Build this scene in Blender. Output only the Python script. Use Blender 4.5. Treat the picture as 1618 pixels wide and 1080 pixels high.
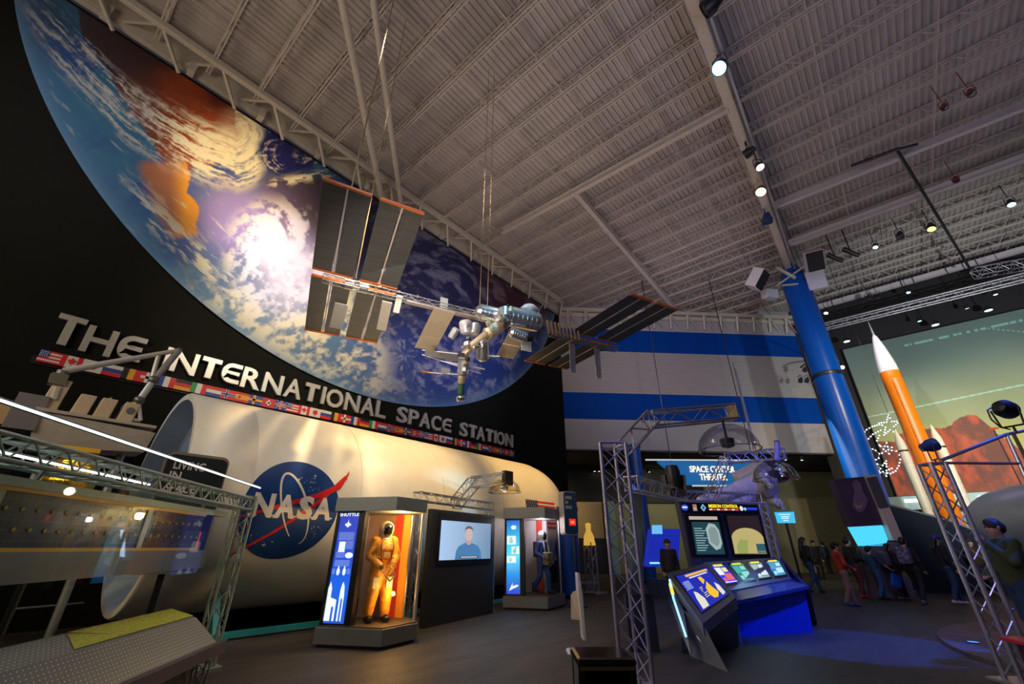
import bpy, bmesh, math, random
import numpy as np
from math import sin, cos, pi, radians, sqrt, atan2, tan, atan
from mathutils import Vector, Matrix
random.seed(7)
S = bpy.context.scene
for o in list(bpy.data.objects): bpy.data.objects.remove(o)
# ------------------------------------------------------------------ camera
F, CX, CY, EYE = 668., 809., 540., 1.6
PITCH = atan(325/668.); YAW = radians(40.8)
cam = bpy.data.cameras.new('camera'); camo = bpy.data.objects.new('camera', cam)
S.collection.objects.link(camo); S.camera = camo
cam.sensor_width = 36; cam.lens = 36*F/1618; cam.clip_end = 200; cam.clip_start = .05
camo.location = (0, 0, EYE); camo.rotation_euler = (pi/2+PITCH, 0, YAW)
# ------------------------------------------------------------------ view, world
S.view_settings.view_transform = 'Standard'; S.view_settings.look = 'None'
S.view_settings.gamma = 1; S.view_settings.exposure = 0.0; S.view_settings.use_curve_mapping = False
S.world = bpy.data.worlds.new('world'); S.world.use_nodes = True
S.world.node_tree.nodes['Background'].inputs[0].default_value = (.42, .40, .55, 1)
S.world.node_tree.nodes['Background'].inputs[1].default_value = .05
# ------------------------------------------------------------------ lights of the hall and added fill lights
def look(o, target):
    o.rotation_euler = (Vector(target)-o.location).to_track_quat('-Z', 'Y').to_euler()
def lamp(kind, loc, target, power, col, size=.2, angle=60, blend=.6, sy=None):
    l = bpy.data.lights.new('hall_or_fill_light', kind); l.energy = power; l.color = col
    if kind == 'SPOT': l.spot_size = radians(angle); l.spot_blend = blend; l.shadow_soft_size = size
    elif kind == 'AREA':
        l.size = size; l.shape = 'RECTANGLE'; l.size_y = sy or size
    else: l.shadow_soft_size = size
    o = bpy.data.objects.new('hall_or_fill_light', l); S.collection.objects.link(o); o.location = loc
    if target: look(o, target)
    return o
WARM = (1, .78, .50); MAUVE = (.62, .50, .82)
# added area fills, out of view, that brighten the roof deck
lamp('AREA', (-7, -7, 7), (-9, 6, 17), 800, (.84, .70, .50), 6)
lamp('AREA', (-5.5, 10, 8.5), (-6, 14, 17), 290, (.84, .68, .60), 6)
lamp('AREA', (7, 3, 8), (5, 14, 17), 330, (.54, .60, 1), 6)
lamp('AREA', (7, 20, 9), (5, 22, 17), 120, (.72, .68, .80), 5)
lamp('AREA', (-6, 20, 9.5), (-6, 24, 17), 150, (.84, .66, .66), 5)
# mural spots
lamp('SPOT', (-4, 2, 13), (-14.8, 4.1, 10.9), 4300, (1, .86, .76), .25, 30, 1)
lamp('SPOT', (-4, 1, 12), (-14.8, 2.4, 13.6), 4700, (1, .74, .42), .25, 34, 1)
lamp('SPOT', (-3, 6, 12), (-14.8, 5.0, 8.6), 4300, (1, .84, .60), .25, 44, 1)
lamp('SPOT', (-3, 12, 12), (-14.8, 12, 11), 2300, (.74, .74, 1), .25, 60, 1)
lamp('SPOT', (-4, -3, 13), (-14.8, -1.5, 12), 900, (.78, .84, 1), .25, 46, 1)
# module spots
lamp('SPOT', (-9.2, 7.4, 14.5), (-11.9, 7.4, 4.7), 3300, (1, .64, .25), .2, 44, .9)
lamp('SPOT', (-6, 13.5, 12.5), (-11.2, 13.0, 3.6), 4000, (1, .60, .17), .2, 30, .9)
lamp('SPOT', (-6, 3.5, 11), (-10.9, 4.6, 3.0), 3900, (1, .66, .30), .2, 30, .9)
lamp('SPOT', (-4, 8, 12), (-10.6, 7.5, 3.0), 2500, (1, .66, .28), .2, 34, .9)
# station model spots
lamp('SPOT', (-2, 4.5, 12.5), (-6.3, 7.1, 6.92), 3800, (.12, .68, 1), .1, 14, .8)
lamp('SPOT', (-13.4, -3, 7), (-12.3, 2.9, 3.4), 260, (.55, .72, 1), .2, 40, .8)  # added blue spot brightening the end recess of the white module
lamp('SPOT', (-4, 2, 3), (-7.0, 4.9, 7.0), 800, (1, .84, .66), .2, 60, .8)
lamp('SPOT', (-1, 1.5, 13.5), (-6.4, 3.4, 7.2), 900, (.85, .9, 1), .2, 24, .8)
lamp('SPOT', (-2, 2, 13), (-14.8, 4.9, 6.3), 900, (.3, .75, 1), .1, 5, .5)
lamp('SPOT', (-3, 3, 12), (-14.8, 2.3, 6.5), 900, (1, .85, .6), .1, 6, .5)
lamp('SPOT', (-3, 5, 12), (-14.8, 7.3, 6.5), 1100, (1, .85, .55), .1, 6, .5)
# far stripes wall, blue carpet pool, rocket and planet wall
lamp('SPOT', (-1, 12, 12), (-8, 28, 12), 2350, (.72, .72, .86), .4, 70, 1)
lamp('SPOT', (6, 11, 12), (-1.3, 11.3, 0), 10500, (.015, .10, 1), .1, 14, .15)
lamp('SPOT', (-1.5, 3.5, 7), (-3.1, 7.3, 0), 420, (.02, .12, 1), .3, 24, .8)
lamp('SPOT', (1.5, 8, 8), (-2.2, 12.5, .8), 1500, (.03, .1, 1), .3, 42, .6)
lamp('SPOT', (7, 12, 14), (1.8, 27, 8), 6800, (1, .80, .42), .1, 40, .8)
lamp('SPOT', (-1, 16, 14.5), (1.3, 27.5, 10.8), 3400, (.85, .8, 1), .1, 16, .8)
lamp('SPOT', (8, 14, 4), (6, 34, 9), 11000, (.86, .95, .95), .3, 80, 1)
lamp('SPOT', (9, 20, 13), (6, 34, 5), 8000, (1, .9, .6), .3, 60, 1)
lamp('SPOT', (3.5, 5, 6), (.5, 9.5, 1.8), 330, (.42, .34, 1), .2, 22, .8)
lamp('SPOT', (-5, 11, 5), (-1.6, 22.5, 2.4), 420, (1, .85, .75), .2, 18, .8)  # added warm spot to lift the dim kiosk pillar
lamp('AREA', (1, 15, 7), (0, 21, 0), 95, (.5, .42, .85), 3)  # added fill that lightens the visitors, no fixture modelled
lamp('AREA', (-6.2, 4, 7), (-7, 7, 0), 120, (1, .88, .78), 2)  # added fill that brightens the carpet by the cases
lamp('AREA', (-3, 26, 6), (-4, 40, 2), 120, (.95, .9, .6), 3)  # added fill that brightens the rear lobby wall
# ------------------------------------------------------------------ survey helpers (photo ray -> point at a real distance)
FH = np.array([-sin(YAW), cos(YAW), 0]); RT = np.array([cos(YAW), sin(YAW), 0.]); UP = np.array([0, 0, 1.])
FW = FH*cos(PITCH)+UP*sin(PITCH); UU = -FH*sin(PITCH)+UP*cos(PITCH); EP = np.array([0, 0, EYE])
def ray(px, py): return FW+RT*((px-CX)/F)+UU*((CY-py)/F)
def gz(px, py, z=0.): d = ray(px, py); return Vector(EP+d*((z-EYE)/d[2]))
def gx(px, py, x): d = ray(px, py); return Vector(EP+d*(x/d[0]))
def gy(px, py, y): d = ray(px, py); return Vector(EP+d*(y/d[1]))
def fd(px, py, dist): d = ray(px, py); return Vector(EP+d*(dist/(d@FH)))
def V(*a): return Vector(a)
# ------------------------------------------------------------------ materials
MATS = {}
def mat(name, col, rough=.6, metal=0, emis=None, es=1., noise=0., nscale=8., bump=0., spec=.5, alpha=1., stripes=None, coat=0):
    if name in MATS: return MATS[name]
    m = bpy.data.materials.new(name); m.use_nodes = True; nt = m.node_tree; b = nt.nodes['Principled BSDF']
    L = nt.links.new
    b.inputs['Base Color'].default_value = (*col, 1); b.inputs['Roughness'].default_value = rough
    b.inputs['Metallic'].default_value = metal; b.inputs['Specular IOR Level'].default_value = spec
    b.inputs['Coat Weight'].default_value = coat
    if emis: b.inputs['Emission Color'].default_value = (*emis, 1); b.inputs['Emission Strength'].default_value = es
    tc = nt.nodes.new('ShaderNodeTexCoord')
    n = nt.nodes.new('ShaderNodeTexNoise'); n.inputs['Scale'].default_value = nscale; n.inputs['Detail'].default_value = 5
    L(tc.outputs['Object'], n.inputs['Vector'])
    amt = noise if noise else .04
    r = nt.nodes.new('ShaderNodeValToRGB'); L(n.outputs['Fac'], r.inputs[0])
    r.color_ramp.elements[0].position = .3; r.color_ramp.elements[1].position = .7
    r.color_ramp.elements[0].color = (*[c*(1-amt) for c in col], 1); r.color_ramp.elements[1].color = (*[min(1, c*(1+amt)) for c in col], 1)
    src = r.outputs[0]
    if stripes:
        w = nt.nodes.new('ShaderNodeTexWave'); w.inputs['Scale'].default_value = stripes[1]; w.bands_direction = stripes[0]; w.wave_profile = 'SAW' if len(stripes) > 3 else 'SIN'
        L(tc.outputs['Object'], w.inputs['Vector'])
        mx = nt.nodes.new('ShaderNodeMixRGB'); mx.blend_type = 'MULTIPLY'; mx.inputs[0].default_value = stripes[2]
        L(src, mx.inputs[1]); L(w.outputs['Color'], mx.inputs[2]); src = mx.outputs[0]
    L(src, b.inputs['Base Color'])
    if bump:
        bp = nt.nodes.new('ShaderNodeBump'); bp.inputs['Strength'].default_value = bump; bp.inputs['Distance'].default_value = .02
        L(n.outputs['Fac'], bp.inputs['Height']); L(bp.outputs[0], b.inputs['Normal'])
    MATS[name] = m; return m
def glow(name, col, es=1.):
    return mat(name, (.02, .02, .02), .5, emis=col, es=es)
def glass(name, tint=(1, 1, 1), refl=.12, rough=.02):
    if name in MATS: return MATS[name]
    m = bpy.data.materials.new(name); m.use_nodes = True; nt = m.node_tree; nt.nodes.clear(); L = nt.links.new
    out = nt.nodes.new('ShaderNodeOutputMaterial'); mx = nt.nodes.new('ShaderNodeMixShader')
    t = nt.nodes.new('ShaderNodeBsdfTransparent'); t.inputs[0].default_value = (*tint, 1)
    g = nt.nodes.new('ShaderNodeBsdfGlossy'); g.inputs['Roughness'].default_value = rough
    lw = nt.nodes.new('ShaderNodeLayerWeight'); lw.inputs[0].default_value = .25
    mp = nt.nodes.new('ShaderNodeMapRange'); mp.inputs[3].default_value = refl*.5; mp.inputs[4].default_value = min(1, refl*5)
    L(lw.outputs['Fresnel'], mp.inputs[0]); L(mp.outputs[0], mx.inputs[0]); L(t.outputs[0], mx.inputs[1]); L(g.outputs[0], mx.inputs[2]); L(mx.outputs[0], out.inputs[0])
    MATS[name] = m; return m
def vcol(name, rough=.7, es=0):
    if name in MATS: return MATS[name]
    m = bpy.data.materials.new(name); m.use_nodes = True; nt = m.node_tree; b = nt.nodes['Principled BSDF']
    a = nt.nodes.new('ShaderNodeVertexColor'); a.layer_name = 'Col'
    nt.links.new(a.outputs[0], b.inputs['Base Color']); b.inputs['Roughness'].default_value = rough
    if es: nt.links.new(a.outputs[0], b.inputs['Emission Color']); b.inputs['Emission Strength'].default_value = es
    MATS[name] = m; return m
# ------------------------------------------------------------------ mesh builder
class B:
    def __init__(s): s.v = []; s.f = []; s.m = []; s.cur = 0
    def add(s, vs, fs):
        n = len(s.v); s.v += [tuple(v) for v in vs]; s.f += [tuple(i+n for i in f) for f in fs]; s.m += [s.cur]*len(fs); return s
    def box(s, c, sz, M=None):
        x, y, z = [a/2 for a in sz]; c = Vector(c)
        vs = [Vector((i*x, j*y, k*z)) for k in (-1, 1) for j in (-1, 1) for i in (-1, 1)]
        if M: vs = [M @ v for v in vs]
        return s.add([c+v for v in vs], [(0, 2, 3, 1), (4, 5, 7, 6), (0, 1, 5, 4), (2, 6, 7, 3), (1, 3, 7, 5), (0, 4, 6, 2)])
    def hexa(s, b4, t4):   # bottom quad (ccw from above), top quad
        return s.add(list(b4)+list(t4), [(3, 2, 1, 0), (4, 5, 6, 7), (0, 1, 5, 4), (1, 2, 6, 5), (2, 3, 7, 6), (3, 0, 4, 7)])
    def frame(s, p0, p1):
        d = Vector(p1)-Vector(p0); L = d.length or 1e-6; d = d/L
        a = Vector((0, 0, 1)) if abs(d.z) < .9 else Vector((1, 0, 0))
        x = d.cross(a).normalized(); y = x.cross(d); return d, x, y, L
    def tube(s, p0, p1, r, n=8, r1=None, cap=True):
        d, x, y, L = s.frame(p0, p1); r1 = r if r1 is None else r1; p0 = Vector(p0); p1 = Vector(p1)
        vs = [p0+(x*cos(2*pi*i/n)+y*sin(2*pi*i/n))*r for i in range(n)]+[p1+(x*cos(2*pi*i/n)+y*sin(2*pi*i/n))*r1 for i in range(n)]
        fs = [(i, (i+1) % n, n+(i+1) % n, n+i) for i in range(n)]
        if cap: fs += [tuple(range(n))[::-1], tuple(range(n, 2*n))]
        return s.add(vs, fs)
    def bar(s, p0, p1, w, h):
        d, x, y, L = s.frame(p0, p1); p0 = Vector(p0); p1 = Vector(p1)
        q = [(-1, -1), (1, -1), (1, 1), (-1, 1)]
        vs = [p+x*a*w/2+y*b*h/2 for p in (p0, p1) for a, b in q]
        return s.add(vs, [(0, 1, 2, 3)[::-1], (4, 5, 6, 7), (0, 1, 5, 4), (1, 2, 6, 5), (2, 3, 7, 6), (3, 0, 4, 7)])
    def path(s, pts, r, n=6):
        for a, b in zip(pts[:-1], pts[1:]): s.tube(a, b, r, n)
        return s
    def lathe(s, prof, n=32, o=(0, 0, 0), M=None, a0=0, a1=2*pi):   # prof = [(r, z)]
        full = abs(a1-a0-2*pi) < 1e-6; k = n if full else n+1; vs = []
        for r, z in prof:
            for i in range(k):
                a = a0+(a1-a0)*i/n; v = Vector((r*cos(a), r*sin(a), z))
                if M: v = M @ v
                vs.append(v+Vector(o))
        fs = []
        for j in range(len(prof)-1):
            for i in range(n):
                i2 = (i+1) % k; fs.append((j*k+i, j*k+i2, (j+1)*k+i2, (j+1)*k+i))
        return s.add(vs, fs)
    def sphere(s, c, r, n=16, M=None, sc=(1, 1, 1)):
        prof = [(max(1e-4, sin(pi*i/(n//2))), -cos(pi*i/(n//2))) for i in range(n//2+1)]
        MM = (M or Matrix.Identity(3)) @ Matrix.Diagonal(Vector(sc)*r); return s.lathe(prof, n, c, MM)
    def prism(s, pts, off):      # polygon pts (3D), extruded by vector
        n = len(pts); off = Vector(off); pts = [Vector(p) for p in pts]
        return s.add(pts+[p+off for p in pts], [tuple(range(n)), tuple(range(n, 2*n))[::-1]]+[(i, n+i, n+(i+1) % n, (i+1) % n) for i in range(n)])
    def quad(s, *p): return s.add(p, [tuple(range(len(p)))])
    def build(s, name, m, parent=None, smooth=False, local=False, bevel=0):
        me = bpy.data.meshes.new(name); vs = s.v
        if parent is not None and not local:
            Mi = parent.matrix_basis.inverted() if parent.parent is None else (parent.parent.matrix_basis @ parent.matrix_basis).inverted()
            vs = [tuple(Mi @ Vector(v)) for v in vs]
        me.from_pydata(vs, [], s.f)
        ms = m if isinstance(m, (list, tuple)) else [m]
        for q in ms: me.materials.append(q)
        if len(ms) > 1: me.polygons.foreach_set('material_index', s.m)
        bm = bmesh.new(); bm.from_mesh(me); bmesh.ops.recalc_face_normals(bm, faces=bm.faces); bm.to_mesh(me); bm.free()
        if smooth:
            me.polygons.foreach_set('use_smooth', [True]*len(me.polygons))
            try: me.set_sharp_from_angle(angle=radians(40))
            except Exception: pass
        o = bpy.data.objects.new(name, me); S.collection.objects.link(o); o.parent = parent
        if bevel:
            bv = o.modifiers.new('bevel', 'BEVEL'); bv.width = bevel; bv.segments = 2; bv.limit_method = 'ANGLE'
        return o
def tag(o, label=None, cat=None, group=None, kind=None):
    if label: o['label'] = label
    if cat: o['category'] = cat
    if group: o['group'] = group
    if kind: o['kind'] = kind
    return o
def thing(name, label, cat, loc=(0, 0, 0), rz=0, group=None):
    o = bpy.data.objects.new(name, None); S.collection.objects.link(o); o.empty_display_size = .2
    M = Matrix.Translation(Vector(loc)) @ Matrix.Rotation(rz, 4, 'Z')
    o.matrix_basis = M
    return tag(o, label, cat, group)
def dup(root, label=None, group=None, M=None):
    r = root.copy(); S.collection.objects.link(r)
    if M is not None: r.matrix_basis = M
    if label: r['label'] = label
    if group: r['group'] = group
    for ch in [c for c in bpy.data.objects if c.parent == root]:
        c = ch.copy(); S.collection.objects.link(c); c.parent = r
        for g in [k for k in bpy.data.objects if k.parent == ch]:
            d = g.copy(); S.collection.objects.link(d); d.parent = c
    return r
def frameM(ox, X, Z=None, loc=(0, 0, 0)): pass
_tc = {}
def text_mesh(txt, h=1., bold=.0, ext=.02, sx=1., align='LEFT', res=3):
    k = (txt, bold, ext, align, res)
    if k not in _tc:
        c = bpy.data.curves.new('t', 'FONT'); c.body = txt; c.size = 1; c.extrude = ext; c.offset = bold; c.align_x = align; c.resolution_u = res
        o = bpy.data.objects.new('t', c); S.collection.objects.link(o)
        bpy.context.view_layer.update(); dg = bpy.context.evaluated_depsgraph_get()
        me = bpy.data.meshes.new_from_object(o.evaluated_get(dg)); vs = np.array([v.co[:] for v in me.vertices]); fs = [tuple(p.vertices) for p in me.polygons]
        bpy.data.objects.remove(o); _tc[k] = (vs, fs)
    return _tc[k]
def text(txt, org, X, Y, h, m, name, parent=None, bold=0., ext=.01, width=None, align='LEFT', fill=None):
    """lettering: org = lower left (or centre), X/Y unit directions, h = capital height"""
    vs, fs = text_mesh(txt, bold=bold, align=align); X = Vector(X).normalized(); Y = Vector(Y).normalized(); N = X.cross(Y)
    s = h/.69; w = vs[:, 0].max()-vs[:, 0].min(); sx = s if width is None else width/w
    x0 = vs[:, 0].min() if align == 'LEFT' else 0
    b = B(); b.add([Vector(org)+X*((v[0]-x0)*sx)+Y*(v[1]*s)+N*(v[2]/.02*ext) for v in vs], fs)
    return b.build(name, m, parent)
# common materials
white_m = mat('white_paint', (.80, .78, .73), .5)
black_m = mat('black_plastic', (.012, .012, .014), .4)
blackmat = mat('matte_black', (.008, .008, .009), .7)
alu = mat('brushed_aluminium', (.62, .63, .66), .32, .85, noise=.08, nscale=30)
alu_d = mat('dull_aluminium', (.42, .42, .44), .45, .6, noise=.1, nscale=20)
steelp = mat('cream_steel_paint', (.48, .43, .38), .6, noise=.08)
blue_p = mat('royal_blue_paint', (.008, .085, .42), .35, noise=.05)
cream = mat('cream_shell', (.86, .82, .72), .45, noise=.04, nscale=3)
grey_m = mat('grey_laminate', (.30, .32, .31), .5)
orange_m = mat('orange_trim', (.72, .16, .02), .5)
red_m = mat('red_enamel', (.62, .02, .02), .45)
teal_m = mat('teal_steel', (.02, .27, .29), .4)
skin_m = mat('skin', (.55, .31, .22), .55)
navy_m = mat('navy_laminate', (.012, .02, .07), .3, noise=.08)
gold_m = mat('gold_foil', (.75, .42, .04), .25, .9, noise=.5, nscale=18, bump=1.)
# ------------------------------------------------------------------ setting
def struct(o): o['kind'] = 'structure'; return o
# floor: dark carpet tiles
fm = bpy.data.materials.new('dark_carpet'); fm.use_nodes = True; nt = fm.node_tree; L = nt.links.new
b_ = nt.nodes['Principled BSDF']; b_.inputs['Roughness'].default_value = .62; b_.inputs['Specular IOR Level'].default_value = .35
tc = nt.nodes.new('ShaderNodeTexCoord'); n1 = nt.nodes.new('ShaderNodeTexNoise'); n1.inputs['Scale'].default_value = .7; n1.inputs['Detail'].default_value = 8; n1.inputs['Distortion'].default_value = 1.2
n2 = nt.nodes.new('ShaderNodeTexNoise'); n2.inputs['Scale'].default_value = 22; n2.inputs['Detail'].default_value = 4
mpp = nt.nodes.new('ShaderNodeMapping'); mpp.inputs['Scale'].default_value = (3, .7, 1)
L(tc.outputs['Object'], mpp.inputs['Vector']); L(mpp.outputs[0], n1.inputs['Vector']); L(tc.outputs['Object'], n2.inputs['Vector'])
ad = nt.nodes.new('ShaderNodeMath'); ad.operation = 'ADD'; L(n1.outputs['Fac'], ad.inputs[0]); L(n2.outputs['Fac'], ad.inputs[1])
hf = nt.nodes.new('ShaderNodeMath'); hf.operation = 'MULTIPLY'; hf.inputs[1].default_value = .5; L(ad.outputs[0], hf.inputs[0])
rp = nt.nodes.new('ShaderNodeValToRGB'); L(hf.outputs[0], rp.inputs[0]); rp.color_ramp.elements[0].position = .36; rp.color_ramp.elements[1].position = .66
rp.color_ramp.elements[0].color = (.026, .024, .024, 1); rp.color_ramp.elements[1].color = (.088, .075, .062, 1)
L(rp.outputs[0], b_.inputs['Base Color'])
struct(B().box((2, 15, -.1), (50, 66, .2)).build('floor', fm))
dark_wall = mat('black_wall_paint', (.0042, .0045, .0034), .85, spec=.25, noise=.1, nscale=2)
CORN = V(-14.8, 22.3, 0); CD = V(.707, .707, 0); CN = V(.707, -.707, 0); CEND = CORN+CD*18.3
struct(B().box((-14.95, 4.15, 8.3), (.3, 36.3, 16.6)).build('wall_left', dark_wall))
# striped wall with an opening below
def wallseg(p0, p1, z0, z1, th=.25, nrm=None):
    p0 = Vector(p0); p1 = Vector(p1); d = (p1-p0).normalized(); n = nrm or Vector((d.y, -d.x, 0)); n = n*(-th)
    q = [V(p0.x, p0.y, z0), V(p1.x, p1.y, z0)]; q += [q[1]+n, q[0]+n]
    return [Vector(a) for a in q], [Vector((a.x, a.y, z1)) for a in q]
corr = mat('grey_corrugated', (.36, .335, .345), .5)
bw = B()
levels = [(7.0, 9.05, 0), (9.05, 10.84, 1), (10.84, 13.92, 2), (13.92, 15.63, 1), (15.63, 18.2, 0)]
for z0, z1, mi in levels:
    bw.cur = mi
    if mi == 2:
        k = 0; z = z0
        while z < z1-.01:
            za = min(z+.17, z1); q, t = wallseg(CORN, CEND, z, za); off = CN*.035
            bw.hexa([q[0]+off, q[1]+off, q[2], q[3]], t); z = za
    else:
        q, t = wallseg(CORN, CEND, z0, z1); bw.hexa(q, t)
struct(bw.build('wall_corner', [mat('lilac_grey_wall', (.34, .32, .345), .6, noise=.05, nscale=1), mat('stripe_blue', (.0, .045, .30), .7, spec=.1, noise=.06, nscale=.7), corr]))
struct(B().box((8.7, 34.9, 9), (23, .3, 18.2)).build('wall_back', mat('black_drape', (.014, .013, .015), .85)))
struct(B().box((20.2, 12, 9), (.3, 46, 18.2)).build('wall_right', dark_wall))
# rear lobby behind the opening
RB = CORN+CD*(-3)-CN*6.5; RE = CORN+CD*27-CN*6.5
q, t = wallseg(RB, RE, 0, 7.2)
olive = mat('olive_wall', (.20, .18, .10), .7, noise=.06, nscale=.5)
struct(B().hexa(q, t).build('wall_rear', olive))
a, bq = CORN, CEND
struct(B().hexa([V(a.x, a.y, 7.0), V(bq.x, bq.y, 7.0), V(RE.x, RE.y, 7.0), V(RB.x, RB.y, 7.0)], [V(a.x, a.y, 7.12), V(bq.x, bq.y, 7.12), V(RE.x, RE.y, 7.12), V(RB.x, RB.y, 7.12)]).build('ceiling_lobby', blackmat))
# corrugated roof deck
rb = B(); x = -15.6; vs = []; fs = []
prof = [(0, 0), (.10, 0), (.13, .07), (.19, .07), (.22, 0)]
xs = []
while x < 21:
    for dx, dz in prof[:-1]: xs.append((x+dx, 17.62+dz))
    x += .22
for px_, z_ in xs: vs += [(px_, -14, z_), (px_, 36, z_)]
for i in range(len(xs)-1): fs.append((2*i, 2*i+1, 2*i+3, 2*i+2))
rb.add(vs, fs)
deck_m = mat('roof_deck_paint', (.40, .355, .345), .65, noise=.12, nscale=.6)
struct(rb.build('ceiling', deck_m))
# left eave fascia
struct(B().box((-14.7, 3.5, 17.15), (.2, 37, .9)).build('trim_1', steelp))
q, t = wallseg(CORN+CN*.25, CEND+CN*.25, 16.5, 16.8, .25); struct(B().hexa(q, t).build('trim_2', steelp))
# ------------------------------------------------------------------ roof steel
def joist_mesh(x0, x1, y):
    b = B(); zt, zb = 17.55, 16.98
    for dy in (-.05, .05):
        b.box(((x0+x1)/2, y+dy, zb), (x1-x0, .045, .06)); b.box(((x0+x1)/2, y+dy, zt), (x1-x0, .045, .06))
    n = int(abs(x1-x0)/.45); st = (x1-x0)/n
    for i in range(n):
        a = x0+i*st; b.bar((a, y, zb if i % 2 else zt), (a+st, y, zt if i % 2 else zb), .03, .03)
    return b
jm = mat('joist_paint', (.46, .40, .37), .6, noise=.1)
first = None
ys = [(-6+1.5*k) for k in range(19)]
for y in ys:
    if first is None:
        first = joist_mesh(-14.5, -.7, 0).build('roof_joist', jm); o = first
    else:
        o = first.copy(); S.collection.objects.link(o)
    o.location = (0, y, 0)
    tag(o, 'cream open web joist spanning from the mural wall to the ridge girder', 'joist', 'joists above the mural side')
for k in range(7):
    y = 22.5+1.5*k; x0 = y-22.3-14.8+.4
    o = joist_mesh(x0, -1, y).build('roof_joist', jm)
    tag(o, 'cream open web joist ending on the blue striped wall', 'joist', 'joists above the striped wall')
first = None
for k in range(21):
    if first is None: first = joist_mesh(-.4, 19.8, 0).build('roof_joist', jm); o = first
    else: o = first.copy(); S.collection.objects.link(o)
    o.location = (0, -5+1.87*k, 0)
    tag(o, 'greyish open web joist on the planet wall side of the ridge girder', 'joist', 'joists above the rocket side')
for x in (-12.3, -10, -7.7, -5.2, -3.0): 
    b = B(); b.bar((x, -10, 17.02), (x, 22.3+14.8+x-.3, 17.02), .035, .035); b.bar((x+.12, -10, 17.5), (x+.12, 22.3+14.8+x-.3, 17.5), .03, .03)
    tag(b.build('bridging_rod', jm), 'thin rod bridging the joists parallel to the mural wall', 'roof rod', 'bridging rods of the mural side')
for x in (2.2, 5.4, 8.8, 12.4):
    b = B(); b.bar((x, -10, 17.02), (x, 34, 17.02), .035, .035)
    tag(b.build('bridging_rod', jm), 'thin rod bridging the joists on the rocket side of the roof', 'roof rod', 'bridging rods of the rocket side')
def ibeam(p0, p1, w, h, t=.04):
    b = B(); d, x, y, L = b.frame(p0, p1); up = Vector((0, 0, 1)); p0 = Vector(p0); p1 = Vector(p1)
    b.bar(p0-up*h/2, p1-up*h/2, w, t); b.bar(p0+up*h/2, p1+up*h/2, w, t); b.bar(p0, p1, t, h); return b
r = thing('ridge_girder', 'big pale ridge girder carrying the spotlights and ending at the blue column', 'girder', (-.2, 0, 16.85))
ibeam((.15, -8, 16.85), (-1.1, 27.2, 16.85), .34, .5, .05).build('beam', mat('girder_paint', (.50, .44, .38), .6, noise=.08), r)
B().path([V(.5, -8, 16.42), V(-.78, 26.5, 16.42)], .05, 8).build('lamp_rail', alu_d, r)
tag(ibeam((-7.45, 13.3, 16.72), (-8.1, 26.6, 16.72), .22, .26).build('cross_beam', jm), 'steel beam running from mid roof towards the striped wall', 'beam')
tag(ibeam((-11.9, 13.0, 16.7), (-.7, 13.4, 16.7), .2, .3).build('cross_girder', jm), 'thick girder crossing the roof from the mural eave to the ridge', 'beam')
for k, (ya, yb) in enumerate(((20.45, 21.3), (33.4, 33.5), (24.2, 24.4))):
    tag(ibeam((-.6, ya, 16.78), (19.5, yb, 16.78), .2, .3).build('roof_girder', mat('girder_lilac', (.48, .43, .46), .6)), ['thick lilac grey girder leaving the ridge just before the blue column', 'thick girder lying against the top of the black planet wall', 'thick lilac grey girder crossing behind the black hanging rod'][k], 'girder')
# eave truss along the mural wall
r = thing('eave_truss', 'long steel truss running along the top of the mural wall', 'truss', (-13.75, 5, 16.9))
B().bar((-13.75, -10, 16.9), (-13.75, 20.9, 16.9), .2, .22).build('chord', steelp, r)
b = B()
for k in range(16):
    y = -5+1.75*k; b.bar((-13.75, y, 16.9), (-14.6, y+.85, 16.3), .09, .09); b.bar((-13.75, y, 16.9), (-14.6, y-.85, 16.9), .07, .07)
b.build('brace', steelp, r)
for k in range(12): B().box((-14.5, -5+2.3*k, 16.72), (.3, .2, .45)).build('bracket', steelp, r)
# truss above the stripes
r = thing('eave_truss', 'shallow steel truss along the top of the blue striped wall', 'truss', tuple(CORN+V(.5, -.5, 16.4)))
p0, p1 = CORN+CN*.5, CORN+CD*18+CN*.5
B().bar(p0+V(0, 0, 16.9), p1+V(0, 0, 16.9), .2, .22).build('chord', steelp, r)
b = B()
for k in range(14):
    q = p0+CD*(1.25*k+.6); b.bar(q+V(0, 0, 15.75)-CN*.3, q+V(0, 0, 16.9), .12, .12)
    b.bar(q+V(0, 0, 16.9), q+CD*.7+V(0, 0, 15.8)-CN*.3, .05, .05)
b.build('brace', steelp, r)
# two round bracing pipes
for k, (a_, b2) in enumerate((((604, 318), (540, 0)), ((634, 325), (590, 0)))):
    pa = gz(*a_, 16.3); pb = gz(*b2, 16.3); pb = pa+(pb-pa)*2.2
    tag(B().tube(pa, pb, .13 if k == 0 else .11, 12).build('bracing_pipe', steelp), ['thicker round brace pipe rising from the eave behind the solar wings, left of two', 'slimmer round brace pipe rising from the eave behind the solar wings, right of two'][k], 'pipe')
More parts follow.
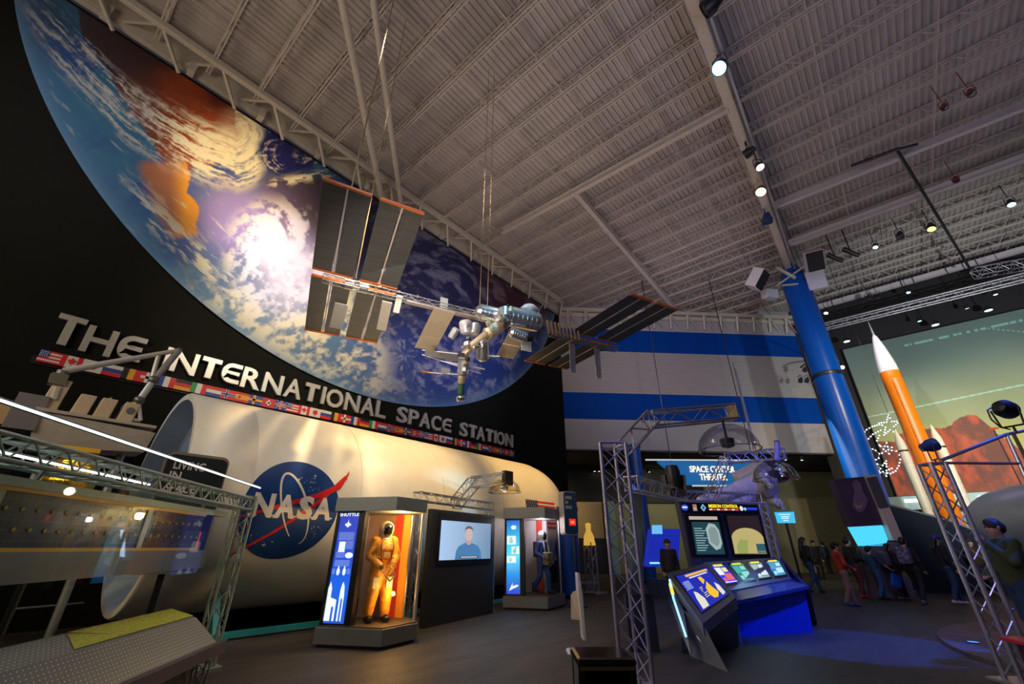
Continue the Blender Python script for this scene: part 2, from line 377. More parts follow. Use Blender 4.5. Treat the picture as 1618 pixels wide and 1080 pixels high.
# ------------------------------------------------------------------ blue columns
r = thing('blue_column', 'tall round royal blue column holding up the ridge girder', 'column', (-1.03, 27, 0))
B().lathe([(.68, 0), (.68, 16.0), (.60, 16.4), (.32, 17.0), (.05, 17.05)], 32).build('shaft', mat('column_blue', (.001, .065, .38), .28, noise=.05, spec=.35), r, smooth=True, local=True)
B().lathe([(.72, 9.75), (.74, 9.8), (.74, 9.9), (.70, 9.95)], 32).build('clamp_ring', black_m, r, local=True)
b = B(); b.bar((-1.6, 25.9, 15.3), (-.1, 26.9, 15.35), .08, .08); b.bar((-1.9, 26.3, 15.6), (-.2, 26.1, 16.2), .07, .07); b.bar((-1.6, 26, 16.6), (-.9, 26.1, 15.6), .14, .14)
b.build('brace', steelp, r)
for k, (p, y1, r_) in enumerate((((1026, 898, 24.5), 6.9, .32), ((899, 905, 17.6), 3.0, .42))):
    q = fd(*p); q.z = 0
    r = thing('blue_column', ['slender blue column left of the theater sign', 'short wide blue column behind the far end of the white module'][k], 'column', tuple(q))
    B().lathe([(r_, 0), (r_, y1)], 24).build('shaft', blue_p, r, smooth=True, local=True)
    B().lathe([(r_+.06, 0), (r_+.06, .12), (0.01, .12)], 24).build('base_ring', black_m, r, local=True)
    B().lathe([(.01, y1+.02), (r_+.05, y1+.02), (r_+.05, y1-.12)], 24).build('cap', blue_p, r, local=True)
# ------------------------------------------------------------------ Earth mural
def _hash(i, j, s): 
    n = np.sin(i*127.1+j*311.7+s*74.7)*43758.5453; return n-np.floor(n)
def vnoise(x, y, s=0):
    i = np.floor(x); j = np.floor(y); u = x-i; v = y-j; u = u*u*(3-2*u); v = v*v*(3-2*v)
    return (_hash(i, j, s)*(1-u)+_hash(i+1, j, s)*u)*(1-v)+(_hash(i, j+1, s)*(1-u)+_hash(i+1, j+1, s)*u)*v
def fbm(x, y, o=5, s=0, g=.55):
    t = 0; a = 1; n = 0
    for k in range(o): t = t+a*vnoise(x, y, s+k*13); n += a; a *= g; x = x*2.03+5.1; y = y*2.03+1.7
    return t/n
def ss(a, b, x): t = np.clip((x-a)/(b-a), 0, 1); return t*t*(3-2*t)
def mixc(a, b, t): return a*(1-t[..., None])+b*t[..., None]
def C3(*c): return np.array(c, float)
def srgb(r, g, b_): return tuple(((c/255)/12.92 if c/255 < .04045 else ((c/255+.055)/1.055)**2.4) for c in (r, g, b_))
def earth_colour(Y, Z):
    # author the picture in the projection it was designed for, then it stays fixed on the wall
    P3 = np.stack([np.full_like(Y, -14.69), Y, Z], -1)-EP
    zz = P3@FW; ok = zz > 1; zz = np.where(ok, zz, 1); u = CX+F*(P3@RT)/zz; v = CY-F*(P3@UU)/zz
    wx = (fbm(u/55, v/55, 5, 3)-.5)*2; wy = (fbm(u/55, v/55, 5, 9)-.5)*2; fx_ = (fbm(u/12, v/12, 4, 14)-.5)*2
    full = lambda c: np.broadcast_to(C3(*srgb(*c)), u.shape+(3,))
    def put(base, c, m): return mixc(base, full(c) if isinstance(c, tuple) else c, np.clip(m, 0, 1))
    base = full((36, 72, 135)).copy()
    base = put(base, (50, 105, 140), ss(.35, .7, fbm(u/60, v/45, 4, 20)))
    base = put(base, (40, 40, 92), ss(150, 60, u)*ss(140, 40, v)*.7)
    # right hand seas
    sea = ss(500, 600, u+20*wx); base = put(base, (26, 52, 128), sea)
    base = put(base, (22, 22, 58), sea*ss(540, 470, v-.12*(u-600)+30*wy)*.95)
    base = put(base, (70, 32, 38), ss(730, 790, u+20*wx)*ss(500, 455, v-.35*(u-760)+20*wy)*.8)
    base = put(base, (58, 44, 62), ss(385, 430, u+10*wx)*ss(255, 285, v+8*wy)*ss(400, 340, v-.25*(u-450))*ss(540, 500, u))
    # land
    xs_ = np.array([0, 120, 130, 165, 200, 235, 262, 285, 330, 380, 430]); ys_ = np.array([-60, -10, 55, 105, 165, 215, 255, 268, 262, 235, 150])
    low = np.interp(u, xs_, ys_)+7*fx_+10*wy
    land = ss(8, -8, v-low)*ss(104, 134, u+.12*(v-20)+12*fx_+14*wx)*ss(424, 405, u+6*fx_)
    er = np.interp(v, [250, 275, 290, 303, 318, 335, 350, 370], [296, 303, 301, 297, 312, 320, 312, 314])+3.5*fx_; elf = np.interp(v, [250, 290, 330, 375], [222, 233, 246, 268])+12*wx
    pen = ss(0, 4, er-u)*ss(-8, 14, u-elf)*ss(380, 366, v+5*fx_)*ss(248, 262, v)
    lc = put(full((58, 34, 36)), (112, 50, 26), ss(90, 170, v+.12*(u-250)+18*wy)); lc = put(lc, (150, 60, 18), ss(225, 300, u+12*wx)*ss(90, 130, v)); lc = put(lc, (80, 26, 22), ss(310, 350, u)*ss(190, 150, v))
    lc = lc*(.8+.4*fbm(u/10, v/10, 4, 31))[..., None]
    pc = put(full((170, 104, 60)), (242, 160, 10), ss(265, 300, u+6*wx)); 
    base = put(base, lc, land); base = put(base, pc, pen)
    # lavender shallows
    lv = np.exp(-(((u-372)/62)**2+((v-345)/52)**2))*(1-pen)*(1-land*.7)*ss(252, 282, v)
    base = put(base, (160, 140, 205), np.clip(lv*1.5, 0, .95))
    base = put(base, (225, 205, 235), np.exp(-(((u-462)/50)**2+((v-440)/62)**2))*1.2)
    # clouds: stream field that runs down right and curls round the comma
    g = np.interp(u, [0, 60, 130, 200, 260, 300, 340, 380, 460], [-45, 20, 92, 160, 206, 230, 247, 262, 270]); cxx, cyy = 372., 207.
    rr = np.hypot(u-cxx, v-cyy); th = np.arctan2(v-cyy, u-cxx); curl = u > cxx
    s2 = np.where(curl, rr-55, v-g); s1 = np.where(curl, cxx+(pi/2-th)*60, u*1.15-56)
    s2w = s2+5*wy+2.2*fx_
    n = .52*fbm(s1/62+wx*.3, s2w/5.6, 6, 40)+.30*fbm(s1/24, s2w/2.6, 4, 45)+.18*fbm(u/6, v/6, 4, 49)
    wl_ = np.interp(u, [20, 100, 200, 300, 420], [30, 62, 68, 52, 34]); up_ = np.interp(u, [20, 100, 200, 300, 380, 430], [-34, -46, -34, -62, -62, -50])
    m = ss(1.25, .55, s2w/wl_)*ss(1.3, .6, s2w/up_)
    dens = np.interp(u, [20, 110, 190, 270, 330, 400], [.03, .02, .03, .05, .10, .14])
    c = ss(.47, .68, n+dens)*m*ss(424, 405, u+4*fx_)*ss(18, 60, u)
    blob = ss(1, .45, np.hypot((u-372-8*wx)/48, (v-214-8*wy)/38)); blob = np.maximum(blob, .8*ss(1, .35, np.hypot((u-392-6*wx)/60, (v-192-6*wy)/40))); c = np.maximum(c, blob*(.62+.38*ss(.35, .6, n))*ss(424, 408, u+3*fx_))
    c = c*(1-.55*land*ss(-35, -62, s2))
    # thin streaks over the left sea and the land shore
    q1 = u*.72+v*.69; q2 = -u*.69+v*.72; n3 = .6*fbm(q1/48, (q2+6*wy)/7, 5, 61)+.4*fbm(q1/16, q2/4, 4, 66)
    c = np.maximum(c, ss(.60, .74, n3)*.55*ss(45, 80, s2+0*u)*ss(440, 330, u))
    dg = q2-(-100); cd = ss(.46, .62, n3)*np.exp(-(((v-(215+.92*(u-150)+40*(u > 0)*0))-38)/34)**2)*ss(180, 230, u)*ss(420, 350, u); c = np.maximum(c, cd*.9)
    # dark vortex near the eave
    r3 = np.hypot(u-456+4*fx_+5*wx, (v-236+4*wy)*1.2); t3 = np.arctan2(v-236, u-456); base = put(base, (22, 24, 92), ss(58, 40, r3)); n4 = .6*fbm(np.cos(t3+r3/16)*1.6+r3/14, np.sin(t3+r3/16)*1.6, 5, 95)+.4*fbm(u/7, v/5, 4, 96)
    c = np.where(r3 < 56, np.minimum(c, ss(40, 56, r3))+ss(.52, .70, n4)*.55*ss(8, 22, r3)*ss(58, 45, r3), c)
    c = np.maximum(c, ss(.42, .62, fbm(u/14, (v+.1*u)/5, 5, 97))*np.exp(-((v-(288-.14*(u-430)+3*wy))/7)**2)*ss(415, 440, u)*ss(545, 510, u)*.85)
    # the great bright storm
    r4 = np.hypot(u-432, (v-392)*1.02); t4 = np.arctan2(v-392, u-432); ph = t4-1.15*np.log(r4/60+.12)*-1
    n5 = .55*fbm(np.cos(ph)*2.6+r4/30+3, np.sin(ph)*2.6+r4/60+5, 5, 90)+.45*fbm(u/9, v/9, 5, 93)
    c = np.maximum(c, np.maximum(ss(.42, .60, n5+.10*ss(70, 20, r4))*ss(98, 58, r4+10*wx), ss(44, 14, r4+7*wx+3*fx_)))
    c = np.maximum(c, ss(.46, .64, fbm(u/10, v/10, 5, 105))*ss(1, .5, np.hypot((u-478)/42, (v-450)/70))*.8)
    # southern cloud deck
    m5 = ss(395, 470, v+.12*(u-420)+18*wy)*ss(640, 560, u-.45*(v-540)+18*wx)*ss(225, 330, u+.35*(v-440)); n6 = .6*fbm((u+.3*v)/30, v/22, 6, 110)+.4*fbm(u/8, v/7, 4, 113)
    base = put(base, (95, 130, 165), m5*.5); c = np.maximum(c, ss(.38, .60, n6)*m5*.95)
    # faint cloud on the right seas, sweeping arcs
    r6 = np.hypot(u-640, v-560); n7 = .6*fbm(r6/8+3*wx, np.arctan2(v-560, u-640)*5, 5, 120)+.4*fbm((u+.7*v)/24, (v-.7*u)/9, 4, 124)
    c = np.maximum(c, ss(.46, .70, n7)*ss(560, 640, u+15*wx)*(.24+.36*ss(480, 580, v)))
    ccol = put(full((205, 200, 190)), (238, 226, 188), ss(190, 330, u)); ccol = put(ccol, (150, 152, 165), ss(150, 60, u)*.6); ccol = put(ccol, (150, 150, 195), ss(590, 660, u)*.7); ccol = put(ccol, (226, 218, 240), ss(1, .5, np.hypot((u-450)/110, (v-410)/120)))
    col = mixc(base, ccol, np.clip(c, 0, 1))
    d = 13.87-np.hypot(Y-8.53, Z-20.83); e = np.exp(-np.clip(d, 0, 9)/.20)
    col = put(col, (120, 160, 195), e*.8); col = put(col, (40, 88, 140), np.exp(-np.clip(d, 0, 9)/.9)*.45)
    return np.clip(col, 0, 1)
def disc_grid(nr=430, na=1300):
    # polar strip clipped at the eave, so the rim is a clean circle
    R0 = 13.87; ztop = 16.42; cyy, czz = 8.53, 20.83
    cols = []; thmax = math.acos((czz-ztop)/R0); ths = np.linspace(-thmax, thmax, na)
    T = np.linspace(0, 1, nr); Y = cyy+R0*np.sin(ths)[None, :]; Zb = czz-R0*np.cos(ths)[None, :]
    Z = Zb+(ztop-Zb)*T[:, None]; Y = np.broadcast_to(Y, Z.shape); return Y, Z
Y, Z = disc_grid(); col = earth_colour(Y, Z); nr, na = Y.shape
vs = np.stack([np.full_like(Y, -14.72), Y, Z], -1).reshape(-1, 3)
me = bpy.data.meshes.new('earth_mural'); I = np.arange(nr*na).reshape(nr, na)
fs = np.stack([I[:-1, :-1], I[:-1, 1:], I[1:, 1:], I[1:, :-1]], -1).reshape(-1, 4)
me.vertices.add(len(vs)); me.vertices.foreach_set('co', vs.ravel()); me.loops.add(fs.size); me.loops.foreach_set('vertex_index', fs.ravel().astype(np.int32))
me.polygons.add(len(fs)); me.polygons.foreach_set('loop_start', np.arange(0, fs.size, 4, dtype=np.int32)); me.update(calc_edges=True)
ca = me.color_attributes.new('Col', 'FLOAT_COLOR', 'POINT'); ca.data.foreach_set('color', np.c_[col.reshape(-1, 3), np.ones(len(vs))].astype(np.float32).ravel())
me.materials.append(vcol('mural_print', .5)); me.polygons.foreach_set('use_smooth', [True]*len(fs))
earth = bpy.data.objects.new('earth_panel', me); S.collection.objects.link(earth)
r = thing('earth_mural', 'huge round mural of the Earth with storm clouds on the black wall', 'mural', (-14.72, 8.53, 7))
earth.parent = r; earth.matrix_parent_inverse = r.matrix_basis.inverted()
# backing board giving the mural its thickness
b = B(); pr = [(8.53+13.87*sin(t), 20.83-13.87*cos(t)) for t in np.linspace(-math.acos(4.41/13.87), math.acos(4.41/13.87), 160)]
b.prism([V(-14.725, y, z) for y, z in pr], V(-.07, 0, 0)); b.build('backing_board', black_m, r)
# ------------------------------------------------------------------ wall lettering and flags
def wz(y): return .016*max(y, 0)
let_m = mat('letter_silver', (.50, .49, .47), .35, .25)
sign = thing('wall_lettering', 'large raised silver letters reading the international space station', 'sign', (-14.8, 8, 6.1))
def glyph_E(w, h, t):   # rounded E: an open C with a middle bar
    pts = []; n = 8; R = min(h/2, w*.55)
    out = [(w, h), (R, h)]; out += [(R-R*sin(a), h-R+R*cos(a)) for a in np.linspace(0, pi/2, n)[1:]]
    out += [(R-R*cos(a), R-R*sin(a)) for a in np.linspace(0, pi/2, n)]+[(w, 0)]
    r2 = max(R-t, .01); inn = [(w, t), (R, t)]+[(R-r2*sin(a), R-r2*cos(a)) for a in np.linspace(0, pi/2, n)[1:]]
    inn += [(t, h/2-t/2)] if False else []
    low = inn+[(t, h/2-t*.45), (w*.93, h/2-t*.45), (w*.93, h/2+t*.45), (t, h/2+t*.45)]
    up = [(R-r2*cos(a), h-R+r2*sin(a)) for a in np.linspace(0, pi/2, n)]+[(w, h-t)]
    return out+low+up
words = [('THE', -.42, 1.45, .70), ('INTERNATIONAL', 1.82, 9.30, .64), ('SPACE', 9.78, 12.78, .62), ('STATION', 13.3, 17.2, .62)]
adv = {'I': .36, 'T': .82, 'H': .95, 'E': .84, 'N': .98, 'R': .92, 'A': .95, 'O': 1.05, 'L': .74, 'S': .86, 'P': .86, 'C': .90}
for wd, y0, y1, hh in words:
    tot = sum(adv[c] for c in wd); k = (y1-y0)/tot; y = y0
    for i, ch in enumerate(wd):
        w = adv[ch]*k; g = w*.10 if ch != 'I' else w*.24; h = hh+(.1 if i == 0 and wd == 'THE' else 0); zb = 6.13+wz(y)
        if ch == 'E':
            pts = glyph_E(w-g, h, .145*h/.64*.9); b = B()
            vv = [V(-14.74, y+p[0], zb+p[1]) for p in pts]; b.prism(vv, V(.09, 0, 0)); b.build('letter', let_m, sign)
        elif ch == 'I':
            B().box((-14.70, y+w/2, zb+h/2), (.09, w*.52, h)).build('letter', let_m, sign)
        elif ch == 'T':
            b = B(); b.box((-14.70, y+(w-g)/2, zb+h-.07), (.09, w-g, .14)); b.box((-14.70, y+(w-g)/2, zb+(h-.14)/2), (.09, .17, h-.14)); b.build('letter', let_m, sign)
        else:
            text(ch, (-14.74, y, zb), (0, 1, 0), (0, 0, 1), h, let_m, 'letter', sign, bold=.022, ext=.045, width=w-g)
        y += w
WH = (.72, .70, .68); RD = (.62, .02, .03); BL = (.02, .06, .36)
fm_ = {n: mat('flag_'+n, c, .55) for n, c in dict(white=WH, red=RD, blue=BL, gold=(.75, .36, .02), green=(.02, .32, .08), black=(.01, .01, .01), orange=(.72, .2, .02)).items()}
FM = list(fm_.values()); FI = {n: i for i, n in enumerate(fm_)}
def flag(name, y, z, w, h, label):
    r = thing('flag', label, 'flag', (-14.7, y, z), 0, 'partner nation flags under the wall letters')
    b = B()
    def R(c, a0, a1, b0, b1, e=0): b.cur = FI[c]; b.box((.0+.012*e, w*(a0+a1)/2, h*(b0+b1)/2), (.05, w*(a1-a0), h*(b1-b0)))
    def cross(bg, c1, c2=None, x=.36):
        R(bg, 0, 1, 0, 1); R(c1, x-.09, x+.09, 0, 1, 1); R(c1, 0, 1, .38, .62, 1)
        if c2: R(c2, x-.045, x+.045, 0, 1, 2); R(c2, 0, 1, .44, .56, 2)
    def disc(c, cx, cy, rr, e=1):
        b.cur = FI[c]; b.prism([(.026, w*cx+rr*cos(t), h*cy+rr*sin(t)) for t in np.linspace(0, 2*pi, 20)[:-1]], (.015*e, 0, 0))
    n = name
    if n == 'American':
        for i in range(7): R('red' if i % 2 == 0 else 'white', 0, 1, i/7, (i+1)/7)
        R('blue', 0, .42, 3/7, 1, 1)
        for i in range(3):
            for j in range(4): disc('white', .06+.1*j, .52+.17*i, .012, 2.2)
    elif n == 'Canadian':
        R('red', 0, .25, 0, 1); R('white', .25, .75, 0, 1); R('red', .75, 1, 0, 1); b.cur = FI['red']
        lf = [(0, -.3), (.03, -.12), (.2, -.16), (.15, -.05), (.3, .1), (.2, .12), (.22, .22), (.1, .14), (.08, .2), (.0, .36), (-.08, .2), (-.1, .14), (-.22, .22), (-.2, .12), (-.3, .1), (-.15, -.05), (-.2, -.16), (-.03, -.12)]
        b.prism([(.026, w*.5+p[0]*h, h*.5+p[1]*h) for p in lf], (.015, 0, 0))
    elif n == 'Japanese': R('white', 0, 1, 0, 1); disc('red', .5, .5, h*.28)
    elif n == 'Russian': R('white', 0, 1, .667, 1); R('blue', 0, 1, .333, .667); R('red', 0, 1, 0, .333)
    elif n == 'Belgian': R('black', 0, .333, 0, 1); R('gold', .333, .667, 0, 1); R('red', .667, 1, 0, 1)
    elif n == 'Danish': cross('red', 'white')
    elif n == 'French': R('blue', 0, .333, 0, 1); R('white', .333, .667, 0, 1); R('red', .667, 1, 0, 1)
    elif n == 'German': R('black', 0, 1, .667, 1); R('red', 0, 1, .333, .667); R('gold', 0, 1, 0, .333)
    elif n == 'Italian': R('green', 0, .333, 0, 1); R('white', .333, .667, 0, 1); R('red', .667, 1, 0, 1)
    elif n == 'Dutch': R('red', 0, 1, .667, 1); R('white', 0, 1, .333, .667); R('blue', 0, 1, 0, .333)
    elif n == 'Norwegian': cross('red', 'white', 'blue')
    elif n == 'Spanish': R('red', 0, 1, 0, .25); R('gold', 0, 1, .25, .75); R('red', 0, 1, .75, 1); disc('red', .3, .5, h*.13)
    elif n == 'Swedish': cross('blue', 'gold')
    elif n == 'Swiss': R('red', 0, 1, 0, 1); R('white', .42, .58, .2, .8, 1); R('white', .3, .7, .4, .6, 1)
    else:
        R('blue', 0, 1, 0, 1)
        for s_ in (1, -1):
            for c, t_, e in (('white', .075, .0), ('red', .03, .012)):
                b.cur = FI[c]; d = V(0, w, s_*h).normalized()*.5*sqrt(w*w+h*h); cc = V(.028+e, w/2, h/2); b.bar(cc-d*.93, cc+d*.93, t_, .012)
        R('white', .42, .58, 0, 1, 2); R('white', 0, 1, .36, .64, 2); R('red', .46, .54, 0, 1, 3); R('red', 0, 1, .43, .57, 3)
    b.build('cloth', FM, r, local=True)
seq = ['American', 'Canadian', 'Japanese', 'Russian', 'Belgian', 'Danish', 'French', 'German', 'Italian', 'Dutch', 'Norwegian', 'Spanish', 'Swedish', 'Swiss', 'British']
wrd = ['first run of flags, below THE INTER', 'middle run of flags, below NATIONAL', 'last run of flags, below SPACE STATION']
y = -.42; fw = (17.15+.42)/45
for s_ in range(3):
    for i, n in enumerate(seq):
        z = 5.62+wz(y); flag(n, y, z, fw*1.0, .30, '%s flag in the %s' % (n, wrd[s_])); y += fw
r = thing('flag_rail', 'thin dark rail behind the row of flags under the letters', 'rail', (-14.76, 8, 5.6))
B().bar((-14.76, -.5, 5.66), (-14.76, 17.2, 5.66+wz(17)), .03, .2).build('rail_bar', black_m, r)
# ------------------------------------------------------------------ white station module
XC, ZC, R0, YA, YB = -12.3, 2.62, 2.28, 2.2, 15.9
r = thing('station_module', 'large white cylindrical space station module with round blue emblem on its side', 'space module', (XC, 8, 0))
Mx = Matrix(((0, 0, 0), (0, 0, 0), (0, 0, 0)))
def lathe_y(b, prof, n=96, c=(XC, 0, ZC)):   # prof [(r, y)]
    vs = []; 
    for rr, y in prof:
        for i in range(n): a = 2*pi*i/n; vs.append((c[0]+rr*sin(a), y, c[2]+rr*cos(a)))
    b.add(vs, [(j*n+i, j*n+(i+1) % n, (j+1)*n+(i+1) % n, (j+1)*n+i) for j in range(len(prof)-1) for i in range(n)]); return b
b = B(); pr = [(R0-.16, YA), (R0-.03, YA), (R0, YA+.04), (R0, 3.4), (R0-.004, 3.41), (R0-.004, 3.425), (R0, 3.43), (R0, YB-1.6), (R0-.02, YB-1.5)]
pr += [(R0*cos(t)*.98+.01, YB-1.5+2.0*sin(t)) for t in np.linspace(0, 1.35, 12)]+[(.3, YB+.52), (.01, YB+.52)]
lathe_y(b, pr); shell = b.build('shell', cream, r, smooth=True)
b = B(); lathe_y(b, [(R0-.16, YA), (R0-.22, YA+.55), (1.6, YA+.62), (.02, YA+.62)]); b.build('end_recess', mat('blue_lit_recess', (.42, .50, .62), .5), r, smooth=True)  # bluish light in the recess is put into its base colour
b = B()   # thin raised seams of the cover
for k in range(5):
    a = radians(62-26*k); p = V(XC+(R0+.004)*sin(a), 0, ZC+(R0+.004)*cos(a))
for y in (5.9, 8.6, 11.2): b = B(); lathe_y(b, [(R0-.01, y), (R0+.006, y+.004), (R0+.006, y+.02), (R0-.01, y+.024)]); b.build('seam', mat('cream_seam', (.70, .64, .50), .5), r, smooth=True)
for k, y in enumerate((3.6, 7.9, 12.6)):
    b = B(); b.bar((XC-1.9, y, .55), (XC+1.5, y, .12), .12, .14) if False else None
    b.box((XC+1.75, y, .07), (.5, .32, .14)); b.bar((XC+1.75, y, .1), (XC+1.15, y, .95), .12, .14); b.build('cradle', teal_m, r)
    b = B(); b.box((XC-1.6, y, .07), (.5, .32, .14)); b.bar((XC-1.6, y, .1), (XC-1.1, y, .95), .12, .14); b.build('cradle', teal_m, r)
B().bar((XC+1.75, 3.5, .09), (XC+1.75, 12.7, .09), .1, .1).build('cradle_rail', teal_m, r)
def on_mod(s, t, e=.006):   # s along y, t arc height above the side point
    a = t/R0; return V(XC+(R0+e)*cos(a), s, ZC+(R0+e)*sin(a))
def decal(polys, e, name, m, parent):     # polys: list of (verts2d, faces)
    bm = bmesh.new()
    for vs, fs in polys:
        bv = [bm.verts.new((v[0], v[1], 0)) for v in vs]
        for f in fs:
            try: bm.faces.new([bv[i] for i in f])
            except ValueError: pass
    for k in range(-30, 31):
        bmesh.ops.bisect_plane(bm, geom=bm.verts[:]+bm.edges[:]+bm.faces[:], plane_co=(0, k*.09, 0), plane_no=(0, 1, 0))
    for v in bm.verts: v.co = on_mod(v.co.x, v.co.y, e)
    me = bpy.data.meshes.new(name); bm.to_mesh(me); bm.free(); me.materials.append(m)
    Mi = parent.matrix_basis.inverted(); me.transform(Mi)
    o = bpy.data.objects.new(name, me); S.collection.objects.link(o); o.parent = parent; return o
def circ(cx, cy, rx, ry=None, n=64): ry = ry or rx; return ([(cx+rx*cos(2*pi*i/n), cy+ry*sin(2*pi*i/n)) for i in range(n)], [tuple(range(n))])
def strip2(pts, w):     # ribbon along pts, w list/scalar
    vs = []; n = len(pts)
    for i, p in enumerate(pts):
        a = pts[max(0, i-1)]; c = pts[min(n-1, i+1)]; dx, dy = c[0]-a[0], c[1]-a[1]; l = math.hypot(dx, dy) or 1; ww = (w[i] if isinstance(w, (list, tuple)) else w)/2
        vs += [(p[0]-dy/l*ww, p[1]+dx/l*ww), (p[0]+dy/l*ww, p[1]-dx/l*ww)]
    return (vs, [(2*i, 2*i+1, 2*i+3, 2*i+2) for i in range(n-1)])
def txt2(t, cx, cy, h, width, bold=.03, sh=0):
    vs, fs = text_mesh(t, bold=bold, ext=0); vs2 = [((v[0]-vs[:, 0].min())*width/(vs[:, 0].max()-vs[:, 0].min())+cx-width/2+v[1]*sh*h/.69, v[1]*h/.69+cy-h/2) for v in vs]; return (vs2, fs)
EY, ET, ER = 4.34, -.27, 1.03
def cpoly(pts): return (pts, [tuple(range(len(pts)))])
decal([circ(EY, ET, ER, n=96)], .006, 'emblem_disc', mat('emblem_blue', (.008, .055, .24), .4), r)
red = mat('emblem_red', (.70, .02, .02), .4); wht = mat('emblem_white', (.85, .80, .70), .45)
# red chevron swoosh
up = [(EY-1.12, ET-.22), (EY-.2, ET+.13), (EY+.45, ET+.36), (EY+.78, ET+.52), (EY+1.05, ET+.72), (EY+1.22, ET+.98)]
lo = [(EY+1.20, ET+.86), (EY+1.02, ET+.52), (EY+.72, ET+.34), (EY+.2, ET+.17), (EY-.3, ET+.0), (EY-1.12, ET-.25)]
decal([cpoly(up+lo)], .012, 'emblem_wing', red, r)
decal([strip2([(EY-.93, ET-.95), (EY-.2, ET-.42), (EY+.45, ET+.12), (EY+1.14, ET+.80)], [.035, .06, .09, .10])], .013, 'emblem_wing', red, r)
orb = [(EY+.04+.34*cos(t)*cos(-.32)-.78*sin(t)*sin(-.32)*-1*1, ET+.02+.34*cos(t)*sin(.32)*-1+.70*sin(t)) for t in np.linspace(-1.35, 4.2, 60)]
decal([strip2(orb, [.02+.03*abs(sin(i/60*pi)) for i in range(60)])], .016, 'emblem_orbit', wht, r)
pol = [txt2('N', EY-.62, ET+.05, .42, .42, .045), txt2('A', EY-.16, ET+.05, .42, .44, .045), txt2('S', EY+.27, ET+.05, .42, .34, .045), txt2('A', EY+.67, ET+.05, .42, .44, .045)]
for cx in (-.62, -.16, .67):   # slab serifs
    for sx in (-.17, .17): pol.append(cpoly([(EY+cx+sx-.085, ET-.16), (EY+cx+sx+.085, ET-.16), (EY+cx+sx+.085, ET-.125), (EY+cx+sx-.085, ET-.125)]))
decal(pol, .019, 'emblem_letters', wht, r)
pol = []
for k in range(46):
    cl = random.choice([(.25, .62), (-.62, -.55), (.68, -.38), (.35, .45), (-.35, -.62)]); x = EY+cl[0]+random.gauss(0, .10); y = ET+cl[1]+random.gauss(0, .08); s_ = random.choice([.010, .012, .02])
    if (x-EY)**2+(y-ET)**2 < .9: pol.append(cpoly([(x+s_*(1 if i % 2 == 0 else .4)*cos(pi*i/4), y+s_*(1 if i % 2 == 0 else .4)*sin(pi*i/4)) for i in range(8)]))
for x, y in ((.36, .74), (-.35, -.72), (-.0, .62)):
    pol.append(cpoly([(EY+x+.05*(1 if i % 2 == 0 else .25)*cos(pi*i/4), ET+y+.05*(1 if i % 2 == 0 else .25)*sin(pi*i/4)) for i in range(8)]))
decal(pol, .014, 'emblem_stars', wht, r)
# flag on the far end of the module
q0 = (12.4, .46); FWD, FHT = 1.75, .9; pol = []
for k in range(7): yb = q0[1]-.14*k; pol.append(cpoly([(q0[0]+(.68 if k < 3 else 0), yb), (q0[0]+FWD, yb), (q0[0]+FWD, yb+.07), (q0[0]+(.68 if k < 3 else 0), yb+.07)]))
decal(pol, .008, 'flag_stripes', red, r)
decal([cpoly([(q0[0], q0[1]-.30), (q0[0]+.68, q0[1]-.30), (q0[0]+.68, q0[1]+.08), (q0[0], q0[1]+.08)])], .009, 'flag_canton', mat('flag_navy', (.02, .03, .12), .5), r)
decal([circ(q0[0]+.06+.12*j+(.06 if i % 2 else 0), q0[1]-.26+.075*i, .02, n=8) for i in range(5) for j in range(5)], .012, 'flag_stars', wht, r)
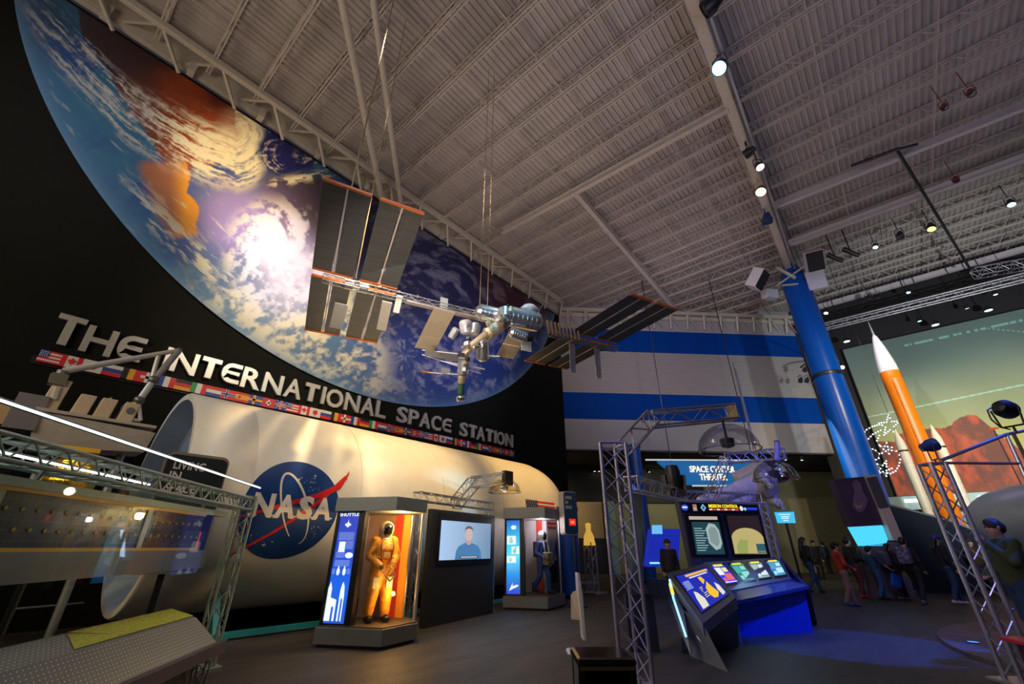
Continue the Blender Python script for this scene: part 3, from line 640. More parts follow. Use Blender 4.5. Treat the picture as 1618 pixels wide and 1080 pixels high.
# ------------------------------------------------------------------ figures: smooth bodies grown from limb capsules
def snet(parts, h, k=.03):
    """parts = [(a, b, ra, rb)] round cones, smooth union, surface nets -> verts, quads"""
    A = np.array([p[0] for p in parts], float); Bp = np.array([p[1] for p in parts], float); ra = [p[2] for p in parts]; rb = [p[3] for p in parts]
    R = max(max(ra), max(rb))+2*h+k; lo = np.minimum(A.min(0), Bp.min(0))-R; hi = np.maximum(A.max(0), Bp.max(0))+R
    n = np.ceil((hi-lo)/h).astype(int)+1
    G = np.stack(np.meshgrid(*[lo[i]+h*np.arange(n[i]) for i in range(3)], indexing='ij'), -1)
    D = np.full(G.shape[:3], 9.)
    for i, p in enumerate(parts):
        # local window keeps this fast
        rr = max(ra[i], rb[i])+k+3*h; l = np.minimum(A[i], Bp[i])-rr; u_ = np.maximum(A[i], Bp[i])+rr
        i0 = np.maximum(((l-lo)/h).astype(int), 0); i1 = np.minimum(((u_-lo)/h).astype(int)+2, n)
        sl = tuple(slice(i0[q], i1[q]) for q in range(3)); g = G[sl]
        ba = Bp[i]-A[i]; L2 = max(ba@ba, 1e-9); t = np.clip(((g-A[i])@ba)/L2, 0, 1)
        d = np.linalg.norm(g-A[i]-t[..., None]*ba, axis=-1)-(ra[i]*(1-t)+rb[i]*t)
        kk = p[4] if len(p) > 4 else k
        hh = np.clip(.5+.5*(D[sl]-d)/kk, 0, 1); D[sl] = D[sl]*(1-hh)+d*hh-kk*hh*(1-hh)
    ins = D < 0; c = [ins[i:n[0]-1+i, j:n[1]-1+j, l:n[2]-1+l] for i in (0, 1) for j in (0, 1) for l in (0, 1)]
    sm = sum(q.astype(int) for q in c); act = (sm > 0) & (sm < 8); idx = -np.ones(act.shape, int); cells = np.argwhere(act); idx[act] = np.arange(len(cells))
    acc = np.zeros((len(cells), 3)); cnt = np.zeros(len(cells)); offs = [(i, j, l) for i in (0, 1) for j in (0, 1) for l in (0, 1)]
    for a in range(8):
        for b in range(a+1, 8):
            oa, ob = np.array(offs[a]), np.array(offs[b])
            if abs(oa-ob).sum() != 1: continue
            va = D[tuple((cells+oa).T)]; vb = D[tuple((cells+ob).T)]; m = (va < 0) != (vb < 0); t = va/(va-vb+1e-12)
            P = (cells+oa)+(ob-oa)*t[:, None]; acc[m] += P[m]; cnt[m] += 1
    verts = lo+h*acc/np.maximum(cnt, 1)[:, None]; quads = []
    for ax in range(3):
        sl0 = [slice(None)]*3; sl1 = [slice(None)]*3; sl0[ax] = slice(0, -1); sl1[ax] = slice(1, None)
        e = np.argwhere(ins[tuple(sl0)] != ins[tuple(sl1)]); o1, o2 = [q for q in range(3) if q != ax]
        e = e[(e[:, o1] > 0) & (e[:, o2] > 0)]; d1 = np.zeros(3, int); d1[o1] = 1; d2 = np.zeros(3, int); d2[o2] = 1
        ok = (e[:, o1] < act.shape[o1]) & (e[:, o2] < act.shape[o2]) & (e[:, ax] < act.shape[ax]); e = e[ok]
        q = [idx[tuple(x.T)] for x in (e, e-d1, e-d1-d2, e-d2)]; q = np.stack(q, -1); q = q[(q >= 0).all(1)]
        quads.append(q)
    return verts, np.concatenate(quads)
def sdf_obj(name, parts, h, m, parent, k=.03, extra=None, mfun=None):
    v, q = snet(parts, h, k); b = B(); b.add([tuple(x) for x in v], [tuple(x) for x in q])
    if extra: extra(b)
    o = b.build(name, m, parent, local=True)
    o.data.polygons.foreach_set('use_smooth', [True]*len(o.data.polygons))
    if mfun:
        o.data.polygons.foreach_set('material_index', [mfun(p.center) for p in o.data.polygons])
    return o
def A3(*a): return np.array(a, float)
def pose(P=None):
    """joint table of a 1.75 m figure facing -Y, feet on z=0; entries can be overridden"""
    J = dict(pel=A3(0, 0, .95), chest=A3(0, 0, 1.28), neck=A3(0, .01, 1.47), head=A3(0, -.01, 1.62),
             shL=A3(.18, .01, 1.41), shR=A3(-.18, .01, 1.41), elL=A3(.24, .03, 1.12), elR=A3(-.24, .03, 1.12), wrL=A3(.25, -.05, .88), wrR=A3(-.25, -.05, .88),
             hpL=A3(.09, 0, .90), hpR=A3(-.09, 0, .90), knL=A3(.10, -.02, .50), knR=A3(-.10, -.02, .50), anL=A3(.11, .02, .09), anR=A3(-.11, .02, .09))
    for k_, v in (P or {}).items(): J[k_] = A3(*v)
    return J
def hand(b, w, dirv, side, palm=A3(0, 0, 0), curl=.5, s=1.):
    """palm wedge and five separate tapered fingers appended to the body mesh"""
    d = Vector(dirv).normalized(); w = Vector(w); sidev = d.cross(Vector((0, -1, 0) if abs(d.y) < .8 else (0, 0, 1))).normalized()*side; n = d.cross(sidev).normalized()
    b.hexa([w+sidev*.028*s+n*.012*s, w-sidev*.028*s+n*.012*s, w-sidev*.028*s-n*.012*s, w+sidev*.028*s-n*.012*s], [w+d*.09*s+sidev*.04*s+n*.012*s, w+d*.09*s-sidev*.04*s+n*.012*s, w+d*.09*s-sidev*.04*s-n*.012*s, w+d*.09*s+sidev*.04*s-n*.012*s])
    for i, L in enumerate((.062, .072, .075, .066)):
        p = w+d*.085*s+sidev*(.033-.022*i)*s; q = p+(d*cos(curl*.4)+n*sin(curl*.4))*L*.55*s; r = q+(d*cos(curl*1.5)+n*sin(curl*1.5))*L*.5*s
        b.tube(p, q, .0105*s, 6, .0095*s); b.tube(q, r, .0095*s, 6, .007*s)
    p = w+d*.025*s-sidev*-.03*s; q = p+(d*.7+sidev*.7)*.04*s; b.tube(p, q, .012*s, 6, .011*s); b.tube(q, q+(d*.95+n*.3)*.03*s, .011*s, 6, .008*s)
def person(name, label, loc, rz, h=1.72, P=None, top=None, trousers=None, shoes=None, hair=None, hairstyle='short', group=None, skin=None, sleeve='long', cat='person', bulk=1., extras=None, tilt=None, voxel=.024, hat=None, scale=1):
    s = h/1.75*scale; J = pose(P); r = thing(name, label, cat, loc, rz, group)
    if tilt: r.matrix_basis = Matrix.Translation(Vector(loc)) @ tilt
    sc = lambda v: v*s
    j = {k_: v*s for k_, v in J.items()}; q = s*bulk
    hd = j['head']; up = (j['head']-j['neck']); up = up/np.linalg.norm(up)
    hands = {}
    for sd in ('L', 'R'):
        dv = j['wr'+sd]-j['el'+sd]; hands[sd] = (j['wr'+sd], dv/np.linalg.norm(dv))
    # face direction -Y rotated by optional key 'face'
    fx = J.get('face', A3(0, -1, 0)); fx = fx/np.linalg.norm(fx); rt = np.cross(fx, up)
    body = [(j['neck']-up*.04*s, hd-up*.06*s, .058*s, .055*s), (hd+up*.02*s+fx*-.015*s, hd-up*.03*s+fx*.02*s, .093*s, .078*s), (hd-up*.07*s+fx*.045*s, hd-up*.085*s+fx*.05*s, .045*s, .038*s),
            (hd+fx*.09*s+up*.005*s, hd+fx*.108*s-up*.022*s, .010*s, .015*s, .008), (hd+rt*.085*s-up*.01*s, hd+rt*.09*s+up*.015*s, .014*s, .017*s, .006), (hd-rt*.085*s-up*.01*s, hd-rt*.09*s+up*.015*s, .014*s, .017*s, .006),
            (j['pel'], j['chest'], .12*s, .12*s), (j['chest'], j['neck']-up*.05*s, .12*s, .06*s)]
    for sd in ('L', 'R'):
        body += [(j['sh'+sd], j['el'+sd], .045*s, .038*s), (j['el'+sd], j['wr'+sd], .040*s, .026*s), (j['hp'+sd], j['kn'+sd], .07*s, .05*s), (j['kn'+sd], j['an'+sd], .048*s, .032*s), (j['chest'], j['sh'+sd], .07*s, .045*s)]
    def ex(b):
        for sd in ('L', 'R'): hand(b, hands[sd][0], hands[sd][1], 1 if sd == 'L' else -1, curl=.9, s=s*(1.1 if bulk > 1.1 else 1))
    skn = skin or skin_m
    sdf_obj('body', body, voxel*.75*max(scale, 1)**.5, skn, r, .025*s, ex)
    b = B()
    for e in (-1, 1): b.sphere(hd+fx*.082*s+rt*e*.033*s+up*.01*s, .011*s, 8)
    b.build('eyes', mat('eye_dark', (.03, .02, .02), .2), r, local=True); B().box(tuple(hd+fx*.094*s-up*.05*s), (.04*s, .012*s, .008*s)).build('mouth', mat('lip', (.30, .10, .09), .5), r, local=True)
    if top is not None:
        T = [(j['pel']+A3(0, 0, -.02*s), j['chest'], .135*q, .15*q), (j['pel']+A3(.06*s, 0, 0), j['chest']+A3(.06*s, 0, .04*s), .11*q, .11*q), (j['pel']-A3(.06*s, 0, 0), j['chest']-A3(.06*s, 0, -.04*s), .11*q, .11*q), (j['chest']+A3(0, 0, .05*s), j['neck']-up*.04*s, .13*q, .07*q)]
        for sd in ('L', 'R'):
            T += [(j['chest']+A3(0, 0, .08*s), j['sh'+sd], .09*q, .068*q), (j['sh'+sd], j['el'+sd], .066*q, .056*q)]
            if sleeve == 'long': T.append((j['el'+sd], j['wr'+sd], .055*q, .043*q))
        if hairstyle == 'hood': T.append((j['neck']+A3(0, .05*s, -.02*s), j['neck']+A3(0, .09*s, -.10*s), .09*q, .06*q))
        sdf_obj('jacket' if sleeve == 'long' else 'shirt', T, voxel*max(scale, 1)**.5, top, r, .04*s)
    if trousers is not None:
        T = [(j['pel']-A3(0, 0, .03*s), j['pel']+A3(0, 0, .06*s), .13*q, .125*q)]
        for sd in ('L', 'R'):
            kd = j['kn'+sd]; an = j['an'+sd]
            T += [(j['pel']-A3(0, 0, .03*s), j['hp'+sd], .12*q, .105*q), (j['hp'+sd], kd, .10*q, .075*q), (kd, an+(kd-an)*.06, .072*q, .058*q)]
        sdf_obj('trousers', T, voxel*max(scale, 1)**.5, trousers, r, .03*s)
    if shoes is not None:
        for sd in ('L', 'R'):
            an = j['an'+sd]; f = J.get('ft'+sd, A3(0, -1, 0)); f = f/np.linalg.norm(f)
            T = [(an+f*-.04*s-A3(0, 0, .04*s), an+f*.11*s-A3(0, 0, .052*s), .042*q, .036*q), (an, an-A3(0, 0, .03*s), .045*q, .045*q)]
            sdf_obj('shoe', T, .016*max(scale, 1)**.5, shoes, r, .02*s)
    if hair is not None:
        T = [(hd+up*.035*s-fx*.015*s, hd+up*.01*s-fx*.045*s, .098*s, .092*s), (hd+up*.075*s+fx*.03*s, hd+up*.06*s-fx*.02*s, .06*s, .08*s)]
        if hairstyle == 'long': T += [(hd-fx*.06*s, hd-fx*.10*s-up*.22*s, .085*s, .07*s), (hd-fx*.10*s-up*.2*s, hd-fx*.11*s-up*.36*s, .075*s, .04*s)]
        sdf_obj('hair', T, .02*max(scale, 1)**.5, hair, r, .02*s)
    if hat is not None:
        b = B(); Mh = Matrix(((1, 0, 0), (0, 1, 0), (0, 0, 1)))
        b.sphere(tuple(hd+up*.065*s-fx*.01*s), .108*s, 16, None, (1, 1, .75)); b.box(tuple(hd+up*.075*s+fx*.13*s), (.15*s if abs(fx[1]) > .5 else .12*s, .12*s, .012*s)); b.build('cap', hat, r, local=True, smooth=True)
    if extras: extras(r, j, s)
    return r
# ------------------------------------------------------------------ display cases
def case(L, Cn, Rr, label, hz, zb, zt, depth, kind):
    L, Cn, Rr = [Vector((p.x, p.y, 0)) for p in (L, Cn, Rr)]; X = (Cn-L).normalized(); N = V(-X.y, X.x, 0)
    if N.dot(L) < 0: N = -N                      # away from the camera
    Lb = L+N*depth; k = (Rr-Cn).dot(X); Rb = L+X*((Cn-L).length+k-.42)+N*depth
    r = thing('display_case', label, 'display case', tuple((L+Rb)/2)); poly = [L, Cn, Rr, Rb, Lb]; ctr = sum(poly, V(0, 0, 0))/5
    def pr(z0, z1, grow): 
        b = B(); ps = [ctr+(p-ctr)*grow for p in poly]; return b.prism([(p.x, p.y, z0) for p in ps], (0, 0, z1-z0))
    pr(0.0, .05, .93).build('kick_plinth', black_m, r); pr(.05, zb, 1).build('base', mat('case_grey', (.20, .205, .195), .45), r, bevel=.01)
    pr(zb, zb+.02, .97).build('deck', mat('case_deck', (.10, .07, .04), .5), r); pr(zt, hz, 1.0).build('header', mat('case_header_grey', (.27, .29, .28), .45), r, bevel=.01)
    W = (Cn-L).length; pw = W*.43; ih = zt-zb
    def P(u, n, z): q = L+X*u+N*n; return V(q.x, q.y, z)
    b = B(); b.hexa([P(.06, .10, zb), P(pw, .10, zb), P(pw, .20, zb), P(.06, .20, zb)], [P(.06, .10, zt), P(pw, .10, zt), P(pw, .20, zt), P(.06, .20, zt)]); b.build('lightbox', black_m, r)
    for u in (.03, pw+.02):
        b = B(); b.hexa([P(u, .06, zb), P(u+.06, .06, zb), P(u+.06, .22, zb), P(u, .22, zb)], [P(u, .06, zt), P(u+.06, .06, zt), P(u+.06, .22, zt), P(u, .22, zt)]); b.build('post', black_m, r)
    for q_ in (Rr+N*.12-X*.14, Rb-N*.1-X*.08): B().tube((q_.x, q_.y, zb), (q_.x, q_.y, zt), .03, 10).build('post', alu, r)
    # back and curved glass
    u1 = (Rb-L).dot(X)
    cols = [((.34, .20, .17), .64), ((.60, .04, .015), .20), ((.85, .34, .03), .16)] if kind == 'orange' else [((.55, .50, .50), .66), ((.62, .05, .02), .2), ((.5, .5, .52), .14)]
    u = .14; tot = u1-u-.08
    for ci, (c, fr) in enumerate(cols):
        b = B(); b.hexa([P(u, depth-.16, zb), P(u+tot*fr, depth-.16, zb), P(u+tot*fr, depth-.10, zb), P(u, depth-.10, zb)], [P(u, depth-.16, zt), P(u+tot*fr, depth-.16, zt), P(u+tot*fr, depth-.10, zt), P(u, depth-.10, zt)])
        b.build('back_panel', mat(kind+'_backdrop_%s' % 'abc'[ci], c, .6), r); u += tot*fr
    b = B(); n = 14; ga = P(pw+.06, .12, 0); gb = Rr+N*.12-X*.14; pts = []
    cen = (ga+V(gb.x, gb.y, 0))/2; bul = (cen-ctr); mid = Vector((Cn.x, Cn.y, 0))+(ctr-Cn)*.10
    for i in range(n+1): t = i/n; pts.append(ga*(1-t)**2+mid*2*t*(1-t)+V(gb.x, gb.y, 0)*t*t)
    b.add([V(p.x, p.y, zb+.02) for p in pts]+[V(p.x, p.y, zt) for p in pts], [(i, i+1, n+2+i, n+1+i) for i in range(n)]); b.build('curved_glass', glass('case_glass', refl=.05), r, smooth=True)
    return r, P, pw, zb, zt, X, N, ctr
C1 = [gz(492, 1023), gz(601, 1028), gz(658, 1014)]
z1a, z1b, z1c = .31, 2.26, 2.52
case1, P1, pw1, zb1, zt1, X1, N1, ctr1 = case(*C1, 'nearer grey display case holding the orange pressure suit, blue lit panel at left', z1c, z1a, z1b, 1.35, 'orange')
C2 = [gz(794, 962.5), gz(866, 965), gz(894, 957)]
case2, P2, pw2, zb2, zt2, X2, N2, ctr2 = case(*C2, 'farther grey display case holding the blue flight suit beside the module flag', 2.74, .33, 2.42, 1.3, 'blue')
def lit_panel(r, P, pw, zb, zt, items, basecol, es=1.1):
    def q(u0, u1, z0, z1, n=.095): return [P(u0, n, z0), P(u1, n, z0), P(u1, n, z1), P(u0, n, z1)]
    w = pw-.12; h = zt-zb
    m = bpy.data.materials.new('lit_graphic'); m.use_nodes = True; nt = m.node_tree; bs = nt.nodes['Principled BSDF']; bs.inputs['Base Color'].default_value = (.01, .01, .02, 1)
    tc = nt.nodes.new('ShaderNodeTexCoord'); sp = nt.nodes.new('ShaderNodeSeparateXYZ'); rp = nt.nodes.new('ShaderNodeValToRGB'); nt.links.new(tc.outputs['Generated'], sp.inputs[0]); nt.links.new(sp.outputs['Z'], rp.inputs[0]); nt.links.new(rp.outputs[0], bs.inputs['Emission Color']); bs.inputs['Emission Strength'].default_value = es
    e = rp.color_ramp.elements; e[0].color = (*basecol[0], 1); e[1].color = (*basecol[-1], 1)
    for i, c in enumerate(basecol[1:-1]): ee = e.new((i+1)/(len(basecol)-1)); ee.color = (*c, 1)
    B().quad(*q(.08, .08+w-.03, zb+.05, zt-.05)).build('lit_graphic', m, r)
    for kind, m, data in items:
        b = B(); split = kind == 'poly' or len(data) < 5
        for d in data:
            if split: b = B()
            if kind == 'poly': b.quad(*[P(.08+(w-.03)*x, .088, zb+.05+(h-.1)*z) for x, z in d])
            else:
                x0, x1, z0, z1 = d; b.quad(*q(.08+(w-.03)*x0, .08+(w-.03)*x1, zb+.05+(h-.1)*z0, zb+.05+(h-.1)*z1, .088))
            if split: b.build('printed_graphic', m, r)
        if not split: b.build('printed_text', m, r)
wl = glow('lit_white', (.75, .85, 1), 1.2); wl2 = glow('lit_text', (.35, .5, .95), .8)
def el(cx, cz, rx, rz, n=16): return [(cx+rx*cos(2*pi*i/n), cz+rz*sin(2*pi*i/n)) for i in range(n)]
lines = [(.12, .9, z, z+.004) for z in np.arange(.815, .735, -.010)]+[(.55, .92, z, z+.004) for z in np.arange(.73, .65, -.010)]+[(.12, .55, z, z+.004) for z in np.arange(.63, .58, -.010)]+[(.12, .86, z, z+.004) for z in np.arange(.55, .50, -.010)]+[(.05, .2, z, z+.004) for z in np.arange(.47, .42, -.010)]+[(.8, .95, z, z+.004) for z in np.arange(.47, .42, -.010)]
shut = [(.62, .02), (.62, .28), (.66, .33), (.72, .36), (.80, .32), (.84, .24), (.84, .02), (.78, .02), (.78, .2), (.74, .22), (.70, .2), (.70, .02)]
gant = [(.02, .02), (.02, .30), (.1, .36), (.2, .30), (.2, .22), (.5, .20), (.5, .02), (.4, .02), (.4, .14), (.3, .14), (.3, .02)]
lit_panel(case1, P1, pw1, zb1, zt1, [('rect', wl2, lines), ('poly', wl, [shut, gant, el(.5, .895, .16, .016), [(.5, .935), (.6, .88), (.4, .88)], [(.45, .87), (.55, .87), (.5, .95)], el(.78, .6, .2, .028)]), ('rect', wl, [(.2, .52, .63, .73)]), ('poly', wl, [el(.36, .45, .08, .035), el(.36, .49, .03, .012), el(.66, .45, .08, .035), el(.66, .49, .03, .012)])], [(.015, .10, .62), (.01, .12, .75), (.02, .06, .55), (.03, .05, .45)])
text('SHUTTLE', P1(.08+(pw1-.15)*.5, .08, zb1+.955*(zt1-zb1)), X1, (0, 0, 1), .055, wl, 'printed_heading', case1, bold=.02, ext=.002, align='CENTER', width=.42)
gl = glow('lit_green', (.03, .55, .30), .9)
lit_panel(case2, P2, pw2, zb2, zt2, [('rect', wl, [(.05, .72, .66, .78), (.4, .95, .53, .63), (.05, .72, .41, .5)]), ('poly', gl, [el(.35, .71, .16, .04), el(.36, .76, .08, .02), el(.62, .57, .15, .035), el(.7, .61, .07, .02), el(.3, .45, .12, .03)]), ('poly', wl, [el(.55, .90, .2, .03), [(.2, .04), (.5, .07), (.85, .10), (.9, .12), (.7, .12), (.45, .10), (.5, .15), (.35, .1)]]), ('rect', wl2, [(.1, .9, .36, .365), (.1, .8, .34, .345), (.1, .85, .32, .325)])], [(.03, .05, .5), (.02, .25, .7), (.10, .65, .85), (.03, .45, .75), (.01, .12, .55)], 1.2)
lamp('POINT', tuple(Vector((ctr1.x, ctr1.y, zt1-.12))+X1*.45-N1*.25), None, 60, (1, .62, .22), .06)
lamp('POINT', tuple(Vector((ctr1.x, ctr1.y, zb1+.5))+X1*.50-N1*.30), None, 22, (1, .55, .15), .05)
lamp('POINT', tuple(Vector((ctr2.x, ctr2.y, zt2-.12))+X2*.25-N2*.25), None, 20, (.95, .85, .95), .06)
# ------------------------------------------------------------------ suits in the cases
suit_o = mat('suit_orange', (.78, .30, .02), .55, noise=.35, nscale=9, bump=.6)
suit_d = mat('suit_strap', (.40, .12, .01), .6); met = mat('metal_ring', (.7, .66, .6), .3, .9); visor = mat('dark_visor', (.01, .01, .012), .08, spec=1)
def limb_torus(b, c, d, R, r, n=16):
    d = Vector(d).normalized(); a = Vector((0, 0, 1)) if abs(d.z) < .9 else Vector((1, 0, 0)); x = d.cross(a).normalized(); y = x.cross(d); c = Vector(c); vs = []; k = 6
    for i in range(n):
        t = 2*pi*i/n; o = x*cos(t)+y*sin(t)
        for j in range(k): s_ = 2*pi*j/k; vs.append(c+o*(R+r*cos(s_))+d*r*sin(s_))
    b.add(vs, [(i*k+j, ((i+1) % n)*k+j, ((i+1) % n)*k+(j+1) % k, i*k+(j+1) % k) for i in range(n) for j in range(k)]); return b
def suit_figure(name, label, loc, rz, P, suitm, helm, vis, glove, boots, s, extra=None, tilt=None, bulk=1.35, cat='space suit'):
    J = pose(P); r = thing(name, label, cat, loc, rz); 
    if tilt: r.matrix_basis = Matrix.Translation(Vector(loc)) @ tilt
    j = {k_: v*s for k_, v in J.items()}; q = s*bulk
    T = [(j['pel'], j['chest'], .125*q, .15*q), (j['pel']+A3(.07*s, 0, 0), j['chest']+A3(.08*s, 0, .03*s), .10*q, .11*q), (j['pel']-A3(.07*s, 0, 0), j['chest']+A3(-.08*s, 0, .03*s), .10*q, .11*q), (j['chest'], j['neck']-A3(0, 0, .06*s), .14*q, .09*q)]
    for sd in ('L', 'R'):
        e, w, sh, h_, kn, an = [j[k_+sd] for k_ in ('el', 'wr', 'sh', 'hp', 'kn', 'an')]
        T += [(j['chest']+A3(0, 0, .06*s), sh, .09*q, .078*q), (sh, e, .074*q, .06*q), (e, w, .062*q, .045*q), (j['pel'], h_, .12*q, .10*q), (h_, kn, .10*q, .08*q), (kn, an, .082*q, .06*q)]
        for t in (.3, .55, .8): T += [(h_*(1-t)+kn*t, h_*(1-t)+kn*t+A3(0, 0, .002), (.098-.018*t)*q, (.098-.018*t)*q, .008)]
        for t in (.25, .5, .75): T += [(kn*(1-t)+an*t, kn*(1-t)+an*t+A3(0, 0, .002), (.086-.020*t)*q, (.086-.020*t)*q, .008), (sh*(1-t)+e*t, sh*(1-t)+e*t+A3(0, 0, .002), (.077-.012*t)*q, (.077-.012*t)*q, .008)]
    sdf_obj('suit_body', T, .019*s**.5, suitm, r, .035*s)
    hd = j['head']; up = j['head']-j['neck']; up /= np.linalg.norm(up); fx = J.get('face', A3(0, -1, 0)); fx = fx/np.linalg.norm(fx)
    sdf_obj('helmet', [(hd+up*.03*s, hd-fx*.02*s-up*.02*s, .150*s, .145*s), (hd-up*.08*s, hd-up*.12*s, .12*s, .12*s)], .016*s**.5, helm, r, .02*s)
    sdf_obj('visor', [(hd+fx*.062*s+up*.045*s, hd+fx*.072*s-up*.02*s, .108*s, .100*s)], .014*s**.5, vis, r)
    b = B(); limb_torus(b, j['neck']+up*.005*s, up, .125*s, .02*s); b.build('neck_ring', met, r, local=True, smooth=True)
    for sd in ('L', 'R'): b = B(); limb_torus(b, j['wr'+sd], j['wr'+sd]-j['el'+sd], .058*q/1.2, .012*s); b.build('wrist_ring', met, r, local=True, smooth=True)
    for sd in ('L', 'R'):
        b = B(); d = j['wr'+sd]-j['el'+sd]; hand(b, j['wr'+sd], d/np.linalg.norm(d), 1 if sd == 'L' else -1, curl=1.0, s=s*1.35); b.build('glove', glove, r, local=True)
        an = j['an'+sd]; f = J.get('ft'+sd, A3(0, -1, 0)); sdf_obj('boot', [(an+A3(0, 0, .12*s), an, .062*q, .055*q), (an-f*.03*s-A3(0, 0, .035*s), an+f*.13*s-A3(0, 0, .045*s), .052*q, .045*q)], .017*s**.5, boots, r, .02*s)
    if extra: extra(r, j, s)
    return r
def orange_extra(r, j, s):
    for c, d in (((.09, -.17, 1.32), (.10, .05, .12)), ((-.09, -.17, 1.32), (.10, .05, .10)), ((0, -.18, 1.17), (.14, .07, .10))): B().box(tuple(A3(*c)*s), tuple(A3(*d)*s)).build('chest_pack', mat('pack_tan', (.62, .42, .20), .6), r, local=True, bevel=.01)
    b = B()
    for sx in (-1, 1): b.path([V(sx*.10, -.16, 1.48)*s, V(sx*.13, -.22, 1.30)*s, V(sx*.08, -.21, 1.05)*s, V(sx*.14, -.16, .86)*s], .014*s)
    b.path([V(-.2, -.14, 1.12)*s, V(0, -.225, 1.09)*s, V(.2, -.14, 1.12)*s], .016*s); b.build('harness', suit_d, r, local=True)
    for sd in ('L', 'R'):
        k_ = j['kn'+sd]; h_ = j['hp'+sd]; m_ = k_*.55+h_*.45; B().box(tuple(m_+A3(0.02 if sd == 'L' else -.02, -.125, 0)*s), tuple(A3(.13, .035, .2)*s)).build('thigh_pocket', mat('pocket_cream', (.60, .55, .38), .7, noise=.3, nscale=20), r, local=True, bevel=.01)
        e = j['el'+sd]; b = B(); b.path([e+A3(0, -.09, .1)*s, e+A3(.02, -.09, -.05)*s], .012*s); b.build('sleeve_zip', suit_d, r, local=True)
    B().path([V(.12, -.2, 1.0)*s, V(.2, -.24, .8)*s, V(.1, -.26, .7)*s, V(.0, -.22, .82)*s], .016*s, 8).build('hose', mat('hose_grey', (.2, .2, .2), .5), r, local=True)
f1 = gz(606, 990, .33); aim = atan2(f1.y, f1.x)-pi/2   # faces the camera direction roughly
suit_figure('pressure_suit', 'orange launch pressure suit with dark visor standing inside the nearer case', tuple(ctr1+X1*.06-N1*.15+V(0, 0, .33)), aim+.35,
    dict(elL=(.27, -.02, 1.14), elR=(-.27, -.02, 1.14), wrL=(.13, -.24, .98), wrR=(-.10, -.25, .95), knL=(.13, -.05, .50), knR=(-.13, -.01, .50), anL=(.15, -.02, .11), anR=(-.16, .05, .11)), suit_o, mat('helmet_cream', (.72, .52, .28), .35), visor, mat('glove_orange', (.60, .30, .05), .6), black_m, .98, orange_extra)
def blue_extra(r, j, s):
    B().box(tuple(A3(.02, -.20, .98)*s), tuple(A3(.34, .2, .36)*s)).build('seat_pack', mat('pack_olive', (.28, .24, .12), .7, noise=.3, nscale=14, bump=.6), r, local=True, bevel=.03)
    b = B()
    for sx in (-1, 1): b.path([V(sx*.10, -.12, 1.5)*s, V(sx*.13, -.18, 1.3)*s, V(sx*.10, -.2, 1.1)*s], .02*s)
    b.build('harness', mat('strap_white', (.6, .6, .6), .6), r, local=True)
    B().box(tuple(A3(0, .19, 1.25)*s), tuple(A3(.3, .12, .45)*s)).build('parachute_pack', mat('pack_brown', (.06, .025, .02), .7), r, local=True, bevel=.02)
suit_figure('flight_suit', 'blue flight suit in mid stride with white helmet and olive pack in the farther case', tuple(ctr2+X2*.22-N2*.05+V(0, 0, .35)), aim+.7,
    dict(elL=(.27, .04, 1.15), elR=(-.27, .06, 1.15), wrL=(.22, -.22, 1.02), wrR=(-.2, -.2, 1.0), knL=(.10, -.16, .52), knR=(-.10, .02, .50), anL=(.11, -.18, .10), anR=(-.11, .26, .14)), mat('suit_blue', (.02, .06, .25), .6, noise=.2), mat('helmet_white', (.75, .75, .75), .3), visor, black_m, black_m, .97, blue_extra, bulk=1.0)
# ------------------------------------------------------------------ truss maker
def truss_parts(root, p0, p1, w, h, m, r_=.022, rw=.010, up=None, n=None, ends=True, tri=False):
    """open box truss between two points: four tube chords plus one mesh of zigzag webbing"""
    p0 = Vector(p0); p1 = Vector(p1); d = (p1-p0); L = d.length; d = d/L; up = Vector(up) if up is not None else (Vector((0, 0, 1)) if abs(d.z) < .9 else Vector((0, 1, 0)))
    x = d.cross(up).normalized(); y = x.cross(d).normalized(); cs = [x*w/2+y*h/2, -x*w/2+y*h/2, -x*w/2-y*h/2, x*w/2-y*h/2]
    if tri: cs = [y*h/2, -x*w/2-y*h/2, x*w/2-y*h/2]
    for c in cs: B().tube(p0+c, p1+c, r_, 8).build('chord', m, root, smooth=True)
    n = n or max(2, int(L/max(w, h))); b = B(); k = len(cs)
    for i in range(n):
        a = p0+d*(L*i/n); e = p0+d*(L*(i+1)/n)
        for q in range(k):
            c0, c1 = cs[q], cs[(q+1) % k]
            if i % 2: c0, c1 = c1, c0
            b.tube(a+c0, e+c1, rw, 5, cap=False)
    if ends:
        for e in (p0, p1):
            for q in range(k): b.tube(e+cs[q], e+cs[(q+1) % k], rw*1.2, 5, cap=False)
    b.build('webbing', m, root)
def plumb(p, z): return V(p.x, p.y, z)
# ------------------------------------------------------------------ video wall between the cases
TL = gz(668, 993); TR = gz(779, 968); tx = (TR-TL).normalized(); tn = V(-tx.y, tx.x, 0); tn = tn if tn.dot(TL) > 0 else -tn
r = thing('video_panel', 'tall black panel with a lit screen between the two display cases', 'display', tuple((TL+TR)/2))
W = (TR-TL).length
def TP(u, n, z): q = TL+tx*u+tn*n; return V(q.x, q.y, z)
def tb(u0, u1, n0, n1, z0, z1): return B().hexa([TP(u0, n0, z0), TP(u1, n0, z0), TP(u1, n1, z0), TP(u0, n1, z0)], [TP(u0, n0, z1), TP(u1, n0, z1), TP(u1, n1, z1), TP(u0, n1, z1)])
tb(0, W, 0, .12, 0, 2.46).build('board', mat('panel_black', (.015, .015, .017), .5), r)
scr = tb(W*.10, W*.93, -.04, .0, 1.22, 2.38).build('screen', mat('screen_bezel', (.01, .012, .03), .2), r)
def emis_quad(name, pts, c, parent, es=1.): return B().quad(*pts).build(name, glow(name+str(c)+str(es), c, es), parent)
su0, su1, sz0, sz1 = W*.12, W*.91, 1.33, 2.22
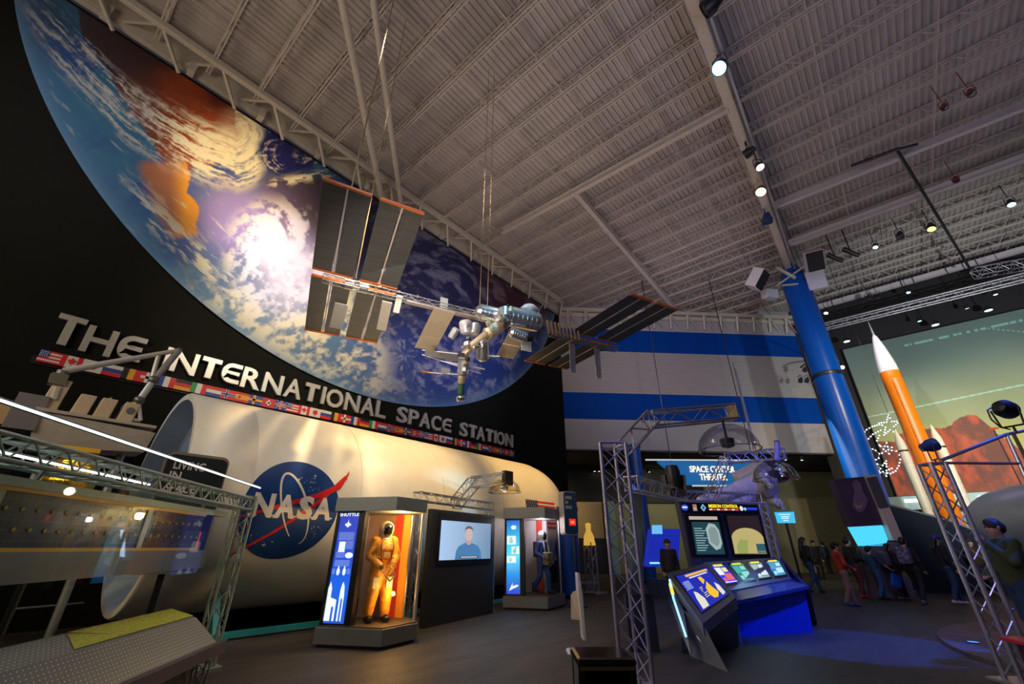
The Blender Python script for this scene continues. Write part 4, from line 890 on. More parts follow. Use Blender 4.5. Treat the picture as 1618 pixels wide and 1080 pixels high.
m = bpy.data.materials.new('video_backdrop'); m.use_nodes = True; nt = m.node_tree; bs = nt.nodes['Principled BSDF']; tc = nt.nodes.new('ShaderNodeTexCoord'); sp = nt.nodes.new('ShaderNodeSeparateXYZ'); rp = nt.nodes.new('ShaderNodeValToRGB')
nt.links.new(tc.outputs['Generated'], sp.inputs[0]); nt.links.new(sp.outputs['Y'], rp.inputs[0]); nt.links.new(rp.outputs[0], bs.inputs['Emission Color']); bs.inputs['Emission Strength'].default_value = 1
rp.color_ramp.elements[0].color = (.42, .60, .85, 1); rp.color_ramp.elements[1].color = (.16, .27, .42, 1); bs.inputs['Base Color'].default_value = (0, 0, 0, 1)
B().quad(TP(su0, -.043, sz0), TP(su1, -.043, sz0), TP(su1, -.043, sz1), TP(su0, -.043, sz1)).build('video_picture', m, r)
def SP(x, z, e): return TP(su0+(su1-su0)*x, -.044-e*.002, sz0+(sz1-sz0)*z)
def poly2(name, pts, c, e, es=1.): B().quad(*[SP(x, z, e) for x, z in pts]).build(name, glow(name+'_%d' % e, c, es), r)
poly2('video_shirt', [(.27, 0), (.29, .22), (.33, .34), (.43, .42), (.50, .44), (.62, .42), (.72, .36), (.78, .22), (.80, 0)], (.06, .20, .42), 1)
poly2('video_collar', [(.45, .42), (.52, .30), (.60, .42), (.58, .46), (.47, .46)], (.04, .14, .33), 2)
poly2('video_neck', [(.47, .42), (.52, .36), (.58, .42), (.58, .56), (.47, .56)], (.50, .34, .32), 3)
poly2('video_face', el(.52, .68, .075, .19, 20), (.62, .44, .42), 4)
poly2('video_hair', [(.44, .72), (.44, .82), (.47, .88), (.52, .90), (.57, .88), (.60, .82), (.60, .74), (.58, .80), (.52, .83), (.46, .80)], (.12, .10, .12), 5)
poly2('video_caption', [(.36, .03), (.72, .03), (.72, .09), (.36, .09)], (.03, .03, .05), 6)
for k in range(9): poly2('video_caption_text', [(.38+.036*k, .045), (.405+.036*k, .045), (.405+.036*k, .075), (.38+.036*k, .075)], (.8, .8, .85), 7)
lamp('AREA', tuple(TP(W*.5, -.3, 1.7)), tuple(TP(W*.5, -3, .9)), 10, (.5, .7, 1), .6)
t = thing('screen_truss', 'aluminium goal truss framing the black video panel', 'truss', tuple((TL+TR)/2+tn*.3))
for u in (-.2, W+.12): truss_parts(t, TP(u, .28, .05), TP(u, .28, 2.62), .24, .24, alu, .018, .008)
truss_parts(t, TP(-.3, .28, 2.74), TP(W+.24, .28, 2.74), .2, .2, alu, .018, .008)
for u in (-.2, W+.12): B().box(tuple(TP(u, .28, .02)), (.36, .36, .04)).build('base_plate', alu_d, t)
def dome_lamp(name, label, c, R, dm, M=None, hgt=.62, mount=.25):
    r = thing(name, label, 'lamp', tuple(c)); pr = [(R*cos(t), R*hgt*sin(t)) for t in np.linspace(0, pi/2-.06, 12)]
    B().lathe([(R*1.015, -.012), (R*1.03, 0), (R*1.0, .0)]+pr, 40, M=M).build('dome', dm, r, smooth=True, local=True)
    B().lathe([(R*1.03, -.01), (R*1.04, .0), (R*1.03, .01), (R*1.0, .0)], 40, M=M).build('rim', glass('rim_glass', (.9, .9, 1), .35), r, smooth=True, local=True)
    b = B(); b.tube((0, 0, R*hgt*.45), (0, 0, R*hgt+mount), .022, 8); b.lathe([(.02, R*hgt*.5), (.12*R/.5, R*hgt*.42), (.11*R/.5, R*hgt*.15), (.02, R*hgt*.08)], 16)
    b.build('lamp_holder', mat('dark_lilac_metal', (.05, .045, .07), .4), r, smooth=True, local=True); return r
dg = glass('dome_glass', (.80, .80, .86), .10, .05)
# arched lamp truss above the video panel
A0 = fd(720, 796, 12.2); A1 = fd(748, 762, 11.6); A2 = fd(802, 755, 11.2)
t = thing('lamp_truss', 'bent truss arm over the video panel holding a dome lamp', 'truss', tuple(A0))
truss_parts(t, A0, A1, .26, .26, alu_d, .018, .009, up=(0, 0, 1)); truss_parts(t, A1, A2, .26, .26, alu_d, .018, .009)
B().box(tuple(A2+V(0, 0, 0)), (.12, .3, .34)).build('end_plate', black_m, t)
dome_lamp('dome_lamp', 'clear dome lamp lit warm in front of the white module', fd(797, 777, 11.2), .40, glass('dome_warm', (.98, .86, .66), .10, .05), hgt=.8, mount=.05)
lamp('POINT', tuple(fd(797, 777, 11.0)-V(0, 0, .15)), None, 12, (1, .8, .45), .08)
# ------------------------------------------------------------------ signs
def round_rect(w, h, rr, n=6):
    P_ = []
    for cx, cy, a0 in ((w-rr, rr, -pi/2), (w-rr, h-rr, 0), (rr, h-rr, pi/2), (rr, rr, pi)):
        for i in range(n+1): a = a0+pi/2*i/n; P_.append((cx+rr*cos(a), cy+rr*sin(a)))
    return P_
def show_sign(label, org, X, w, h, face, rim, th, lines, redbox, next_y, foot=None):
    X = Vector(X).normalized(); N = V(X.y, -X.x, 0); N = N if N.dot(-Vector(org)) > 0 else -N
    r = thing('show_sign', label, 'sign', tuple(org))
    B().prism([Vector(org)+X*x+V(0, 0, z) for x, z in round_rect(w, h, .12)], N*-th).build('board', rim, r)
    B().prism([Vector(org)+X*(x*.95+w*.025)+V(0, 0, z*.95+h*.025)+N*.012 for x, z in round_rect(w, h, .11)], N*-.015).build('face', face, r)
    Y = V(0, 0, 1); XX = X if X.cross(Y).dot(N) > 0 else -X; o0 = Vector(org) if XX == X else Vector(org)+X*w
    for t_, x, z, hh, ww in lines: text(t_, o0+XX*x+Y*z+N*.016, XX, Y, hh, mat('sign_white', (.75, .68, .62), .5), 'lettering', r, bold=.02, ext=.004, width=ww)
    if next_y: text('NEXT SHOW IN', o0+XX*.12+Y*next_y+N*.016, XX, Y, .045, mat('sign_rose', (.6, .35, .3), .5), 'lettering', r, bold=.01, ext=.003, width=w*.55)
    if redbox: 
        x, z, ww, hh = redbox; b = B(); b.quad(*[o0+XX*(x+i*ww)+Y*(z+j*hh)+N*.016 for i, j in ((0, 0), (1, 0), (1, 1), (0, 1))]); b.build('counter', glow('red_counter', (.85, .02, .01), 1), r)
        B().quad(*[o0+XX*(x+ww*.2+i*ww*.6)+Y*(z+hh*.3+j*hh*.4)+N*.018 for i, j in ((0, 0), (1, 0), (1, 1), (0, 1))]).build('digits', glow('red_digits', (1, .12, .06), 1.6), r)
    return r
show_sign('black rounded sign reading LIVING IN in front of the module near end', (-9.85, 1.82, 1.2), (0, 1, 0), 1.02, 2.0, mat('sign_black', (.02, .025, .03), .35), mat('sign_rim', (.25, .20, .16), .5), .12,
          [('LIVING', .14, 1.70, .14, .50), ('IN', .12, 1.52, .13, .18), ('SPACE', .12, 1.30, .14, .46)], (.62, .30, .26, .36), .88)
b = thing('sign_post', 'thin dark floor post under the black rounded sign', 'post', (-9.95, 2.33, 0)); B().box((0, 0, .62), (.08, .08, 1.2)).build('post', black_m, b, local=True); B().box((0, 0, .015), (.4, .5, .03)).build('foot', black_m, b, local=True)
q = fd(893, 845, 14.6); q2 = fd(915, 845, 15.0)
show_sign('blue rounded sign with a red counter box beside the far end of the module', (q.x, q.y, q.z), (q2-q), .62, 1.32, mat('sign_teal_blue', (.02, .09, .20), .35), mat('sign_rim_pale', (.55, .5, .45), .5), .22,
          [('LIVING', .07, 1.08, .09, .3), ('IN', .07, .93, .09, .12), ('SPACE', .07, .78, .09, .28)], (.2, .28, .3, .2), None)
b = thing('sign_post', 'thin dark post under the blue rounded sign', 'post', (q.x+.1, q.y+.35, 0)); B().box((0, 0, q.z/2), (.08, .08, q.z)).build('post', black_m, b, local=True); B().box((0, 0, .02), (.4, .4, .04)).build('foot', black_m, b, local=True)
# ------------------------------------------------------------------ payload shelf with robotic arm, upper left
r = thing('payload_rack', 'long cream station payload rack with a stepped front above the truss at left', 'model', (-12.3, .8, 0))
cr2 = mat('rack_cream', (.55, .48, .42), .5, noise=.06)
b = B(); b.hexa([V(-12, .12, 3.30), V(-12, 1.80, 3.45), V(-12.8, 1.80, 3.45), V(-12.8, .12, 3.30)], [V(-11.9, -.02, 3.95), V(-11.9, 1.86, 3.86), V(-12.8, 1.86, 3.86), V(-12.8, -.02, 3.95)]); b.build('hull', cr2, r)
B().box((-12.3, .9, 3.97), (.9, 1.86, .06)).build('top_plate', cr2, r)
B().box((-12.35, -.12, 3.9), (.9, .42, .66)).build('end_block', mat('rack_grey', (.22, .21, .22), .5), r); B().box((-12.5, -1.2, 3.85), (.9, 1.9, .42)).build('tail_block', mat('rack_tan', (.62, .42, .22), .5), r)
b = B(); b.tube((-12.4, .4, 0), (-12.4, .4, 3.35), .07, 10); b.build('support_leg', alu_d, r); B().tube((-12.4, 1.5, 0), (-12.4, 1.5, 3.4), .07, 10).build('support_leg', alu_d, r)
B().tube((-12.5, -1.2, 0), (-12.5, -1.2, 3.66), .07, 10).build('support_leg', alu_d, r)
for k, y in enumerate((.12, .56, .90, 1.28)):
    t = thing('payload_box', ['tallest tan box on the payload rack, under the arm tip', 'second box from the left on the payload rack', 'third box from the left on the payload rack, with gold cap', 'rightmost box on the payload rack, with a grey round port'][k], 'box', (-12.2, y, 4.0), 0, 'boxes on the payload rack')
    hh = .62 if k == 0 else .42; b = B(); b.hexa([V(.25, -.13, 0), V(.25, .13, 0), V(-.25, .13, 0), V(-.25, -.13, 0)], [V(.25, -.08, hh), V(.25, .17, hh), V(-.25, .17, hh), V(-.25, -.08, hh)]); b.build('shell', mat('box_cream', (.66, .52, .36), .5), t, local=True, bevel=.02)
    if k != 1: B().lathe([(.03, hh), (.03, hh+.06), (.01, hh+.09)], 10, (0, .05, 0)).build('cap', gold_m, t, local=True)
    if k == 3: B().tube((.25, .04, .24), (.262, .04, .24), .075, 20).build('port', mat('port_grey', (.15, .15, .16), .5), t, local=True)
XA = -12.0
def ax(px, py): return gx(px, py, XA)
r = thing('robotic_arm', 'jointed white robotic arm reaching up over the wall letters', 'robot arm', tuple(ax(210, 662)))
e0, e1, e2, e3 = ax(220, 632), ax(243, 600), ax(283, 553), ax(100, 586)
pale = mat('arm_grey', (.58, .56, .56), .4, .2)
B().tube(ax(190, 660), e0, .045, 8).build('strut', pale, r); B().tube(ax(222, 664), ax(219, 638), .04, 8).build('strut', pale, r); B().tube(ax(190, 660), ax(222, 664), .035, 8).build('strut', pale, r); B().tube(ax(240, 598), ax(250, 562), .045, 10).build('strut', pale, r)
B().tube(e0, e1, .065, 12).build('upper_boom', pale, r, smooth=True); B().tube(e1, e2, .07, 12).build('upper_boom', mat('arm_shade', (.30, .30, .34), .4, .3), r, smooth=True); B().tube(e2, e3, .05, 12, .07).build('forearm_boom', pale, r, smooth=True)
for p, s_ in ((e0, .10), (e1, .11), (e2, .07)): B().sphere(p, s_, 12).build('joint', mat('joint_dark', (.16, .15, .15), .4, .5), r, smooth=True)
b = B(); c = ax(92, 600); b.tube(e3, c, .09, 10); b.box(tuple(c), (.2, .24, .22)); b.path([ax(77, 606), ax(82, 590), ax(98, 590), ax(100, 606), ax(77, 606)], .02); b.build('hand_effector', mat('effector', (.22, .20, .17), .5, .4), r)
B().tube(ax(92, 612), ax(85, 632), .09, 10).build('hand_effector', cr2, r)
# ------------------------------------------------------------------ front left solar array display
DO = Vector((-8.40, 2.83, 0)); DE = V(.764, -.645, 0).normalized(); DN = V(.645, .764, 0).normalized()
if DN.dot(-DO) < 0: DN = -DN
def DP(u, n, z): q = DO+DE*u+DN*n; return V(q.x, q.y, z)
grt = mat('green_grey_steel', (.30, .37, .33), .4, .3)
t = thing('display_truss', 'aluminium gantry truss over the solar panel display at the left', 'truss', tuple(DP(0, 0, 0)))
truss_parts(t, DP(.02, .0, .05), DP(.02, .0, 2.38), .22, .22, grt, .02, .009, n=9)
truss_parts(t, DP(-.1, .0, 2.26), DP(7.0, .0, 2.26), .24, .17, grt, .018, .009, n=44)
B().box(tuple(DP(.02, 0, .02)), (.4, .4, .04)).build('base_plate', grt, t); B().box(tuple(DP(.05, .03, 1.42)), (.2, .24, .06)).build('clamp', grt, t)
truss_parts(t, DP(7.1, .0, .05), DP(7.1, .0, 2.38), .22, .22, grt, .02, .009, n=9); B().box(tuple(DP(7.1, 0, .02)), (.4, .4, .04)).build('base_plate', grt, t)
for k, (u0, u1, z, n_) in enumerate(((-.02, 7, 2.53, .16), (2.5, 7, 2.26, -.10))):
    r = thing('light_tube', ['long bright white light tube on top of the left gantry truss', 'lower white light tube running inside the left gantry truss'][k], 'lamp', tuple(DP(u0, n_, z)))
    B().tube(DP(u0, n_, z), DP(u1, n_, z), .009, 10).build('tube', glow('tube_light', (.88, .95, 1), 4.5), r)
    B().bar(DP(u0-.06, n_-.03, z+.01), DP(u1, n_-.03, z+.01), .05, .03).build('housing', mat('tube_housing', (.10, .11, .11), .4), r)
r = thing('solar_panel', 'blue gridded solar array panel with yellow edges behind clear acrylic', 'solar panel', tuple(DP(3, -.12, 1.8)))
cell = bpy.data.materials.new('solar_cells'); cell.use_nodes = True; nt = cell.node_tree; L = nt.links.new; bs = nt.nodes['Principled BSDF']
tc = nt.nodes.new('ShaderNodeTexCoord'); br = nt.nodes.new('ShaderNodeTexBrick'); br.offset = 0; br.inputs['Scale'].default_value = 1; br.inputs['Brick Width'].default_value = .075; br.inputs['Row Height'].default_value = .075; br.inputs['Mortar Size'].default_value = .004
br.inputs['Color1'].default_value = (.006, .012, .03, 1); br.inputs['Color2'].default_value = (.010, .018, .042, 1); br.inputs['Mortar'].default_value = (.05, .06, .06, 1); bs.inputs['Specular IOR Level'].default_value = .25
L(tc.outputs['UV'], br.inputs['Vector']); L(br.outputs['Color'], bs.inputs['Base Color']); bs.inputs['Roughness'].default_value = .22
PU0, PU1, PZ0, PZ1 = 1.1, 7.1, 1.60, 2.0
def pan(u0, u1, n0, n1, z0, z1): return B().hexa([DP(u0, n0, z0), DP(u1, n0, z0), DP(u1, n1, z0), DP(u0, n1, z0)], [DP(u0, n0, z1), DP(u1, n0, z1), DP(u1, n1, z1), DP(u0, n1, z1)])
o = pan(PU0, PU1, -.10, -.06, PZ0, PZ1).build('cell_sheet', cell, r); uvl = o.data.uv_layers.new(name='UVMap')
for lp in o.data.loops:
    w = r.matrix_basis @ o.data.vertices[lp.vertex_index].co; uvl.data[lp.index].uv = ((w-DO).dot(DE), w.z)
pan(PU0, PU1, -.12, -.04, PZ1, PZ1+.03).build('edge_rail', mat('yellow_edge', (.62, .33, .02), .4, .3), r); pan(PU0, PU1, -.12, -.04, PZ0-.03, PZ0).build('edge_rail', mat('yellow_edge', (.62, .33, .02), .4, .3), r)
pan(PU0-.6, PU1, -.13, -.02, PZ1+.03, PZ1+.10).build('top_rail', grt, r); pan(PU0-.3, PU1, -.14, -.03, PZ0-.26, PZ0-.03).build('skirt', mat('frosted_skirt', (.15, .17, .17), .3), r)
for u in (2.35, 4.25, 6.3): pan(u, u+.09, -.055, -.045, PZ0, PZ1+.03).build('mullion', mat('mullion', (.30, .32, .24), .4, .4), r)
b = B()
for i in range(int((PU1-PU0)/.15)):
    for j in range(2): c = DP(PU0+.08+.15*i, -.055, PZ0+.13+.15*j); b.prism([c+DE*.02*cos(pi*k/2)+V(0, 0, .02*sin(pi*k/2)) for k in range(4)], DN*.004)
b.build('contact_dots', mat('dot_yellow', (.75, .45, .04), .5), r)['kind'] = 'stuff'
for u in (1.2, 4.0, 6.9): B().tube(DP(u, -.1, 2.05), DP(u, -.05, 2.2), .02, 8).build('hanger', alu_d, r)
r = thing('acrylic_guard', 'clear acrylic sheet in front of the solar array panel', 'panel', tuple(DP(3, .1, 1.4))); pan(.35, 7.0, .10, .11, 1.3, 2.16).build('sheet', glass('acrylic', (.94, .97, .96), .018), r)
for u in (.36, 6.9): B().bar(DP(u, .105, 1.28), DP(u, .105, 2.2), .02, .02).build('edge_strip', alu, r)
perf = bpy.data.materials.new('perforated_metal'); perf.use_nodes = True; nt = perf.node_tree; L = nt.links.new; bs = nt.nodes['Principled BSDF']; bs.inputs['Metallic'].default_value = .35; bs.inputs['Roughness'].default_value = .42
tc = nt.nodes.new('ShaderNodeTexCoord'); vo = nt.nodes.new('ShaderNodeTexVoronoi'); vo.inputs['Scale'].default_value = 18; vo.inputs['Randomness'].default_value = 0.0; L(tc.outputs['UV'], vo.inputs['Vector'])
rp = nt.nodes.new('ShaderNodeValToRGB'); L(vo.outputs['Distance'], rp.inputs[0]); rp.color_ramp.elements[0].color = (.78, .82, .80, 1); rp.color_ramp.elements[1].color = (.20, .225, .225, 1); rp.color_ramp.elements[0].position = .10; rp.color_ramp.elements[1].position = .16; L(rp.outputs[0], bs.inputs['Base Color'])
r = thing('display_plinth', 'long perforated metal trough plinth under the solar array display', 'plinth', tuple(DP(3, 0, 0)))
def uvit(o, sc=1.):
    uvl = o.data.uv_layers.new(name='UVMap')
    for lp in o.data.loops:
        w = r.matrix_basis @ o.data.vertices[lp.vertex_index].co; uvl.data[lp.index].uv = ((w-DO).dot(DE)*sc, (-(w-DO).dot(DN)+w.z)*sc)
yl = mat('yellow_green_mesh', (.42, .46, .04), .5, noise=.3, nscale=30, bump=.4)
o = B().hexa([DP(.75, -.32, .80), DP(7, -.32, .80), DP(7, .03, .70), DP(.75, .03, .70)], [DP(.75, -.32, .84), DP(7, -.32, .84), DP(7, .03, .74), DP(.75, .03, .74)]).build('top_tray', perf, r); uvit(o)
B().hexa([DP(.76, -.30, .841), DP(2.6, -.30, .841), DP(2.9, .0, .755), DP(.76, .0, .755)], [DP(.76, -.30, .85), DP(2.6, -.30, .85), DP(2.2, .0, .764), DP(.76, .0, .764)]).build('tray_liner', yl, r)
o = B().hexa([DP(.55, .30, .42), DP(7, .30, .42), DP(7, .28, .40), DP(.55, .28, .40)], [DP(.75, .04, .74), DP(7, .04, .74), DP(7, .02, .72), DP(.75, .02, .72)]).build('front_sheet', perf, r); uvit(o)
B().hexa([DP(.45, .26, .28), DP(7, .26, .28), DP(7, .40, .28), DP(.45, .40, .28)], [DP(.45, .26, .42), DP(7, .26, .42), DP(7, .40, .42), DP(.45, .40, .42)]).build('rail_lip', mat('lip_dark', (.10, .08, .09), .4), r)
B().hexa([DP(.75, -.32, .05), DP(7, -.32, .05), DP(7, .2, .05), DP(.75, .2, .05)], [DP(.75, -.32, .79), DP(7, -.32, .79), DP(7, .0, .68), DP(.75, .0, .68)]).build('core', mat('plinth_dark', (.03, .03, .03), .6), r)
for u in (.9, 2.4, 3.9, 5.6):
    t = thing('plinth_stand', 'low lattice stand under the front lip of the trough plinth', 'stand', tuple(DP(u, .33, 0)), 0, 'stands under the plinth lip'); truss_parts(t, DP(u, .33, .0), DP(u, .33, .28), .14, .14, alu_d, .012, .007, n=2)
# things seen behind the display
r = thing('gold_satellite', 'crumpled gold foil wrapped satellite behind the left gantry', 'satellite', tuple(gx(108, 770, -9.6)-V(0, 0, .25)))
c0 = gx(110, 752, -10.2); b = B(); b.lathe([(.05, -.42), (.30, -.40), (.36, -.1), (.26, .22), (.10, .34), (.02, .35)], 9, tuple(c0)); b.build('foil_body', gold_m, r)
B().box(tuple(c0+V(-.05, -.02, .42)), (.34, .5, .07)).build('top_bracket', mat('bracket_yellow', (.5, .3, .03), .4), r); B().tube(c0-V(0, 0, .4), plumb(c0, 0), .05, 10).build('stand_pole', black_m, r); B().lathe([(.3, 0), (.3, .03), (.02, .04)], 20, (c0.x, c0.y, 0)).build('stand_foot', black_m, r)
lamp('SPOT', (-7.5, -1.5, 4.5), tuple(c0), 260, (1, .8, .3), .1, 30, .8)
for k, (xa, ya, xb, yb, z) in enumerate(((20, 962, 132, 952, .5), (30, 965, 135, 960, .35))):
    tag(B().tube(gz(xa, ya, z), gz(xb, yb, z), .022, 8).build('floor_rail', alu_d), ['upper grey floor rail behind the solar display', 'lower grey floor rail behind the solar display'][k], 'rail')
tag(B().tube(gz(12, 935, .7), gz(135, 928, .7), .02, 8).build('barrier_rail', mat('barrier_ochre', (.6, .3, .03), .4)), 'ochre barrier rail seen under the solar display', 'rail')
for k, px in enumerate((14, 133)):
    p = gz((12, 135)[k], (935, 928)[k], .7); t = thing('rail_post', ['left post holding the low rails behind the solar display', 'right post holding the low rails behind the solar display'][k], 'post', (p.x, p.y, 0)); B().tube((0, 0, 0), (0, 0, .74), .025, 8).build('post', black_m, t, local=True); B().lathe([(.16, 0), (.16, .02), (.02, .03)], 16).build('foot', black_m, t, local=True)
# ------------------------------------------------------------------ hanging space station model
def at(px, py, d): dd = ray(px, py); return Vector(EP+dd*(d/(dd@FW)))      # depth along the lens axis
r = thing('station_model', 'large hanging space station model with orange trimmed solar wings in front of the mural', 'model', tuple(at(760, 500, 11.2)))
LA, RA = at(548, 448, 9.4), at(968, 550, 13.2); AX = (RA-LA).normalized(); ML = (RA-LA).length
def MP(t, a=0, b_=0): return LA+AX*ML*t+MU*a+MV*b_
MU = (Vector((0, 0, 1))-AX*AX.z).normalized(); MV = AX.cross(MU).normalized()
if MV.dot(-LA) < 0: MV = -MV
silver = mat('model_silver', (.70, .70, .74), .22, .9); dsil = mat('model_grey', (.34, .35, .38), .4, .5); lilac = mat('model_lilac', (.52, .50, .56), .4, .3); tanm = mat('model_tan', (.58, .46, .30), .4, .4)
blank = bpy.data.materials.new('array_blanket'); blank.use_nodes = True; nt = blank.node_tree; L = nt.links.new; bs = nt.nodes['Principled BSDF']; tc = nt.nodes.new('ShaderNodeTexCoord')
br = nt.nodes.new('ShaderNodeTexBrick'); br.offset = 0; br.inputs['Scale'].default_value = 1; br.inputs['Brick Width'].default_value = .6; br.inputs['Row Height'].default_value = .055; br.inputs['Mortar Size'].default_value = .003
br.inputs['Color1'].default_value = (.075, .085, .105, 1); br.inputs['Color2'].default_value = (.10, .105, .11, 1); br.inputs['Mortar'].default_value = (.17, .16, .14, 1); L(tc.outputs['UV'], br.inputs['Vector']); L(br.outputs['Color'], bs.inputs['Base Color']); bs.inputs['Roughness'].default_value = .35; bs.inputs['Metallic'].default_value = .3
def wing(c, dirv, length, width, gap, label=None):
    """two blankets, a mast between them and orange boxes at both ends, growing from c along dirv"""
    d = dirv.normalized(); N = AX.cross(d).normalized()
    for s_ in (-1, 1):
        o0 = c+AX*(s_*gap/2); o1 = c+AX*(s_*(gap/2+width)); a, b2 = (o0, o1) if s_ > 0 else (o1, o0)
        b = B(); b.hexa([a+d*.04, b2+d*.04, b2+d*.04+N*.012, a+d*.04+N*.012], [a+d*length, b2+d*length, b2+d*length+N*.012, a+d*length+N*.012]); o = b.build('array_blanket', blank, r)
        uvl = o.data.uv_layers.new(name='UVMap')
        for lp in o.data.loops: w = r.matrix_basis @ o.data.vertices[lp.vertex_index].co; uvl.data[lp.index].uv = ((w-c).dot(AX), (w-c).dot(d))
    B().bar(c+d*.03, c+d*length, .035, .02).build('array_mast', mat('mast_tan', (.62, .56, .50), .4, .2), r)
    for e in (0.02, length): B().bar(c-AX*(gap/2+width)+d*e, c+AX*(gap/2+width)+d*e, .05, .05).build('orange_box', orange_m, r)
tipL = at(593, 318, 7.75); baseL = at(562, 445, 9.45); dl = tipL-baseL; lenL = dl.length
tipR = at(1030, 480, 11.3); baseR = at(935, 535, 13.0); dr = tipR-baseR; lenR = dr.length
tL, tR = (baseL-LA).dot(AX)/ML, (baseR-LA).dot(AX)/ML
W1 = .40
for base, d, ln in ((baseL, dl, lenL), (baseL, -dl, lenL*.92), (baseR, dr, lenR), (baseR, -dr, lenR*.92)):
    for s_ in (-.49, .49): wing(base+AX*s_+d.normalized()*.10, d, ln, .38, .07)
# main truss
def mtruss(p0, p1, w, n):
    root = r; truss_parts(root, p0, p1, w, w, dsil, .012, .006, n=n)
mtruss(LA-AX*.5, MP(.52), .15, 22); mtruss(MP(.70), RA+AX*.15, .15, 14)
B().bar(MP(.17, -.10), MP(.52, -.10), .14, .02).build('truss_keel', mat('keel_rose', (.50, .42, .45), .4, .3), r)
for t in (.005, .045): B().tube(MP(t-.012, 0, 0), MP(t+.012, 0, 0), .13, 16).build('rotary_joint', silver, r, smooth=True)
for k in range(10): B().box(tuple(MP(.03+.012*k*1.6, .10, .05)), (.05, .05, .05)).build('truss_box', silver, r) if k % 3 == 0 else None
def slab(p, X, Y, w, h, t, m, name): 
    X = Vector(X).normalized(); Y = Vector(Y).normalized(); N = X.cross(Y).normalized(); p = Vector(p)
    q = [p-X*w/2-Y*h/2, p+X*w/2-Y*h/2, p+X*w/2+Y*h/2, p-X*w/2+Y*h/2]; return B().hexa(q, [a+N*t for a in q]).build(name, m, r)
# photovoltaic radiators hanging at both ends
slab(at(607, 500, 9.8), AX, at(600, 530, 10.2)-at(613, 470, 9.5), .22, .85, .03, mat('radiator_cream', (.62, .56, .48), .5), 'radiator_panel')
slab(at(535, 500, 9.6), AX, at(528, 530, 10)-at(543, 470, 9.3), .28, .75, .03, mat('radiator_tan', (.45, .42, .40), .5), 'radiator_panel')
slab(at(629, 480, 9.9), AX, at(627, 490, 9.9)-at(634, 460, 9.9), .14, .42, .03, mat('radiator_cream', (.62, .56, .48), .5), 'radiator_panel')
slab(at(904, 565, 12.7), AX, (0, .05, 1), .20, .95, .03, lilac, 'radiator_panel'); slab(at(944, 572, 13.0), AX, (0, .05, 1), .20, 1.0, .03, lilac, 'radiator_panel')
slab(at(945, 592, 12.95), AX, (0, .05, 1), .18, .22, .035, mat('radiator_bright', (.8, .75, .6), .4), 'radiator_tip')
# big folded heat radiators
for (px, py, d_, name) in ((685, 522, 10.4, 0), (812, 535, 11.2, 1)):
    p0 = at(px+(18 if name == 0 else 20), py-32, d_); p1 = at(px-14, py+30, d_+.9); dd = p1-p0
    for k in range(3):
        c = p0+dd*((k+.5)/3); slab(c, AX, dd, .55, dd.length/3*.97, .02, mat('radiator_sand', (.60, .50, .36), .5), 'heat_radiator')
for px, py, w in ((701, 480, .2), (703, 499, .2), (831, 545, .3)): slab(at(px, py, 10.9), AX, (0, 0, 1), w, .34, .03, mat('white_panel', (.72, .75, .75), .4), 'white_panel')
# pressurised modules: blue lit cylinders
def cyl(p0, p1, rad, m, name='lab_module', n=28, rib=True):
    p0 = Vector(p0); p1 = Vector(p1); d = (p1-p0).normalized(); L_ = (p1-p0).length; x = d.cross(Vector((0, 0, 1)) if abs(d.z) < .9 else Vector((1, 0, 0))).normalized(); y = x.cross(d); M = Matrix((x, y, d)).transposed()
    pr = [(.01, 0), (rad*.6, 0), (rad, rad*.35)]
    if rib:
        for k in range(1, 6): z = rad*.35+(L_-rad*.7)*k/6; pr += [(rad, z-.012), (rad*1.025, z-.01), (rad*1.025, z+.01), (rad, z+.012)]
    pr += [(rad, L_-rad*.35), (rad*.6, L_), (.01, L_)]
    return B().lathe(pr, n, tuple(p0), M).build(name, m, r, smooth=True)
cyl(at(752, 492, 10.6), at(800, 503, 10.9), .22, silver); cyl(at(800, 498, 10.7), at(853, 510, 11.1), .26, silver); cyl(at(797, 505, 10.4), at(797, 487, 10.6), .17, silver, 'node_module')
cyl(at(836, 494, 11.3), at(836, 482, 11.35), .24, lilac, 'storage_module', rib=False)
cyl(at(800, 508, 10.9), at(768, 528, 10.2), .15, tanm, 'node_module'); cyl(at(805, 524, 10.6), at(832, 534, 10.8), .14, silver, 'lab_module'); B().lathe([(.14, 0), (.16, .03), (.01, .06)], 20, tuple(at(834, 536, 10.8))).build('nozzle', black_m, r)
cyl(at(762, 535, 10.1), at(763, 570, 10.2), .16, silver, 'lab_module'); cyl(at(768, 528, 10.2), at(742, 550, 9.9), .10, tanm, 'cargo_module'); cyl(at(742, 550, 9.9), at(728, 566, 9.9), .08, tanm, 'cargo_module')
cyl(at(734, 505, 10.1), at(738, 528, 10.1), .15, lilac, 'airlock'); cyl(at(752, 510, 10.2), at(748, 530, 10.1), .13, dsil, 'airlock'); cyl(at(722, 518, 10.0), at(712, 535, 10.0), .09, dsil, 'antenna_pod')
cyl(at(733, 562, 9.9), at(730, 592, 9.95), .12, dsil, 'service_module'); cyl(at(730, 592, 9.95), at(729, 606, 10), .09, tanm, 'service_module'); cyl(at(729, 606, 10), at(728, 624, 10), .08, mat('model_green', (.03, .12, .05), .5), 'crew_ship'); cyl(at(728, 624, 10), at(728, 634, 10), .11, silver, 'crew_ship')
b = B(); 
for k in range(9): a = at(865+6*k, 517+1.4*k, 11.6+.1*k); b.bar(a+V(0, 0, .22), a-V(0, 0, .16)+AX*.05, .05, .05)
b.build('port_adapter', tanm, r); B().path([at(850, 505, 11.2), at(852, 488, 11.2), at(862, 478, 11.3)], .02).build('antenna', silver, r)
rnd = random.Random(3)
